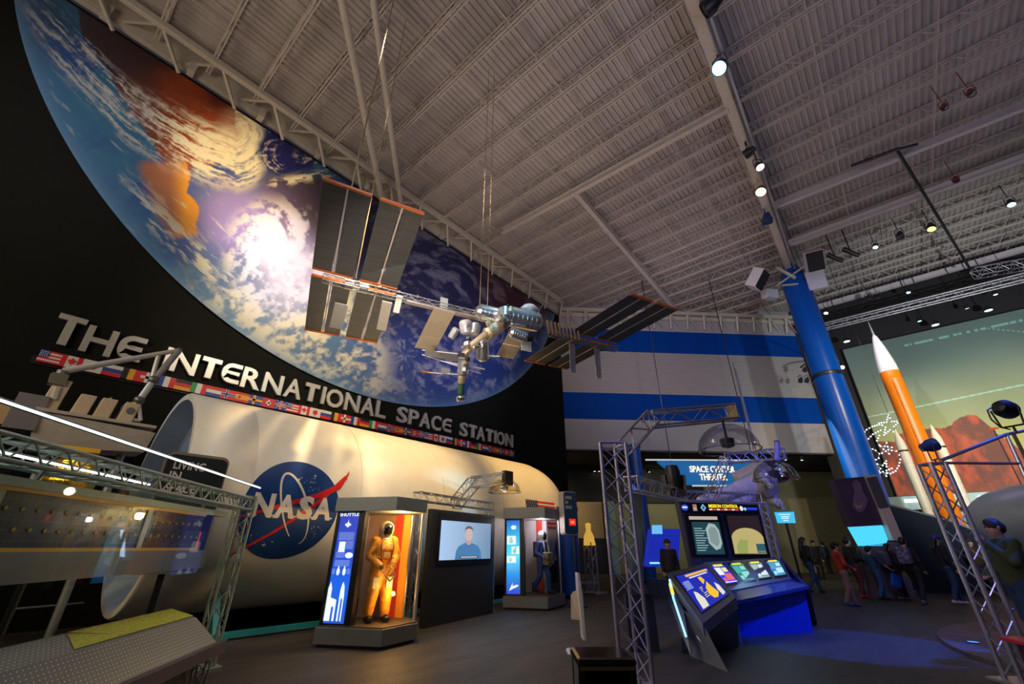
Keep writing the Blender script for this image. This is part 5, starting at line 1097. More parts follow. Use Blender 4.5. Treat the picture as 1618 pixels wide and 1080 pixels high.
for k in range(26):
    px_, py_, dd_ = rnd.choice([(745, 530, 10.05), (735, 555, 9.85), (770, 520, 10.3), (755, 545, 9.95), (800, 500, 10.55), (730, 585, 9.85)]); p_ = at(px_+rnd.uniform(-14, 14), py_+rnd.uniform(-16, 16), dd_-.05); w_ = rnd.uniform(.04, .10)
    B().box(tuple(p_), (w_, w_*rnd.uniform(.6, 2), w_*rnd.uniform(.5, 1.6)), Matrix.Rotation(rnd.uniform(0, 3), 3, 'Z')).build('equipment_box', rnd.choice([dsil, tanm, lilac, silver, black_m]), r, bevel=.006)
b = B()
for px0, py0, px1, py1 in ((667, 553, 735, 560), (667, 560, 760, 590), (695, 570, 766, 583), (668, 588, 735, 592), (770, 562, 790, 563)): b.bar(at(px0, py0, 10.1), at(px1, py1, 10.0), .03, .015)
b.build('slim_array_boom', dsil, r)
slab(at(700, 562, 10.1), AX, (0, 0, 1), .9, .16, .012, blank, 'slim_array'); slab(at(678, 589, 10.1), AX, (0, .3, .15), .35, .12, .02, mat('copper_plate', (.5, .2, .06), .4, .4), 'slim_array'); slab(at(704, 586, 10.05), AX, (0, 0, 1), .22, .14, .02, dsil, 'slim_array')
for (p, q, d_) in (((758, 483), (760, 370), 10.8), ((770, 483), (773, 350), 10.9), ((562, 440), (600, 250), 9.3), ((548, 330), (596, 262), 8.0)):
    pa = at(*p, d_); e = gz(*q, 16.9)
    o = B().tube(pa, (pa.x, pa.y, 17.0), .010 if d_ > 9.5 else .014, 6).build('hanging_cable', mat('cable_tan', (.28, .22, .14), .6), r)
# ------------------------------------------------------------------ theater lobby
def ffq(px0, py0, px1, py1, dist): return [fd(px0, py1, dist), fd(px1, py1, dist), fd(px1, py0, dist), fd(px0, py0, dist)]
def slabq(pts, th): n = (pts[1]-pts[0]).cross(pts[3]-pts[0]).normalized(); n = n if n.dot(pts[0]-Vector(EP)) > 0 else -n; return B().prism(pts, n*th)
RW = lambda u: RB+CD*u
def RP(u, off, z): p = RB+CD*u+CN*off; return V(p.x, p.y, z)
def rbox(u0, u1, o0, o1, z0, z1): return B().hexa([RP(u0, o0, z0), RP(u1, o0, z0), RP(u1, o1, z0), RP(u0, o1, z0)], [RP(u0, o0, z1), RP(u1, o0, z1), RP(u1, o1, z1), RP(u0, o1, z1)])
struct(rbox(-2, 14.6, .05, .25, 4.6, 7.0).build('trim_3', blackmat))
tag(rbox(-2, 6.6, .06, .5, 2.2, 4.6).build('beige_partition', mat('beige_board', (.62, .44, .22), .6)), 'warm beige partition band at the back of the lobby', 'partition')
tag(rbox(-2, 6.6, .06, .9, 0, 2.2).build('dark_counter_wall', mat('counter_dark', (.02, .018, .02), .5)), 'dark counter wall under the beige band at the back of the lobby', 'counter')
tag(rbox(6.7, 7.3, .06, 1.2, 0, 4.6).build('teal_pier', mat('pale_teal', (.25, .38, .34), .5)), 'pale teal pier beside the olive lobby wall', 'pier')
lamp('AREA', tuple(RP(2.5, 2.2, 5)), tuple(RP(2.5, 0, 3)), 60, (1, .72, .35), 2); lamp('AREA', tuple(RP(11, 4, 5.5)), tuple(RP(12, 0, 2)), 90, (.85, .85, .55), 2)
for k, (px, py) in enumerate(((925, 757), (940, 752), (1000, 760), (1055, 757), (1215, 757), (1300, 755), (1250, 716), (1268, 722), (1290, 717), (1309, 720), (1282, 712))):
    p = gz(px, py, 6.6); u_ = max(.8, min(17.5, (p-CORN).dot(CD))); v_ = min(-.6, (p-CORN).dot(CN)); v_ = max(v_, -6); p = CORN+CD*u_+CN*v_
    t = thing('downlight', 'small bright ceiling spot in the dark lobby soffit', 'lamp', (p.x, p.y, 6.75), 0, 'lobby ceiling spots')
    B().lathe([(.02, .25), (.09, .25), (.11, 0), (.09, 0)], 14).build('can', black_m, t, local=True); B().lathe([(.088, .01), (.001, .012)], 14).build('bulb', glow('bulb_cool' if k > 4 else 'bulb_warm', (.8, .95, 1) if k > 4 else (1, .75, .5), 6), t, local=True)
# theater sign
sg = [(1040, 728), (1202, 729), (1168, 765), (1085, 765)]; ds = 22.5; P_ = [fd(x, y, ds) for x, y in sg]
r = thing('theater_sign', 'blue glowing sign reading SPACE CENTER THEATER', 'sign', tuple(P_[3]))
slabq([P_[3], P_[2], P_[1], P_[0]], .3).build('board', glow('sign_azure', (.006, .11, .33), 1.0), r)
sx = (P_[1]-P_[0]).normalized(); 
text('SPACE CENTER', fd(1126, 745.5, ds-.05), sx, (0, 0, 1), .30, glow('sign_text', (1, .92, .72), 1.1), 'lettering', r, bold=.02, ext=.02, align='CENTER', width=fd(1161, 745, ds)[0]*0+(fd(1161, 745, ds)-fd(1090, 745, ds)).length)
text('THEATER', fd(1128, 758, ds-.05), sx, (0, 0, 1), .30, glow('sign_text', (1, .92, .72), 1.1), 'lettering', r, bold=.02, ext=.02, align='CENTER', width=(fd(1150, 758, ds)-fd(1107, 758, ds)).length)
for a_, c_ in (((1020, 726), (1206, 727)), ((1094, 767), (1168, 767))): B().bar(fd(*a_, ds), fd(*c_, ds), .08, .06).build('light_edge', glow('edge_white', (.7, .75, .8), .8), r)
for px in (1060, 1190): a = fd(px, 728, ds); B().tube(a, (a.x, a.y, 17), .025, 6).build('hanger', black_m, r)
r = thing('lobby_screen', 'small glowing cyan screen on the olive lobby wall', 'screen', tuple(fd(1240, 825, 24))); q_ = [fd(1228, 826, 24), fd(1257, 826, 23.7), fd(1254, 808, 23.7), fd(1223, 809, 24)]
slabq(q_, .12).build('case', black_m, r); b = B(); b.quad(*[p-Vector(FH)*.02 for p in q_]); b.build('picture', glow('cyan_picture', (.04, .48, .85), 1.1), r)
b = B(); nrm = Vector(FH)*-.03; u_ = (q_[1]-q_[0]); v_ = (q_[3]-q_[0])
for k, (x0, x1, z) in enumerate(((.2, .85, .75), (.3, .75, .55), (.3, .7, .4), (.35, .65, .2))): b.quad(*[q_[0]+u_*x+v_*zz+nrm for x, zz in ((x0, z), (x1, z), (x1, z+.08), (x0, z+.08))])
b.build('picture_lines', glow('cyan_white', (.7, .95, 1), 1), r); B().tube(q_[0]+u_*.5, plumb(q_[0]+u_*.5, 0), .06, 8).build('stand', black_m, r)
# booth with a standing man left of the mission panel
r = thing('blue_booth', 'blue backlit booth with a small screen left of the mission panel', 'booth', tuple(gz(1045, 900)))
BQ = [fd(1022, 895, 17), fd(1072, 895, 17), fd(1075, 835, 17), fd(1030, 835, 17)]
slabq(BQ, .5).build('booth_wall', glow('booth_blue', (.006, .02, .42), .9), r)
B().bar(fd(1027, 889, 16.9), fd(1046, 889, 16.9), .05, .05).build('light_strip', glow('strip_cyan', (.15, .6, 1), 2), r)
slabq([fd(1031, 843, 16.8), fd(1047, 843, 16.8), fd(1046, 829, 16.8), fd(1031, 829, 16.8)], .08).build('screen', glow('booth_screen', (.15, .5, .9), 1), r)
a = fd(1050, 895, 17.2); B().box((a.x, a.y, .3), (1.2, .6, .6)).build('booth_base', navy_m, r)
# yellow lit rocket engine on a lattice stand
c = fd(930, 842, 19); r = thing('engine_display', 'small yellow lit engine standing on a lattice tower far behind', 'model', (c.x, c.y, 0))
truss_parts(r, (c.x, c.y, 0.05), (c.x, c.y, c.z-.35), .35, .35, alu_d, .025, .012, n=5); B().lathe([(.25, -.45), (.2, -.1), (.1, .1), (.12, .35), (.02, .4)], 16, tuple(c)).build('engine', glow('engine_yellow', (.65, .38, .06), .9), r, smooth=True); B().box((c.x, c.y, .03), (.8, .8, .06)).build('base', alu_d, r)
a = plumb(fd(903, 893, 24), 0); c = plumb(fd(945, 893, 24), 0); r = thing('lobby_rail', 'low pale kerb rail in front of the dark counter wall', 'rail', tuple(a)); B().bar(a+V(0, 0, .06), c+V(0, 0, .06), .1, .1).build('rail', alu_d, r)
# ------------------------------------------------------------------ mission control: truss tower, arms, domes
lil = mat('lilac_alu', (.46, .42, .52), .35, .6)
TB = gz(1003, 1092)
r = thing('tower_truss', 'tall triangular aluminium truss tower beside the mission control exhibit', 'truss', tuple(TB))
ra = math.atan2(RT[1], RT[0])
ux = Vector(RT)*.19; un = Vector(FH)*.19
cs_ = [-ux-un, ux-un, ux*.6+un, -ux*.6+un]; top = fd(962, 703, (TB-Vector(EP)).dot(Vector(FH))).z
for c in cs_: B().tube(TB+c+V(0, 0, .03), TB+c+V(0, 0, top), .027, 10).build('chord', lil, r, smooth=True)
b = B(); n = 9
for i in range(n):
    z0, z1 = .05+(top-.1)*i/n, .05+(top-.1)*(i+1)/n
    for q in range(4):
        c0, c1 = TB+cs_[q], TB+cs_[(q+1) % 4]
        b.tube(c0+V(0, 0, z0), c1+V(0, 0, z1), .009, 5); b.tube(c1+V(0, 0, z0), c0+V(0, 0, z1), .009, 5) if q == 0 else None
for q in range(4): b.tube(TB+cs_[q]+V(0, 0, top), TB+cs_[(q+1) % 4]+V(0, 0, top), .02, 6)
b.build('webbing', lil, r); B().box(tuple(TB+V(0, 0, .015)), (.6, .6, .03), Matrix.Rotation(ra, 3, 'Z')).build('base_plate', alu_d, r)
r = thing('arm_truss', 'bent truss arm rising from the tower and holding the big clear dome', 'truss', tuple(plumb(TB, 3.3)))
a0 = fd(985, 708, 7.0); a1 = fd(1026, 663, 7.3); a2 = fd(1157, 651, 8.0)
truss_parts(r, a0, a1, .30, .26, lil, .020, .009, n=3, up=(Vector(RT)*-.7+V(0, 0, .7))); truss_parts(r, a1, a2, .26, .26, lil, .020, .009, n=5)
B().box(tuple(a2), (.04, .30, .30), Matrix.Rotation(ra, 3, 'Z')).build('end_plate', mat('end_tan', (.5, .38, .2), .4, .5), r)
dome_lamp('dome_lamp', 'large clear plastic dome lamp hanging from the bent arm truss', fd(1152, 711, 7.85), .525, dg, hgt=.92, mount=.12)
r = thing('header_truss', 'long truss running from the tower across the top of the mission panel', 'truss', tuple(fd(997, 765, 8.2)))
h0, h1, h2 = fd(997, 763, 7.4), fd(1078, 783, 10.9), fd(1198, 788, 11.3)
truss_parts(r, h0, h1, .22, .22, lil, .018, .008, n=12); truss_parts(r, h1, h2, .22, .22, lil, .018, .008, n=8)
r = thing('side_truss', 'slim truss post down the right side of the mission panel', 'truss', tuple(plumb(fd(1222, 880, 11.4), 0)))
pz = fd(1207, 800, 11.5); truss_parts(r, (pz.x, pz.y, .05), (pz.x, pz.y, pz.z+.1), .16, .16, lil, .018, .008)
r = thing('lamp_boom', 'second smaller bent truss arm in front of the theater sign', 'truss', tuple(fd(1140, 755, 10)))
b0, b1, b2 = fd(1122, 788, 10.8), fd(1148, 724, 10.4), fd(1240, 716, 9.6)
for o_ in (-.14, .14): pass
truss_parts(r, b0, b1, .22, .22, lil, .014, .007, n=5); truss_parts(r, b1, b2, .22, .22, lil, .014, .007, n=7)
B().tube(fd(1228, 727, 9.6), fd(1228, 699, 9.6), .06, 10).build('hanger_tube', mat('lilac_tube', (.35, .28, .48), .4), r); B().box(tuple(fd(1228, 699, 9.6)), (.1, .1, .1)).build('hanger_block', mat('block_teal', (.03, .06, .07), .4), r)
dome_lamp('dome_lamp', 'smaller clear dome lamp in front of the hanging astronaut', fd(1226, 757, 9.5), .44, dg, hgt=.92, mount=.0)
# moving head lamp on the header truss
c = fd(1066, 768, 10.2); r = thing('moving_head_lamp', 'black moving head lamp standing on the header truss left of the theater sign', 'lamp', tuple(c))
cyl2 = B(); cyl2.lathe([(.02, -.26), (.13, -.25), (.17, -.05), (.17, .16), (.13, .28), (.02, .30)], 20, tuple(c+V(0, 0, .18))); cyl2.build('head', black_m, r, smooth=True)
b = B(); b.bar(c+V(-.16, -.12, -.12), c+V(-.18, -.13, .25), .05, .1); b.bar(c+V(.16, .12, -.12), c+V(.18, .13, .25), .05, .1); b.build('yoke', black_m, r); B().box(tuple(c+V(0, 0, -.16)), (.36, .3, .12), Matrix.Rotation(ra, 3, 'Z')).build('base', mat('lamp_grey', (.06, .05, .05), .5), r)
# ------------------------------------------------------------------ mission panel and desk
def wedge(name, q_front, th, m, parent): return slabq(q_front, th).build(name, m, parent)
mp = thing('mission_control_display', 'tall dark panel with mission control header and two monitors', 'display', tuple(plumb(fd(1150, 880, 11.7), 0)))
MQ = [fd(1098, 885, 11.5), fd(1226, 882, 11.8), fd(1197, 795, 11.8), fd(1072, 791, 11.5)]
B().prism([plumb(MQ[0], .0), plumb(MQ[1], .0), plumb(MQ[2], MQ[2].z), plumb(MQ[3], MQ[3].z)], Vector(FH)*.3).build('board', mat('panel_slate', (.045, .05, .08), .35), mp)
mX = (MQ[2]-MQ[3]).normalized(); mX.z = 0; mX.normalize(); mN = V(mX.y, -mX.x, 0); mN = mN if mN.dot(-MQ[0]) > 0 else -mN
mo = plumb(MQ[3], 0); mW = (plumb(MQ[2], 0)-mo).length; zt_ = MQ[3].z; zb_ = 1.38
def MB_(x, z, e=.01): return mo+mX*(mW*x)+V(0, 0, zb_+(zt_-zb_)*z)+mN*e
def mq(name, x0, x1, z0, z1, m, e=.012): return B().quad(MB_(x0, z0, e), MB_(x1, z0, e), MB_(x1, z1, e), MB_(x0, z1, e)).build(name, m, mp)
def mpoly(name, pts, m, e=.02): return B().quad(*[MB_(x, z, e) for x, z in pts]).build(name, m, mp)
def mdisc(name, cx, cz, rx, rz, m, e=.02): return mpoly(name, el(cx, cz, rx, rz, 20), m, e)
b = B(); b.quad(MB_(.02, .78, .011), MB_(.98, .78, .011), MB_(.98, .98, .011), MB_(.02, .98, .011)); b.build('header', mat('header_black', (.012, .012, .016), .25), mp)
for x0, x1 in ((.04, .48), (.53, .97)):
    b = B(); p = [MB_(x0, .03, 0), MB_(x1, .03, 0), MB_(x1, .76, 0), MB_(x0, .76, 0)]; b.prism(p, mN*.05); b.build('monitor', mat('monitor_black', (.02, .015, .02), .15), mp)
E_ = .055
mpoly('monitor_picture', [(.10, .06), (.44, .06), (.44, .62), (.10, .62)], glow('monitor_teal', (.01, .05, .06), 1), E_)
mpoly('monitor_banner', [(.08, .66), (.43, .66), (.43, .72), (.08, .72)], glow('banner_cream', (.55, .45, .38), .9), E_+.002)
for k in range(10): mq('monitor_text', .12, .22+.02*(k % 3), .12+.042*k, .135+.042*k, glow('txt_pale', (.35, .55, .55), .8), E_+.002)
mpoly('spacesuit_picture', [(.27, .25), (.26, .5), (.31, .60), (.38, .58), (.42, .48), (.43, .25), (.40, .16), (.34, .13)], glow('pic_grey', (.36, .45, .43), 1), E_+.003)
mpoly('spacesuit_picture', [(.29, .27), (.29, .47), (.33, .54), (.38, .51), (.40, .44), (.40, .26), (.36, .19)], glow('pic_grey2', (.22, .30, .29), 1), E_+.004)
mq('monitor_picture', .55, .95, .05, .74, glow('mon_dark', (.02, .01, .008), 1), E_)
dome_p = [(.56, .07), (.95, .07), (.95, .30)]+[(.755+.20*cos(t), .32+.20*sin(t)) for t in np.linspace(.15, pi-.2, 14)]+[(.56, .34)]
mpoly('planet_picture', dome_p, glow('planet_ochre', (.50, .42, .16), 1), E_+.002)
mpoly('planet_picture', [(.60, .07), (.72, .07), (.75, .3), (.66, .32), (.6, .2)], glow('planet_green', (.30, .36, .10), 1), E_+.003)
mq('inset_picture', .84, .95, .08, .24, glow('inset_blue', (.03, .10, .12), 1), E_+.004); mq('inset_line', .85, .94, .105, .115, glow('txt_pale', (.35, .55, .55), .8), E_+.005)
mdisc('round_badge', .06, .88, .042, .055, glow('badge_blue', (.02, .08, .75), 1)); mq('badge_text', .03, .09, .87, .90, glow('badge_white', (.8, .8, .9), 1), .022)
mpoly('square_badge', [(.16, .82), (.21, .82), (.21, .94), (.16, .94)], glow('badge_orange', (.5, .18, .1), .9)); mdisc('square_badge', .185, .86, .022, .03, glow('badge_teal', (.2, .5, .5), .9), .022)
mpoly('diamond_badge', [(.29, .81), (.325, .88), (.29, .95), (.255, .88)], glow('badge_cyan', (.25, .6, .85), 1)); mpoly('diamond_badge', [(.29, .84), (.31, .88), (.29, .92), (.27, .88)], glow('badge_navy', (.02, .08, .3), 1), .022)
text('MISSION CONTROL', MB_(.36, .885, .022), mX, (0, 0, 1), .075, glow('title_yellow', (1, .80, .02), 1.1), 'lettering', mp, bold=.02, ext=.004, width=mW*.37)
for k in range(8): mq('subtitle', .36+.047*k, .40+.047*k, .835, .865, glow(('sub_white', 'sub_red')[k % 2], ((.8, .6, .6), (.75, .08, .05))[k % 2], 1), .022)
mdisc('white_badge', .77, .875, .022, .045, glow('badge_white', (.8, .8, .9), 1)); mdisc('small_badge', .815, .865, .018, .03, glow('badge_cyan', (.25, .6, .85), 1)); mq('blue_word', .84, .97, .85, .89, glow('word_blue', (.01, .06, .85), 1), .022)
# curved desk
dk = thing('mission_desk', 'blue lit control desk with four sloped screens', 'desk', tuple(gz(1200, 1000)))
def Qd(a, b_, c, d): return [fd(*p) for p in (a, b_, c, d)]
# each tuple: px, py, forward distance
bankT = [fd(1112, 888, 11.3), fd(1233, 880, 11.5)]; bankB = [fd(1150, 933, 10.2), fd(1250, 914, 10.8)]
def hex2(name, q, drop, m, parent=dk):    # q ccw top quad, dropped down to thickness
    return B().hexa([p-V(0, 0, drop) for p in q], q).build(name, m, parent)
hex2('screen_bank', [bankB[0], bankB[1], bankT[1], bankT[0]], .25, mat('bank_slate', (.10, .11, .17), .35))
sh0, sh1 = fd(1157, 950, 9.75), fd(1277, 925, 10.4)
hex2('desk_top', [sh0, sh1, bankB[1]-V(0, 0, .02), bankB[0]-V(0, 0, .02)], .06, mat('desk_navy', (.02, .05, .16), .18, spec=.8))
fl = [plumb(sh0, 0)+Vector(FH)*.35, plumb(sh1, 0)+Vector(FH)*.25]
B().hexa([fl[0], fl[1], fl[1]+Vector(FH)*.6, fl[0]+Vector(FH)*.6], [sh0-V(0, 0, .06)+Vector(FH)*.15, sh1-V(0, 0, .06)+Vector(FH)*.15, bankT[1]-V(0, 0, .2), bankT[0]-V(0, 0, .2)]).build('front_panel', mat('desk_blue', (.008, .04, .40), .4), dk)
legR = gz(1290, 986); B().hexa([legR-Vector(RT)*.05, legR+Vector(RT)*.02, legR+Vector(RT)*.02+Vector(FH)*.9, legR-Vector(RT)*.05+Vector(FH)*.9], [sh1-V(0, 0, .04)-Vector(RT)*.05, sh1-V(0, 0, .04)+Vector(RT)*.02, bankT[1]+Vector(RT)*.02, bankT[1]-Vector(RT)*.05]).build('leg_panel', navy_m, dk)
legL = gz(1172, 1020); B().hexa([legL-Vector(RT)*.03, legL+Vector(RT)*.03, legL+Vector(RT)*.03+Vector(FH)*.7, legL-Vector(RT)*.03+Vector(FH)*.7], [sh0-V(0, 0, .05)-Vector(RT)*.03, sh0-V(0, 0, .05)+Vector(RT)*.03, bankT[0]-V(0, 0, .2), bankT[0]-V(0, 0, .2)+Vector(RT)*.05]).build('leg_panel', navy_m, dk)
def bank_pt(u, v): a = bankB[0].lerp(bankB[1], u); b2 = bankT[0].lerp(bankT[1], u); return a.lerp(b2, v)
bn = (bankB[1]-bankB[0]).cross(bankT[0]-bankB[0]).normalized(); bn = bn if bn.z > 0 else -bn
cols4 = [((.02, .03, .75), (.75, .12, .15), (.8, .8, .85), (.85, .75, .05)), ((.02, .20, .20), (.25, .65, .60), (.05, .4, .35), (.6, .7, .05)), ((.10, .18, .24), (.65, .75, .80), (.35, .5, .5), (.8, .75, .05)), ((.02, .25, .40), (.45, .75, .85), (.1, .3, .6), (.8, .75, .05))]
for k in range(4):
    u0, u1 = .03+.245*k, .03+.245*k+.20; b = B(); q = [bank_pt(u0, .12), bank_pt(u1, .12), bank_pt(u1, .88), bank_pt(u0, .88)]
    o = B().prism(q, bn*.015).build('sloped_screen', mat('bezel_black', (.008, .008, .01), .15), dk)
    def sub(x0, x1, z0, z1, e): 
        f = lambda x, z: q[0].lerp(q[1], x).lerp(q[3].lerp(q[2], x), z)+bn*e; return B().quad(f(x0, z0), f(x1, z0), f(x1, z1), f(x0, z1))
    def putc(bb, c):
        oo = bb.build('screen_image', glow('scr_%.2f_%.2f_%.2f' % c, c, 1.1), dk); 
    bg, c1, c2, c3 = cols4[k]
    putc(sub(.06, .94, .08, .92, .02), bg); putc(sub(.2, .8, .86, .96, .024), c3); putc(sub(.12, .5, .45, .8, .024), c2); putc(sub(.4, .9, .2, .5, .024), c1); putc(sub(.15, .35, .15, .32, .025), c1); putc(sub(.55, .85, .58, .78, .025), c1 if k != 0 else (.8, .8, .2)); putc(sub(.1, .9, .1, .14, .026), c2)
lamp('AREA', tuple(bank_pt(.5, .5)+V(0, 0, .5)+Vector(FH)*-.4), tuple(bank_pt(.5, -1)), 5, (.4, .7, 1), .5)
# corner kiosk with its own large screen
ks = thing('corner_kiosk', 'angled kiosk with a bright blue and yellow rocket graphic and a grey blade foot', 'kiosk', tuple(gz(1110, 1040)))
KT = [fd(1053, 905, 8.8), fd(1118, 889, 9.5)]; KB = [fd(1110, 985, 8.0), fd(1163, 943, 8.9)]
casing = mat('kiosk_slate', (.16, .17, .24), .3)
hex2('screen_housing', [KB[0], KB[1], KT[1], KT[0]], .16, casing, ks)
def kp(x, z, e=.0): a = KB[0].lerp(KB[1], x); b2 = KT[0].lerp(KT[1], x); return a.lerp(b2, z)+kn*e
kn = (KB[1]-KB[0]).cross(KT[0]-KB[0]).normalized(); kn = kn if kn.z > 0 else -kn
def kq(name, pts, c, e, es=1.1): return B().quad(*[kp(x, z, e) for x, z in pts]).build(name, glow('k_%.2f_%.2f_%.2f' % c, c, es), ks)
def kr(x0, x1, z0, z1): return [(x0, z0), (x1, z0), (x1, z1), (x0, z1)]
B().prism([kp(.1, .12), kp(.9, .12), kp(.9, .9), kp(.1, .9)], kn*.012).build('screen', mat('bezel_black', (.008, .008, .01), .15), ks)
kq('poster', kr(.12, .88, .14, .88), (.01, .02, .40), .015)
kq('poster_title', kr(.3, .85, .80, .85), (.85, .45, .05), .018); kq('poster_title', kr(.35, .8, .75, .78), (.7, .7, .75), .018)
kq('poster_rocket', [(.52, .72), (.60, .72), (.68, .40), (.72, .28), (.64, .2), (.55, .22), (.50, .34), (.54, .5)], (.85, .50, .02), .018)
kq('poster_rocket', [(.18, .16), (.34, .16), (.36, .3), (.30, .45), (.24, .5), (.2, .36)], (.70, .68, .55), .018); kq('poster_rocket', [(.76, .18), (.85, .2), (.84, .4), (.78, .5), (.74, .34)], (.70, .68, .55), .018)
for k in range(6): kq('poster_notes', kr(.14+.02*(k % 2), .30, .56+.03*k, .575+.03*k), (.35, .45, .8), .018); kq('poster_notes', kr(.4, .5-.03*(k % 2), .3+.04*k, .315+.04*k), (.75, .7, .2), .018)
ft0, ft1 = gz(1092, 1036), gz(1151, 1062); neck0, neck1 = fd(1080, 963, 8.35), fd(1111, 985, 8.05)
B().hexa([ft0, ft1, ft1+Vector(FH)*.25, ft0+Vector(FH)*.35], [neck0, neck1, neck1+Vector(FH)*.5, neck0+Vector(FH)*.5]).build('blade_foot', mat('blade_grey', (.30, .33, .36), .18, .5), ks)
sd = [fd(1053, 907, 8.8), fd(1080, 963, 8.35), fd(1092, 1036, 7.9), fd(1075, 1000, 8.2), fd(1057, 950, 8.6)]
B().prism(sd, Vector(FH)*.12+Vector(RT)*.05).build('side_panel', mat('side_navy', (.02, .03, .08), .3), ks)
B().path([fd(1058, 915, 8.7), fd(1064, 945, 8.52), fd(1084, 1005, 8.05)], .018, 8).build('light_strip', glow('strip_ice', (.35, .75, 1), 1.6), ks)
B().path([fd(1059, 922, 8.68), fd(1063, 938, 8.56)], .03, 8).build('light_strip', glow('strip_yellow', (.8, .7, .1), 1.2), ks)
B().hexa([plumb(neck0, 0)+Vector(FH)*.4, plumb(neck1, 0)+Vector(FH)*.3, plumb(KB[1], 0)+Vector(FH)*.3, plumb(KT[1], 0)], [neck0-V(0, 0, .05)+Vector(FH)*.2, neck1-V(0, 0, .05), KB[1]-V(0, 0, .17), KT[1]-V(0, 0, .17)]).build('pedestal', navy_m, ks)
# side display behind the tower
r = thing('side_display', 'narrow dark display board with coloured pictures just right of the truss tower', 'display', tuple(plumb(fd(1005, 880, 8.7), 0)))
b = B(); p = [plumb(fd(996, 900, 8.4), .85), plumb(fd(1012, 900, 9.3), .85), fd(1012, 775, 9.3), fd(993, 757, 8.4)]; b.prism(p, Vector(FH)*.1+Vector(RT)*.05); b.build('board', mat('board_dark', (.03, .035, .05), .4), r)
def sq(u0, u1, v0, v1, c, nm): f = lambda u, v: p[0].lerp(p[1], u).lerp(p[3].lerp(p[2], u), v)-Vector(FH)*.02-Vector(RT)*.01; B().quad(f(u0, v0), f(u1, v0), f(u1, v1), f(u0, v1)).build(nm, glow('sd_%.2f_%.2f' % c[:2], c, .9), r)
sq(.1, .95, .86, .99, (.04, .10, .55), 'picture'); sq(.4, .7, .87, .97, (.7, .65, .04), 'picture'); sq(.1, .9, .50, .62, (.05, .16, .25), 'picture'); sq(.1, .9, .30, .42, (.16, .08, .06), 'picture'); sq(.1, .9, .08, .22, (.05, .22, .16), 'picture')
B().box(tuple(plumb(fd(1004, 900, 8.85), .43)), (.5, .12, .86), Matrix.Rotation(ra, 3, 'Z')).build('pedestal', mat('pedestal_navy', (.02, .02, .035), .5), r)
# hanging astronaut behind the header truss
eva = mat('eva_white', (.62, .57, .56), .6, noise=.15, nscale=8, bump=.5)
cA = fd(1205, 760, 12.4)
Xa = Vector(RT); Za = Vector((0, 0, 1)); dirh = (Xa*.90+Za*.40+Vector(FH)*-.1).normalized(); fa = (Vector(FH)*-.85-Za*.5); fa = (fa-dirh*fa.dot(dirh)).normalized(); xa = fa.cross(dirh)*-1
T_ = Matrix((xa, -fa, dirh)).transposed().to_4x4()
def eva_extra(r, j, s):
    B().box(tuple(A3(0, .26, 1.25)*s), tuple(A3(.48, .26, .66)*s)).build('backpack', mat('backpack_white', (.60, .56, .58), .5), r, local=True, bevel=.04)
    B().box(tuple(A3(0, -.22, 1.22)*s), tuple(A3(.26, .12, .24)*s)).build('chest_module', mat('chest_grey', (.4, .36, .34), .5), r, local=True, bevel=.02)
    b = B()
    for sd in ('L', 'R'): limb_torus(b, (j['hp'+sd]+j['kn'+sd])/2, j['kn'+sd]-j['hp'+sd], .125*s, .018*s)
    b.build('leg_stripe', mat('stripe_brick', (.42, .08, .05), .6), r, local=True)
    for sx in (-.16, .16): B().tube(A3(sx, .2, 1.4)*s, A3(sx*.5, .2, 1.4)*s+np.array(T_.to_3x3().inverted() @ Vector((0, 0, 3.4))), .014*s, 5).build('hanging_line', alu_d, r, local=True)
suit_figure('hanging_astronaut', 'white spacewalking astronaut figure hanging above the mission panel', tuple(fd(1116, 808, 12.4)), 0,
    dict(pel=(0, .02, .95), elL=(.32, -.10, 1.25), elR=(-.32, -.10, 1.25), wrL=(.28, -.36, 1.22), wrR=(-.25, -.36, 1.15), knL=(.14, -.05, .50), knR=(-.13, .03, .48), anL=(.14, .10, .10), anR=(-.14, .15, .08)), eva, mat('eva_helmet', (.72, .70, .70), .3), mat('visor_red', (.12, .03, .02), .1), eva, eva, 1.42, eva_extra, tilt=T_, bulk=1.55, cat='astronaut figure')
# ------------------------------------------------------------------ planet mural wall and rocket
def grid_panel(name, x0, x1, z0, z1, y, nx, nz, cf, m, parent):
    X = np.linspace(x0, x1, nx); Zz = np.linspace(z0, z1, nz); XX, ZZ = np.meshgrid(X, Zz); c = np.clip(cf(XX, ZZ), 0, 1); vs = np.stack([XX, np.full_like(XX, y), ZZ], -1).reshape(-1, 3)
    I = np.arange(nx*nz).reshape(nz, nx); fs = np.stack([I[:-1, :-1], I[:-1, 1:], I[1:, 1:], I[1:, :-1]], -1).reshape(-1, 4)
    vs = vs-np.array(parent.location); me = bpy.data.meshes.new(name); me.from_pydata(vs.tolist(), [], fs.tolist()); ca = me.color_attributes.new('Col', 'FLOAT_COLOR', 'POINT'); ca.data.foreach_set('color', np.c_[c.reshape(-1, 3), np.ones(len(vs))].astype(np.float32).ravel())
    me.materials.append(m); o = bpy.data.objects.new(name, me); S.collection.objects.link(o); o.parent = parent; return o
pm = thing('planet_mural', 'big mural of a red rock planet under a hazy green sky on the far wall', 'mural', (5.9, 34.4, 4))
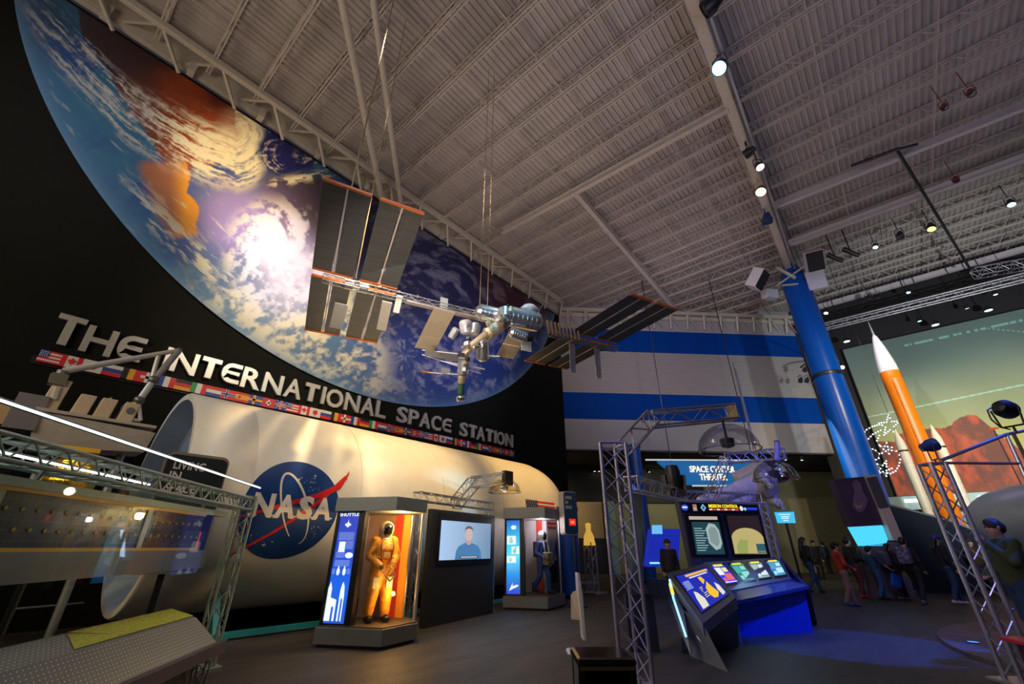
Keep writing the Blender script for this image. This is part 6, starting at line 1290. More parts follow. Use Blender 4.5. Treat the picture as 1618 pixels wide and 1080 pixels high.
def mars(X, Z):
    top = C3(*srgb(98, 118, 112)); mid = C3(*srgb(122, 132, 98)); low = C3(*srgb(165, 160, 70)); base = mixc(np.broadcast_to(low, X.shape+(3,)), np.broadcast_to(mid, X.shape+(3,)), ss(5.5, 9, Z)); base = mixc(base, np.broadcast_to(top, base.shape), ss(8.5, 12, Z))
    base = base*(.94+.12*fbm(X*.8, Z*2.2, 4, 5))[..., None]
    w = (fbm(X*1.3, X*0, 4, 9)-.5)*.8
    cliff = np.where(X < 4.6, 7.75+.0*X, 7.75-(X-4.6)*1.6)+w*.7; cliff = np.where(X < 1.0, 7.4+w*.5, cliff); cliff = np.where(X > 6.2, 5.35+w*.4, cliff); cliff = np.where((X > 3.2) & (X < 5.0), cliff+.55*np.exp(-((X-4.3)/.6)**2), cliff)
    n = fbm(X*2.5+3, Z*1.2, 6, 31); red_ = mixc(np.broadcast_to(C3(*srgb(88, 28, 8)), base.shape), np.broadcast_to(C3(*srgb(160, 54, 6)), base.shape), ss(.35, .7, n)); red_ = mixc(red_, np.broadcast_to(C3(*srgb(120, 50, 10)), base.shape), ss(5.2, 4.2, Z)*.6)
    stri = ss(.5, .6, vnoise(X*5+Z*1.5, Z*.2, 3))*ss(5.2, 6.2, X); red_ = mixc(red_, np.broadcast_to(C3(*srgb(60, 30, 8)), base.shape), stri*.7)
    col = mixc(base, red_, ss(-.03, .03, cliff-Z))
    def ln(z0, x0, z1, x1, wd, dots): 
        t = (X-x0)/(x1-x0); zz = z0+(z1-z0)*t; return (np.abs(Z-zz) < wd)*(t > 0)*(t < 1)*(1 if not dots else (np.mod(X*dots, 1) < .5))
    m1 = ln(9.0, -.1, 9.9, 12, .035, 0); m2 = ln(13.1, 6.5, 10.2, 12, .035, 6); m3 = (np.abs(Z-13.05-.0*(X-2)) < .07)*(X > 3.0)*(X < 9.5)*(vnoise(X*9, X*0, 8) > .42)
    return mixc(col, np.broadcast_to(C3(*srgb(150, 200, 190)), base.shape), np.clip(m1+m2+m3, 0, 1)*.75)
grid_panel('mural_sheet', -.02, 12.6, 4.3, 13.68, 34.36, 460, 340, mars, vcol('planet_print', .6), pm)
B().box((6.29, 34.45, 8.99), (12.7, .12, 9.46)).build('backing_board', black_m, pm)
r = thing('lit_ledge', 'pale lit balcony ledge under the planet mural', 'ledge', (3, 33.6, 3.6)); B().box((2.2, 33.9, 3.85), (5.4, .8, .7)).build('ledge', mat('ledge_pale', (.30, .42, .45), .5), r)
for x in (.55, 1.6, 3.5): B().box((x, 33.47, 3.95), (.75, .06, .16)).build('light_bar', glow('ledge_light', (.75, .95, 1), 2), r)
for x in (-.3, 2.2, 4.7): B().box((x, 34.0, 1.75), (.2, .5, 3.5)).build('pillar', black_m, r)
r = thing('lit_window', 'pale lit counter window with round bulbs below the mural', 'window display', tuple(fd(1550, 860, 22)))
q_ = [fd(1518, 868, 24), fd(1600, 868, 24), fd(1585, 808, 24), fd(1500, 808, 24)]; slabq(q_, .2).build('pane', glow('window_pale', (.28, .36, .33), .9), r)
for px, py in ((1507, 833), (1525, 848), (1540, 858), (1532, 808), (1545, 807), (1556, 815)): B().sphere(fd(px, py, 23.8), .10, 10).build('bulb', glow('bulb_warm', (1, .75, .5), 6), r)
b = B(); 
for x_ in (1520, 1590): a = fd(x_, 868, 24.1); b.bar((a.x, a.y, 0), (a.x, a.y, a.z), .15, .15)
b.build('support', black_m, r)
YR = 28.; c0 = V(1.47, YR, 0)
rk = thing('rocket', 'tall orange rocket with white nose and two cream side boosters', 'rocket', tuple(c0))
rad = .40
orock = mat('rocket_orange', (.85, .20, .002), .4, noise=.08); wr = mat('rocket_white', (.80, .80, .84), .35)
B().lathe([(rad, 1.1), (rad, 9.25), (rad+.006, 9.26), (rad+.006, 9.3), (rad, 9.31), (rad, 9.72)], 40).build('core_stage', orock, rk, smooth=True, local=True)
B().lathe([(rad, 9.72), (rad*.99, 10.0), (rad*.90, 10.35), (rad*.62, 11.1), (rad*.38, 11.55), (rad*.25, 11.75), (.05, 11.85)], 40).build('nose_section', wr, rk, smooth=True, local=True)
B().lathe([(.06, 11.7), (.045, 12.1), (.02, 12.55), (.005, 12.7)], 12).build('escape_tower', mat('tower_grey', (.35, .33, .34), .4), rk, smooth=True, local=True)
bst = mat('booster_cream', (.66, .60, .46), .45, noise=.05)
for s_ in (-1, 1):
    b = B(); x = s_*.66; pr = [(.2, 1.0), (.19, 1.1)]
    for z in (2.2, 3.2, 4.2, 5.2): pr += [(.19, z-.02), (.178, z-.015), (.178, z+.015), (.19, z+.02)]
    pr += [(.19, 6.0), (.17, 6.25), (.02, 6.85)]
    b.lathe(pr, 24, (x, -.05, 0)); o = b.build('booster', bst, rk, smooth=True, local=True)
    B().lathe([(.192, 5.75), (.198, 5.76), (.198, 5.82), (.192, 5.83)], 24, (x, -.05, 0)).build('booster_band', black_m, o, local=True)
B().bar((.0, -rad-.02, 1.2), (.0, -rad-.02, 9.2), .06, .05).build('feed_line', orock, rk, local=True)
B().lathe([(.9, 0), (.9, .9), (.5, 1.1), (.02, 1.1)], 24).build('pad', mat('pad_dark', (.05, .05, .055), .5), rk, local=True)
# hanging star lights
r = thing('star_lights', 'string of white star shaped rope lights hanging beside the blue column', 'string lights', tuple(fd(1398, 700, 21)))
def star(cx, cy, R, rot): return [(cx+(R if k % 2 == 0 else R*.42)*sin(rot+pi*k/5), cy-(R if k % 2 == 0 else R*.42)*cos(rot+pi*k/5)) for k in range(11)]
P4 = lambda pts: [(1330+x/4.91, 640+y/4.91) for x, y in pts]
strands = [star(1405, 672, 17, -.1), star(1399.5, 708.5, 9.5, .1), star(1396, 740, 12.5, .3), P4([(290, 150), (235, 165), (190, 190), (160, 225), (152, 250)]), P4([(300, 195), (240, 225), (205, 260), (188, 300), (215, 330), (260, 350), (290, 375), (285, 410), (240, 435), (262, 470), (290, 485)]),
           P4([(290, 235), (270, 275), (290, 310), (325, 325)]), P4([(385, 350), (420, 355), (445, 385), (452, 420), (440, 470), (415, 510), (375, 530), (330, 520)])]
for pts in strands:
    p3 = [fd(x, y, 21) for x, y in pts]; B().path(p3, .018, 5).build('light_rope', mat('rope_clear', (.25, .28, .33), .3), r); b = B()
    for a, c in zip(p3[:-1], p3[1:]):
        n = max(1, int((c-a).length/.13))
        for i in range(n): b.sphere(a.lerp(c, i/n)-Vector(FH)*.02, .035, 6)
    b.build('beads', glow('bead_ice', (.62, .90, 1), 3.0), r)['kind'] = 'stuff'
a = fd(1404, 655, 21); B().tube(a, (a.x, a.y, 17), .012, 5).build('hanging_wire', black_m, r)
# kiosk pillar with photo board and cyan screen
r = thing('photo_kiosk', 'leaning pillar kiosk with a dark portrait board and bright cyan screen', 'kiosk', tuple(plumb(fd(1392, 900, 17), 0)))
def K(px, py, d=17): return fd(px, py, d)
slabq([K(1346, 832), K(1396, 830), K(1369, 752), K(1317, 757)], .35).build('photo_board', mat('board_plum', (.055, .035, .07), .4), r)
b = B(); b.quad(*[K(*p, 16.97) for p in ((1347, 800), (1350, 775), (1346, 764), (1352, 757), (1360, 762), (1363, 775), (1372, 790), (1366, 806), (1358, 810))]); b.build('portrait', mat('portrait_mauve', (.14, .09, .15), .5), r)
b = B(); b.quad(*[K(*p, 16.96) for p in ((1349, 793), (1354, 803), (1362, 801), (1365, 790), (1361, 798), (1355, 799))]); b.build('portrait_collar', mat('collar_gold', (.35, .22, .12), .4), r)
slabq([K(1362, 862), K(1398, 862), K(1403, 852), K(1394, 829)][::1]+[K(1345, 832)], .2).build('cyan_screen', glow('kiosk_cyan', (.07, .62, 1), 1.15), r)
slabq([K(1412, 853, 16.9), K(1428, 853, 16.9), K(1384, 749, 16.9), K(1368, 751, 16.9)], .4).build('pillar_side', mat('pillar_tan', (.62, .52, .44), .45), r)
slabq([K(1391, 802, 16.85), K(1405, 800, 16.85), K(1385, 752, 16.85), K(1371, 754, 16.85)], .1).build('pillar_inset', mat('inset_grey', (.09, .085, .10), .4), r)
bb = plumb(K(1385, 900), 0); B().hexa([bb+Vector(RT)*-.2, bb+Vector(RT)*1.0, bb+Vector(RT)*1.0+Vector(FH)*.5, bb+Vector(RT)*-.2+Vector(FH)*.5], [K(1366, 862), K(1428, 853), K(1428, 853)+Vector(FH)*.4, K(1366, 862)+Vector(FH)*.4]).build('plinth', mat('plinth_mauve', (.17, .15, .19), .4), r)
# ramp wall
r = thing('ramp_wall', 'dark sloping ramp parapet with a pale handrail behind the crowd', 'ramp', tuple(plumb(fd(1520, 860, 19), 0)))
ra0, ra1, ra2 = fd(1405, 797, 19.3), fd(1500, 822, 19.1), fd(1625, 872, 18.9)
for p_, q__ in ((ra0, ra1), (ra1, ra2)): B().hexa([plumb(p_, 0), plumb(q__, 0), plumb(q__, 0)+Vector(FH)*.2, plumb(p_, 0)+Vector(FH)*.2], [p_, q__, q__+Vector(FH)*.2, p_+Vector(FH)*.2]).build('parapet', mat('parapet_dark', (.015, .02, .035), .4), r); B().bar(p_, q__, .1, .08).build('handrail', mat('rail_pale', (.35, .34, .42), .3, .4), r)
# grey pod at right edge
c = fd(1650, 815, 8.6); r = thing('grey_pod', 'smooth pale grey hull curving in at the right edge of the photo', 'model', (c.x, c.y, 0))
M3 = Matrix((tuple(RT), tuple(FH), (0, 0, 1))).transposed()
B().sphere((0, 0, c.z-.05), 1.0, 40, M3, (1.05, 1.1, .62)).build('hull', mat('pod_grey', (.40, .46, .48), .35), r, smooth=True, local=True); B().tube((0, 0, .0), (0, 0, c.z-.5), .12, 12).build('stand', black_m, r, local=True); B().lathe([(.5, 0), (.5, .04), (.02, .05)], 24).build('foot', black_m, r, local=True)
# round carpet with floor lights
r = thing('round_platform', 'low round brown carpeted platform with blue floor lights at the right', 'platform', (5.2, 13.2, 0)); B().lathe([(.01, .06), (5.35, .06), (5.4, .05), (5.4, 0)], 96).build('deck', mat('platform_carpet', (.14, .095, .07), .8, noise=.2, nscale=3), r, local=True)
for k, (px, py) in enumerate(((1538, 1015), (1560, 1078), (1595, 958))):
    p = gz(px, py, .06); ins = (p-V(5.2, 13.2, .06)).length < 5.4; z = .06 if ins else 0.0
    t = thing('floor_light', ['blue floor light in the middle of the round platform edge', 'blue floor light at the very bottom of the photo', 'blue floor light farthest from the camera behind the truss'][k], 'lamp', (p.x, p.y, z))
    B().lathe([(.10, 0), (.10, .012), (.08, .016)], 20).build('ring', black_m, t, local=True); B().lathe([(.085, .014), (.001, .018)], 20).build('lens', glow('floor_blue', (.02, .16, 1), 2.5), t, local=True)
c = gz(1712, 1020, .6); r = thing('red_counter', 'red topped counter corner at the lower right edge', 'counter', (c.x, c.y, 0))
Mk = Matrix.Rotation(ra-.2, 3, 'Z'); B().box((0, 0, .59), (1.0, .9, .05), Mk).build('top', mat('counter_red', (.55, .03, .05), .35), r, local=True, bevel=.01); B().box((.03, .03, .28), (.85, .78, .56), Mk).build('body', mat('counter_plum', (.04, .015, .03), .5), r, local=True); B().box((-.02, -.1, .62), (.5, .45, .02), Mk).build('blue_inlay', mat('inlay_blue', (.03, .06, .4), .3), r, local=True)
# right truss with stage lamps
TR_ = gz(1618, 1080); dtr = (TR_-Vector(EP)).dot(Vector(FH)); r = thing('stage_truss', 'tall blue lit aluminium truss post with cross bars at the right', 'truss', tuple(TR_)); ztr = fd(1473, 733, dtr).z
uxr = Vector(RT)*.115; unr = Vector(FH)*.115
cs2 = [-uxr-unr, uxr-unr, uxr+unr, -uxr+unr]; silv = mat('stage_alu', (.50, .50, .62), .3, .7)
for c in cs2: B().tube(TR_+c+V(0, 0, .03), TR_+c+V(0, 0, ztr), .032, 10).build('chord', silv, r, smooth=True)
b = B(); n = 12
for i in range(n):
    z0, z1 = .06+(ztr-.1)*i/n, .06+(ztr-.1)*(i+1)/n
    for q in range(4): c0, c1 = cs2[q], cs2[(q+1) % 4]; (c0, c1) = (c1, c0) if i % 2 else (c0, c1); b.tube(TR_+c0+V(0, 0, z0), TR_+c1+V(0, 0, z1), .010, 5)
for q in range(4): b.tube(TR_+cs2[q]+V(0, 0, ztr), TR_+cs2[(q+1) % 4]+V(0, 0, ztr), .018, 6)
b.build('webbing', silv, r); B().box(tuple(TR_+V(0, 0, .015)), (.5, .5, .03), Matrix.Rotation(ra, 3, 'Z')).build('base_plate', alu_d, r)
k0, k1, k2, k3 = fd(1487, 727, dtr), fd(1590, 686, dtr), fd(1640, 676, dtr), fd(1612, 732, dtr)
B().tube(k0, k1, .026, 10).build('cross_bar', silv, r); B().tube(k1, k2, .024, 10).build('cross_bar', silv, r); B().tube(fd(1490, 731, dtr), k3, .022, 10).build('cross_bar', silv, r)
B().tube(k1, fd(1630, 775, dtr), .026, 10).build('brace', silv, r); B().tube(k1+V(0, 0, -.02), fd(1612, 732, dtr), .02, 8).build('brace', silv, r); B().tube(fd(1600, 683, dtr), fd(1640, 760, dtr+.2), .026, 10).build('brace', mat('brace_tan', (.5, .35, .2), .4, .4), r)
def par(name, label, p, d, L_, R_, m, lens=None, yoke=True, group=None, cat='lamp', hang=None):
    """stage lamp: tapered can, lens, U yoke and clamp"""
    p = Vector(p); d = Vector(d).normalized(); r = thing(name, label, cat, tuple(p), 0, group); x = d.cross(Vector((0, 0, 1)) if abs(d.z) < .95 else Vector((1, 0, 0))).normalized(); y = x.cross(d); M = Matrix((x, y, d)).transposed()
    B().lathe([(.01, -L_*.55), (R_*.55, -L_*.5), (R_*.75, -L_*.2), (R_, 0), (R_, L_*.42), (R_*.9, L_*.44), (R_*.88, L_*.3)], 20, tuple(p), M).build('can', m, r, smooth=True)
    B().lathe([(R_*.89, L_*.36), (.001, L_*.40)], 20, tuple(p), M).build('lens', lens or mat('lens_dark', (.03, .03, .04), .1), r)
    if yoke:
        top = p+(V(0, 0, R_*2.1) if hang is None else V(0, 0, hang)); b = B(); b.path([p+x*R_*1.12, top+x*R_*.9, top-x*R_*.9, p-x*R_*1.12], R_*.10, 6); b.tube(top, (V(top.x, top.y, 17.0) if hang is None and group and 'column' not in group else top+V(0, 0, R_*.7*(1 if hang is None else -1))), R_*.12, 6); b.build('yoke', m, r)
    return r
dn = lambda tx, ty, tz, p: Vector((tx, ty, tz))-Vector(p)
bl_ = mat('lamp_blue_body', (.02, .05, .16), .3)
p = fd(1468, 704, dtr)+V(0, 0, 0); par('stage_lamp', 'blue bodied stage lamp clipped on top of the right truss post', p, Vector(RT)*.9+Vector(FH)*-.3+V(0, 0, .25), .24, .10, bl_, glow('lens_ice', (.5, .75, 1), 2.5), hang=-.22)
p = fd(1586, 645, dtr); par('stage_lamp', 'big black stage lamp on the cross bar at the right edge', p, Vector(RT)*.9+Vector(FH)*.4+V(0, 0, -.1), .34, .15, black_m, hang=-.30)
B().path([fd(1572, 640, dtr), fd(1560, 648, dtr), fd(1566, 662, dtr), fd(1580, 674, dtr), fd(1596, 678, dtr)], .012, 6).build('lamp_cable', black_m, r)
tag(B().lathe([(.02, .0), (.11, .01), (.13, .03), (.11, .05), (.02, .06)], 20, tuple(fd(1571, 678, 14))).build('red_disc_lamp', glow('disc_red', (.75, .08, .01), .9)), 'small glowing red disc seen against the planet mural', 'lamp')
a = fd(1571, 680, 14); tag(B().tube((a.x, a.y, a.z+.06), (a.x, a.y, 0), .015, 6).build('disc_pole', black_m), 'thin dark pole carrying the red disc lamp', 'pole')
# ------------------------------------------------------------------ roof lamps, speakers, rigging
cyan_l = glow('lens_cyan', (.25, .85, 1), 9); warm_l = glow('lens_warm', (1, .80, .5), 9); ice_l = glow('lens_white', (.8, .9, 1), 8)
RL = [(1139, 105, .24, cyan_l, bl_, (0, 0, -.9), 'bright cyan spotlight glowing on the ridge girder, uppermost in view'), (1184, 240, .20, None, black_m, (-1, .2, -.1), 'unlit black lamp lying across the ridge girder halfway along'), (1199, 262, .17, warm_l, black_m, (.2, -.3, -1), 'slim black spotlight with a small warm lens on the ridge girder'),
      (1202, 300, .22, warm_l, mat('lamp_brass', (.3, .18, .08), .4), (-.1, -.5, -1), 'brightest warm spotlight on the ridge girder'), (1212, 345, .24, None, bl_, (-.2, .2, -1), 'unlit blue black lamp on the ridge girder above the blue column'), (1125, 6, .26, None, black_m, (-1, 0, -.3), 'black lamp on the ridge girder at the top edge of the photo')]
for px, py, R_, ln_, bd, d, lb in RL:
    p = gz(px, py, 15.95); o = Vector((-.55*(p.y+8)/35*0, 0, 0)); par('ridge_lamp', lb, p, d if d != (0, 0, -.9) else (-.25, -.5, -.8), R_*2.3, R_, bd, ln_, group='spotlights on the ridge girder')
RR = [(1383, 388, .16, glow('lens_violet', (.6, .7, 1), 9), 'thin black lamp with a violet white lens, right of the blue column'), (1422, 371, .22, None, 'dark round lamp left of the yellow floodlight'), (1471, 358, .24, glow('lens_yellow', (1, .72, .12), 4), 'yellow lit floodlight beside the black hanging rod'), (1597, 320, .20, cyan_l, 'black lamp with a teal lens near the right edge'), (1435, 460, .14, cyan_l, 'small lamp with a teal lens in front of the mural top'),
      (1372, 470, .2, None, 'left lamp of the unlit blue pair over the far truss'), (1387, 468, .2, None, 'right lamp of the unlit blue pair over the far truss'), (1305, 492, .18, ice_l, 'small white lens lamp beside the column shaft at roof level'), (1404, 492, .18, cyan_l, 'small teal lens lamp just above the rocket tip'), (1534, 146, .17, None, 'dark red lamp high on the right part of the roof'), (1492, 168, .15, None, 'black lamp just left of the dark red lamp high on the roof'), (1510, 283, .16, None, 'dark red lamp at mid height on the right part of the roof')]
for px, py, R_, ln_, lb in RR:
    R_ *= .75; p = gz(px, py, 15.9); par('roof_lamp', lb, p, (-.2, -.4, -1), R_*2.8, R_, mat('lamp_maroon', (.20, .02, .03), .5) if 'red' in lb else black_m, ln_, group='lamps on the rocket side of the roof')
for k, (px, py) in enumerate(((1320, 408), (1345, 399))):
    p = gz(px, py, 15.9); t = thing('tube_lamp', ['left one of the two black profile lamps beside the roof speaker', 'right one of the two black profile lamps beside the roof speaker'][k], 'lamp', tuple(p)); B().tube(p+Vector(RT)*-.35+V(0, 0, .25), p+Vector(RT)*.35+V(0, 0, -.2), .13, 14, .10).build('barrel', black_m, t, smooth=True); B().tube(p+V(0, 0, .1), (p.x, p.y, 17.62), .03, 6).build('clamp', black_m, t)
for k, (px, py, z, lt) in enumerate(((1338, 539, 13, (1, .85, 1)), (1478, 513, 14.2, (.75, 1, 1)), (1453, 507, 14.4, (.4, .9, 1)), (1562, 490, 14.2, (.3, .85, .75)), (1528, 487, 14.5, (.5, .45, .4)), (1573, 465, 14.8, (.7, .7, .8)))):
    p = gy(px, py, 33.3); big = k in (0, 1, 3)
    t = thing('disc_lamp', ['bright disc lamp at the left corner of the black fascia over the mural', 'brightest white disc lamp over the middle of the mural', 'small teal point lamp left of the brightest disc lamp', 'green tinted disc lamp over the right part of the mural', 'dim small lamp between the disc lamps over the mural', 'small pale lamp on the fascia near the right edge'][k], 'lamp', tuple(p))
    s_ = .19 if big else .10; B().lathe([(.02, .22), (s_*.8, .2), (s_, 0), (s_*.9, -.01)], 18, tuple(p)).build('can', black_m, t); B().lathe([(s_*.92, -.004), (.001, -.012)], 18, tuple(p)).build('lens', glow('disc_%d' % k, lt, 5 if k != 4 else 1.5), t); B().tube(p+V(0, 0, .2), (p.x, p.y, 17.68), .02, 5).build('hanging_cable', black_m, t)
p = fd(1331, 580, 25.2); t = thing('point_lamp', 'warm round lamp just right of the blue column shaft', 'lamp', tuple(p)); B().sphere(p, .12, 12).build('globe', glow('globe_warm', (1, .75, .45), 5), t); B().path([p, p+V(0, 0, .35), V(-1.03, 27, p.z+.35)+(Vector((p.x, p.y, 0))-V(-1.03, 27, 0)).normalized()*.70], .03, 6).build('bracket', black_m, t)
for k, (px, py) in enumerate(((1272, 583), (1265, 600), (1275, 600))):
    p = fd(px, py, 25.3); par('column_lamp', ['upper lamp of the dark cluster clamped to the blue column', 'lower left lamp of the dark cluster clamped to the blue column', 'lower right lamp of the dark cluster clamped to the blue column'][k], p, (-.3, -.5, -.8), .36, .13, mat('lamp_bluegrey', (.02, .025, .05), .4), None, group='lamp cluster on the blue column')
tag(B().path([fd(1265, 580, 25.4), fd(1275, 573, 25.5), fd(1295, 570, 25.6), fd(1318, 567, 25.7)], .05, 6).build('cluster_bracket', black_m), 'dark curved bracket joining the lamp cluster to the blue column', 'bracket')
def spk(px, py, dist, w, h, d, yaw, pitch_, m, label, front=None):
    p = gz(px, py, 15.4); t = thing('speaker', label, 'speaker', tuple(p)); M = (Matrix.Rotation(ra+yaw, 3, 'Z') @ Matrix.Rotation(-pitch_, 3, 'X'))
    B().box(tuple(p), (w, d, h), M).build('cabinet', m, t)
    B().box(tuple(p+M @ V(0, -d/2-.015, 0)), (w*.94, .03, h*.94), M).build('grille', front or blackmat, t)
    B().tube(p+M @ V(0, d/2, h*.2), (p.x, p.y, 17.6), .02, 6).build('hanging_rod', steelp, t)
wsp = mat('speaker_white', (.55, .52, .55), .5)
spk(1286, 411, 24.0, .8, 1.1, .6, -.5, -.75, wsp, 'white speaker with black grille right of the blue column top'); spk(1197, 441, 24.0, .85, 1.1, .6, .7, -.7, wsp, 'white speaker with black grille left of the blue column')
spk(1216, 465, 24.6, .75, .55, .5, .2, -.2, wsp, 'small white speaker under the left grille speaker', mat('speaker_pale', (.5, .52, .6), .5)); spk(1289, 441, 25.5, .9, 1.1, .4, -.6, -.5, mat('speaker_lilac', (.34, .32, .42), .5), 'lilac grey speaker box hanging below the right grille speaker', mat('speaker_lilac2', (.4, .38, .5), .5))
a, c = gz(1417, 236, 16.6), gz(1533, 425, 15.6); r = thing('black_rod', 'long thin black rigging rod slanting down across the right of the roof', 'rigging', tuple(a)); B().tube(a, c, .06, 8).build('rod', black_m, r); B().tube(a, gz(1345, 262, 16.6), .07, 8).build('cross_bar', black_m, r); B().tube(a, gz(1450, 228, 16.6), .06, 8).build('cross_bar', black_m, r); B().path([gz(1385, 250, 16.4), gz(1375, 245, 16.5), gz(1362, 255, 16.4)], .03, 5).build('cable_loop', black_m, r)
r = thing('lighting_truss', 'long pale lighting truss in front of the black fascia over the planet mural', 'truss', (5, 31.5, 14.5)); y_ = 31.5
t0, t1 = gy(1291, 519, y_), gy(1640, 433, y_); truss_parts(r, t0, t1, .35, .35, mat('truss_grey', (.34, .32, .36), .4, .3), .04, .015, n=26)
for f_ in (.1, .5, .9): q_ = t0.lerp(t1, f_); B().tube(q_+V(0, 0, .15), (q_.x, q_.y, 16.9), .015, 5).build('hanging_wire', black_m, r)
r = thing('lighting_truss', 'pale box truss at the lower end of the black hanging rod', 'truss', (7, 27, 14.5)); t0, t1 = fd(1540, 432, 20.5), fd(1650, 412, 19.5); truss_parts(r, t0, t1, .5, .5, mat('truss_lilac', (.45, .42, .5), .35, .4), .035, .015, n=9)
# ------------------------------------------------------------------ bin and white stand
c = gz(950, 1028, .90); r = thing('waste_bin', 'glossy black waste bin with side opening at the bottom edge', 'bin', (c.x, c.y, 0), ra)
gb = mat('gloss_black', (.012, .010, .010), .12, spec=.7)
b = B(); W2, D2, H2 = .41, .40, .90; b.box((0, 0, .35), (W2, D2, .66)); b.build('body', gb, r, local=True, bevel=.04)
for x in (-.2, .2):
    for y in (-.19, .19): B().box((x*.9, y*.9, .745), (.05, .05, .2)).build('corner_post', gb, r, local=True, bevel=.012)
B().box((0, 0, .865), (W2+.02, D2+.02, .06)).build('lid', gb, r, local=True, bevel=.03); B().box((0, .17, .76), (.34, .02, .18)).build('hood_back', blackmat, r, local=True)
for x in (-.19, .19): B().box((x, .02, .76), (.02, .32, .18)).build('hood_side', gb, r, local=True)
B().box((0, .0, .70), (.34, .32, .02)).build('liner', blackmat, r, local=True); B().box((0, -.205, .835), (.38, .012, .02)).build('trim_strip', mat('trim_brass', (.35, .25, .12), .3, .7), r, local=True)
B().box((0, -.205, .67), (.38, .012, .02)).build('trim_strip', mat('trim_brass', (.35, .25, .12), .3, .7), r, local=True)
c = fd(923, 1005, 8.6); c = plumb(c, 0); r = thing('white_stand', 'slim white moulded stand with rounded side wing on the carpet behind the bin', 'stand', tuple(c))
def W_(px, py, d=8.6): return fd(px, py, d)
ws = mat('moulded_white', (.62, .60, .66), .25)
slabq([W_(922, 1012), W_(927, 1012), W_(921, 940), W_(916, 905), W_(912, 905), W_(914, 940)], .3).build('blade', ws, r, bevel=.01)
slabq([W_(902, 978, 8.9), W_(919, 980, 8.7), W_(918, 930, 8.7), W_(905, 934, 8.9), W_(901, 940, 8.9)], .08).build('wing', mat('moulded_grey', (.32, .30, .31), .35), r, bevel=.01)
B().hexa([c-Vector(RT)*.28, c+Vector(RT)*.12, c+Vector(RT)*.12+Vector(FH)*.4, c-Vector(RT)*.28+Vector(FH)*.4], [c-Vector(RT)*.24+V(0, 0, .03), c+Vector(RT)*.12+V(0, 0, .03), c+Vector(RT)*.12+Vector(FH)*.4+V(0, 0, .03), c-Vector(RT)*.24+Vector(FH)*.4+V(0, 0, .03)]).build('foot', ws, r)
# ------------------------------------------------------------------ visitors
def pm_(n, c, **k): return mat('cloth_'+n, c, .8, noise=.15, **k)
blk = pm_('black', (.012, .012, .016)); dnm = pm_('denim', (.02, .05, .13)); dnml = pm_('denim_light', (.03, .09, .24)); kh = pm_('beige', (.30, .17, .15)); rd = pm_('red_orange', (.42, .045, .02)); dkb = pm_('dark_blue', (.015, .03, .08)); grn = pm_('olive', (.06, .075, .022)); wsh = mat('shoe_white', (.5, .45, .5), .5); brn = mat('hair_brown', (.03, .015, .01), .6); bh = mat('hair_black', (.006, .005, .005), .5); dsk = mat('skin_shade', (.34, .17, .12), .55); msk = mat('skin_light', (.55, .30, .24), .55)
stride = lambda a: dict(knL=(.09, -.16*a-.04, .50), anL=(.09, -.28*a, .09), knR=(-.09, .02*a-.02, .50), anR=(-.09, .30*a, .12))
def visitor(px, foot, head, face, label, P=None, dist=None, **k):
    p = gz(px, foot); d = (p-Vector(EP)).dot(Vector(FH)); hx = px+(foot-head)*0; 
    zt = fd(px-(foot-head)*.0, head, d).z; h = max(1.5, min(2.0, zt)); return person('person', label, (p.x, p.y, 0), face+YAW*0, h=h/1.0, P=P, group='visitors in the hall', **k)
# heading: 0 faces -Y; RIGHTWARD means facing the photo's right
Rw = YAW+pi/2; Lw = YAW-pi/2; Tw = YAW
visitor(1290, 937, 848, Rw, 'person in a dark top and jeans striding right beside the control desk, long hair', P=dict(stride(.9), elR=(-.25, .08, 1.14), wrR=(-.24, -.1, .9)), top=blk, trousers=dnm, shoes=blk, hair=brn, hairstyle='long', voxel=.028)
visitor(1312, 905, 850, Tw+pi, 'distant person in dark blue standing before the olive wall', top=dkb, trousers=blk, shoes=blk, hair=bh, voxel=.035)
visitor(1300, 915, 852, Tw, 'distant person in black beside the dark blue figure', top=blk, trousers=blk, shoes=blk, hair=bh, voxel=.035)
visitor(1347, 958, 856, Rw-.3, 'person in a red and orange top with beige trousers and a dark cap', P=dict(stride(.45), elL=(.24, -.05, 1.13), wrL=(.12, -.25, 1.05), elR=(-.24, -.05, 1.13), wrR=(-.10, -.25, 1.03)), top=rd, trousers=kh, shoes=mat('shoe_blue', (.05, .1, .35), .5), hair=bh, hat=blk, bulk=1.08)
visitor(1366, 945, 848, Rw, 'taller dark haired person in black behind the red top', P=dict(stride(.3), wrR=(-.12, -.25, 1.05)), top=blk, trousers=pm_('maroon', (.10, .02, .03)), shoes=mat('shoe_red', (.5, .03, .03), .5), hair=bh)
def bag(r, j, s):
    w = j['wrR']+A3(0, -.04, -.22)*s; B().box(tuple(w+A3(0, -.03, -.16)*s), (.10*s, .34*s, .42*s), Matrix.Rotation(.35, 3, 'X')).build('carrier_bag', mat('bag_blue', (.02, .10, .62), .4), r, local=True, bevel=.02)
    B().path([w+A3(0, .06, .02)*s, w+A3(0, 0, .14)*s, w+A3(0, -.1, .04)*s], .008*s, 5).build('bag_handle', mat('bag_blue', (.02, .10, .62), .4), r, local=True)
visitor(1398, 948, 862, Rw, 'person in a blue shirt and light jeans carrying a bright blue bag', P=dict(stride(.6), elR=(-.26, -.14, 1.16), wrR=(-.27, -.36, 1.0)), top=pm_('slate_blue', (.02, .06, .12)), trousers=dnml, shoes=blk, hair=bh, hat=dkb, skin=msk, sleeve='short', extras=bag)
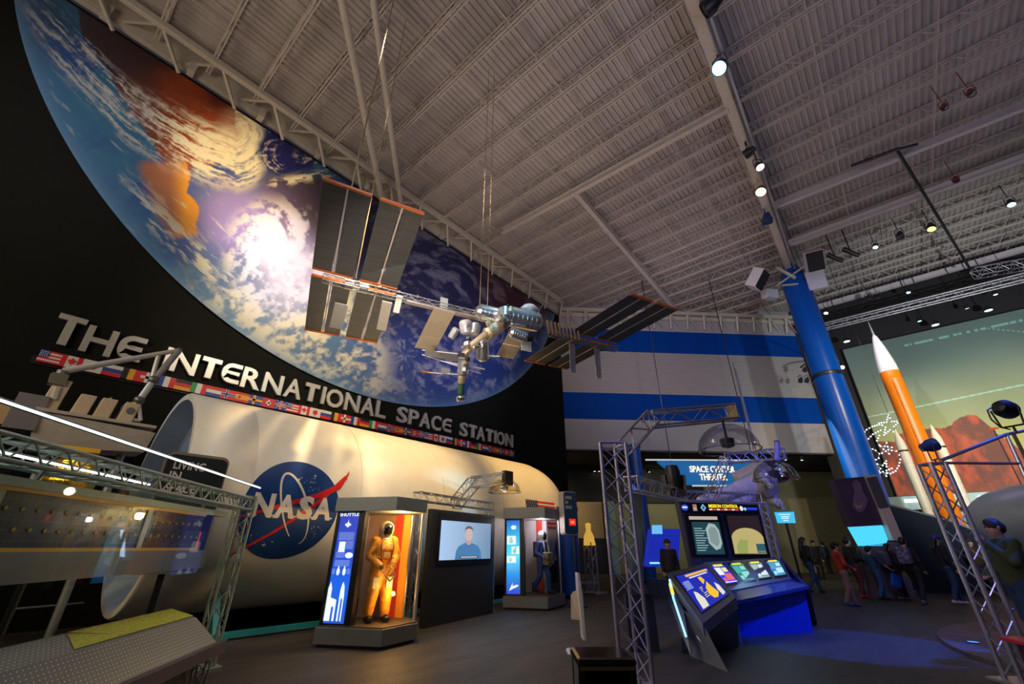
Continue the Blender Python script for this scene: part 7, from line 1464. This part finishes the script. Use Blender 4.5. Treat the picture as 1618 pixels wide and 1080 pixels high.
def pack(mc, name='backpack'):
    def f(r, j, s):
        B().box(tuple(j['chest']+A3(0, .22, -.02)*s), (.32*s, .2*s, .46*s)).build(name, mc, r, local=True, bevel=.05)
        b = B()
        for sx in (-1, 1): b.path([j['chest']+A3(sx*.12, .14, .18)*s, j['chest']+A3(sx*.13, -.0, .24)*s, j['chest']+A3(sx*.13, -.15, .05)*s, j['chest']+A3(sx*.13, .1, -.2)*s], .018*s)
        b.build('pack_strap', blk, r, local=True)
    return f
visitor(1430, 948, 858, Rw, 'long haired person in black with small lavender pack, before the cyan screen', P=dict(stride(.7)), top=blk, trousers=blk, shoes=pm_('grey_shoe', (.12, .12, .18)), hair=bh, hairstyle='long', extras=pack(pm_('lavender', (.10, .08, .14))))
visitor(1462, 955, 848, Rw+.5, 'person wearing a black and lilac patterned backpack', P=dict(stride(.8)), top=blk, trousers=blk, shoes=pm_('grey_shoe', (.12, .12, .18)), hair=bh, hairstyle='short', extras=pack(mat('pack_pattern', (.13, .12, .22), .7, noise=.95, nscale=16)))
visitor(1518, 955, 845, Rw-.2, 'person in black top, dark jeans, white shoes and blue head band', P=dict(stride(.5), elL=(.24, -.04, 1.13), wrL=(.12, -.24, 1.02)), top=blk, trousers=dnm, shoes=wsh, hair=bh, hairstyle='long', hat=mat('cap_blue', (.02, .03, .35), .5), bulk=1.05)
visitor(1530, 935, 868, Rw, 'shorter person in a cyan top behind the blue head band', top=pm_('cyan', (.03, .30, .38)), trousers=blk, shoes=blk, hair=bh, P=stride(.4), voxel=.03)
visitor(1493, 932, 868, Lw, 'person in dark clothes half hidden behind the walking group', top=blk, trousers=dkb, shoes=mat('shoe_red', (.5, .03, .03), .5), hair=bh, P=stride(.3), voxel=.03)
visitor(1566, 938, 850, Tw, 'person in dark brown clothes behind the right truss post', top=pm_('brown', (.05, .025, .015)), trousers=blk, shoes=pm_('tan_shoe', (.3, .16, .06)), hair=brn, P=stride(.2), voxel=.03)
p = plumb(fd(1602, 900, 7.7), .06); person('person', 'large man in an olive green jacket holding a phone at the right edge', (p.x, p.y, .06), Lw-.25, h=1.98, P=dict(elL=(.27, -.12, 1.18), wrL=(.13, -.26, 1.42), elR=(-.25, .02, 1.12), wrR=(-.22, -.2, 1.0), **stride(.3)), top=grn, trousers=dnm, shoes=pm_('tan_shoe', (.3, .16, .06)), hair=brn, skin=msk, bulk=1.15, group='visitors in the hall',
    extras=lambda r, j, s: B().box(tuple(j['wrL']+A3(-.02, -.06, .10)*s), (.075*s, .012*s, .15*s)).build('phone', black_m, r, local=True))
p = plumb(fd(1650, 900, 9.2), 0); 
p = fd(1060, 900, 15.2); person('person', 'man in a dark jacket standing before the blue booth', (p.x, p.y, 0), YAW+.1, h=1.86, P={}, top=pm_('jacket_dark', (.02, .015, .02)), trousers=blk, shoes=blk, hair=brn, skin=msk, group='visitors in the hall', voxel=.03)
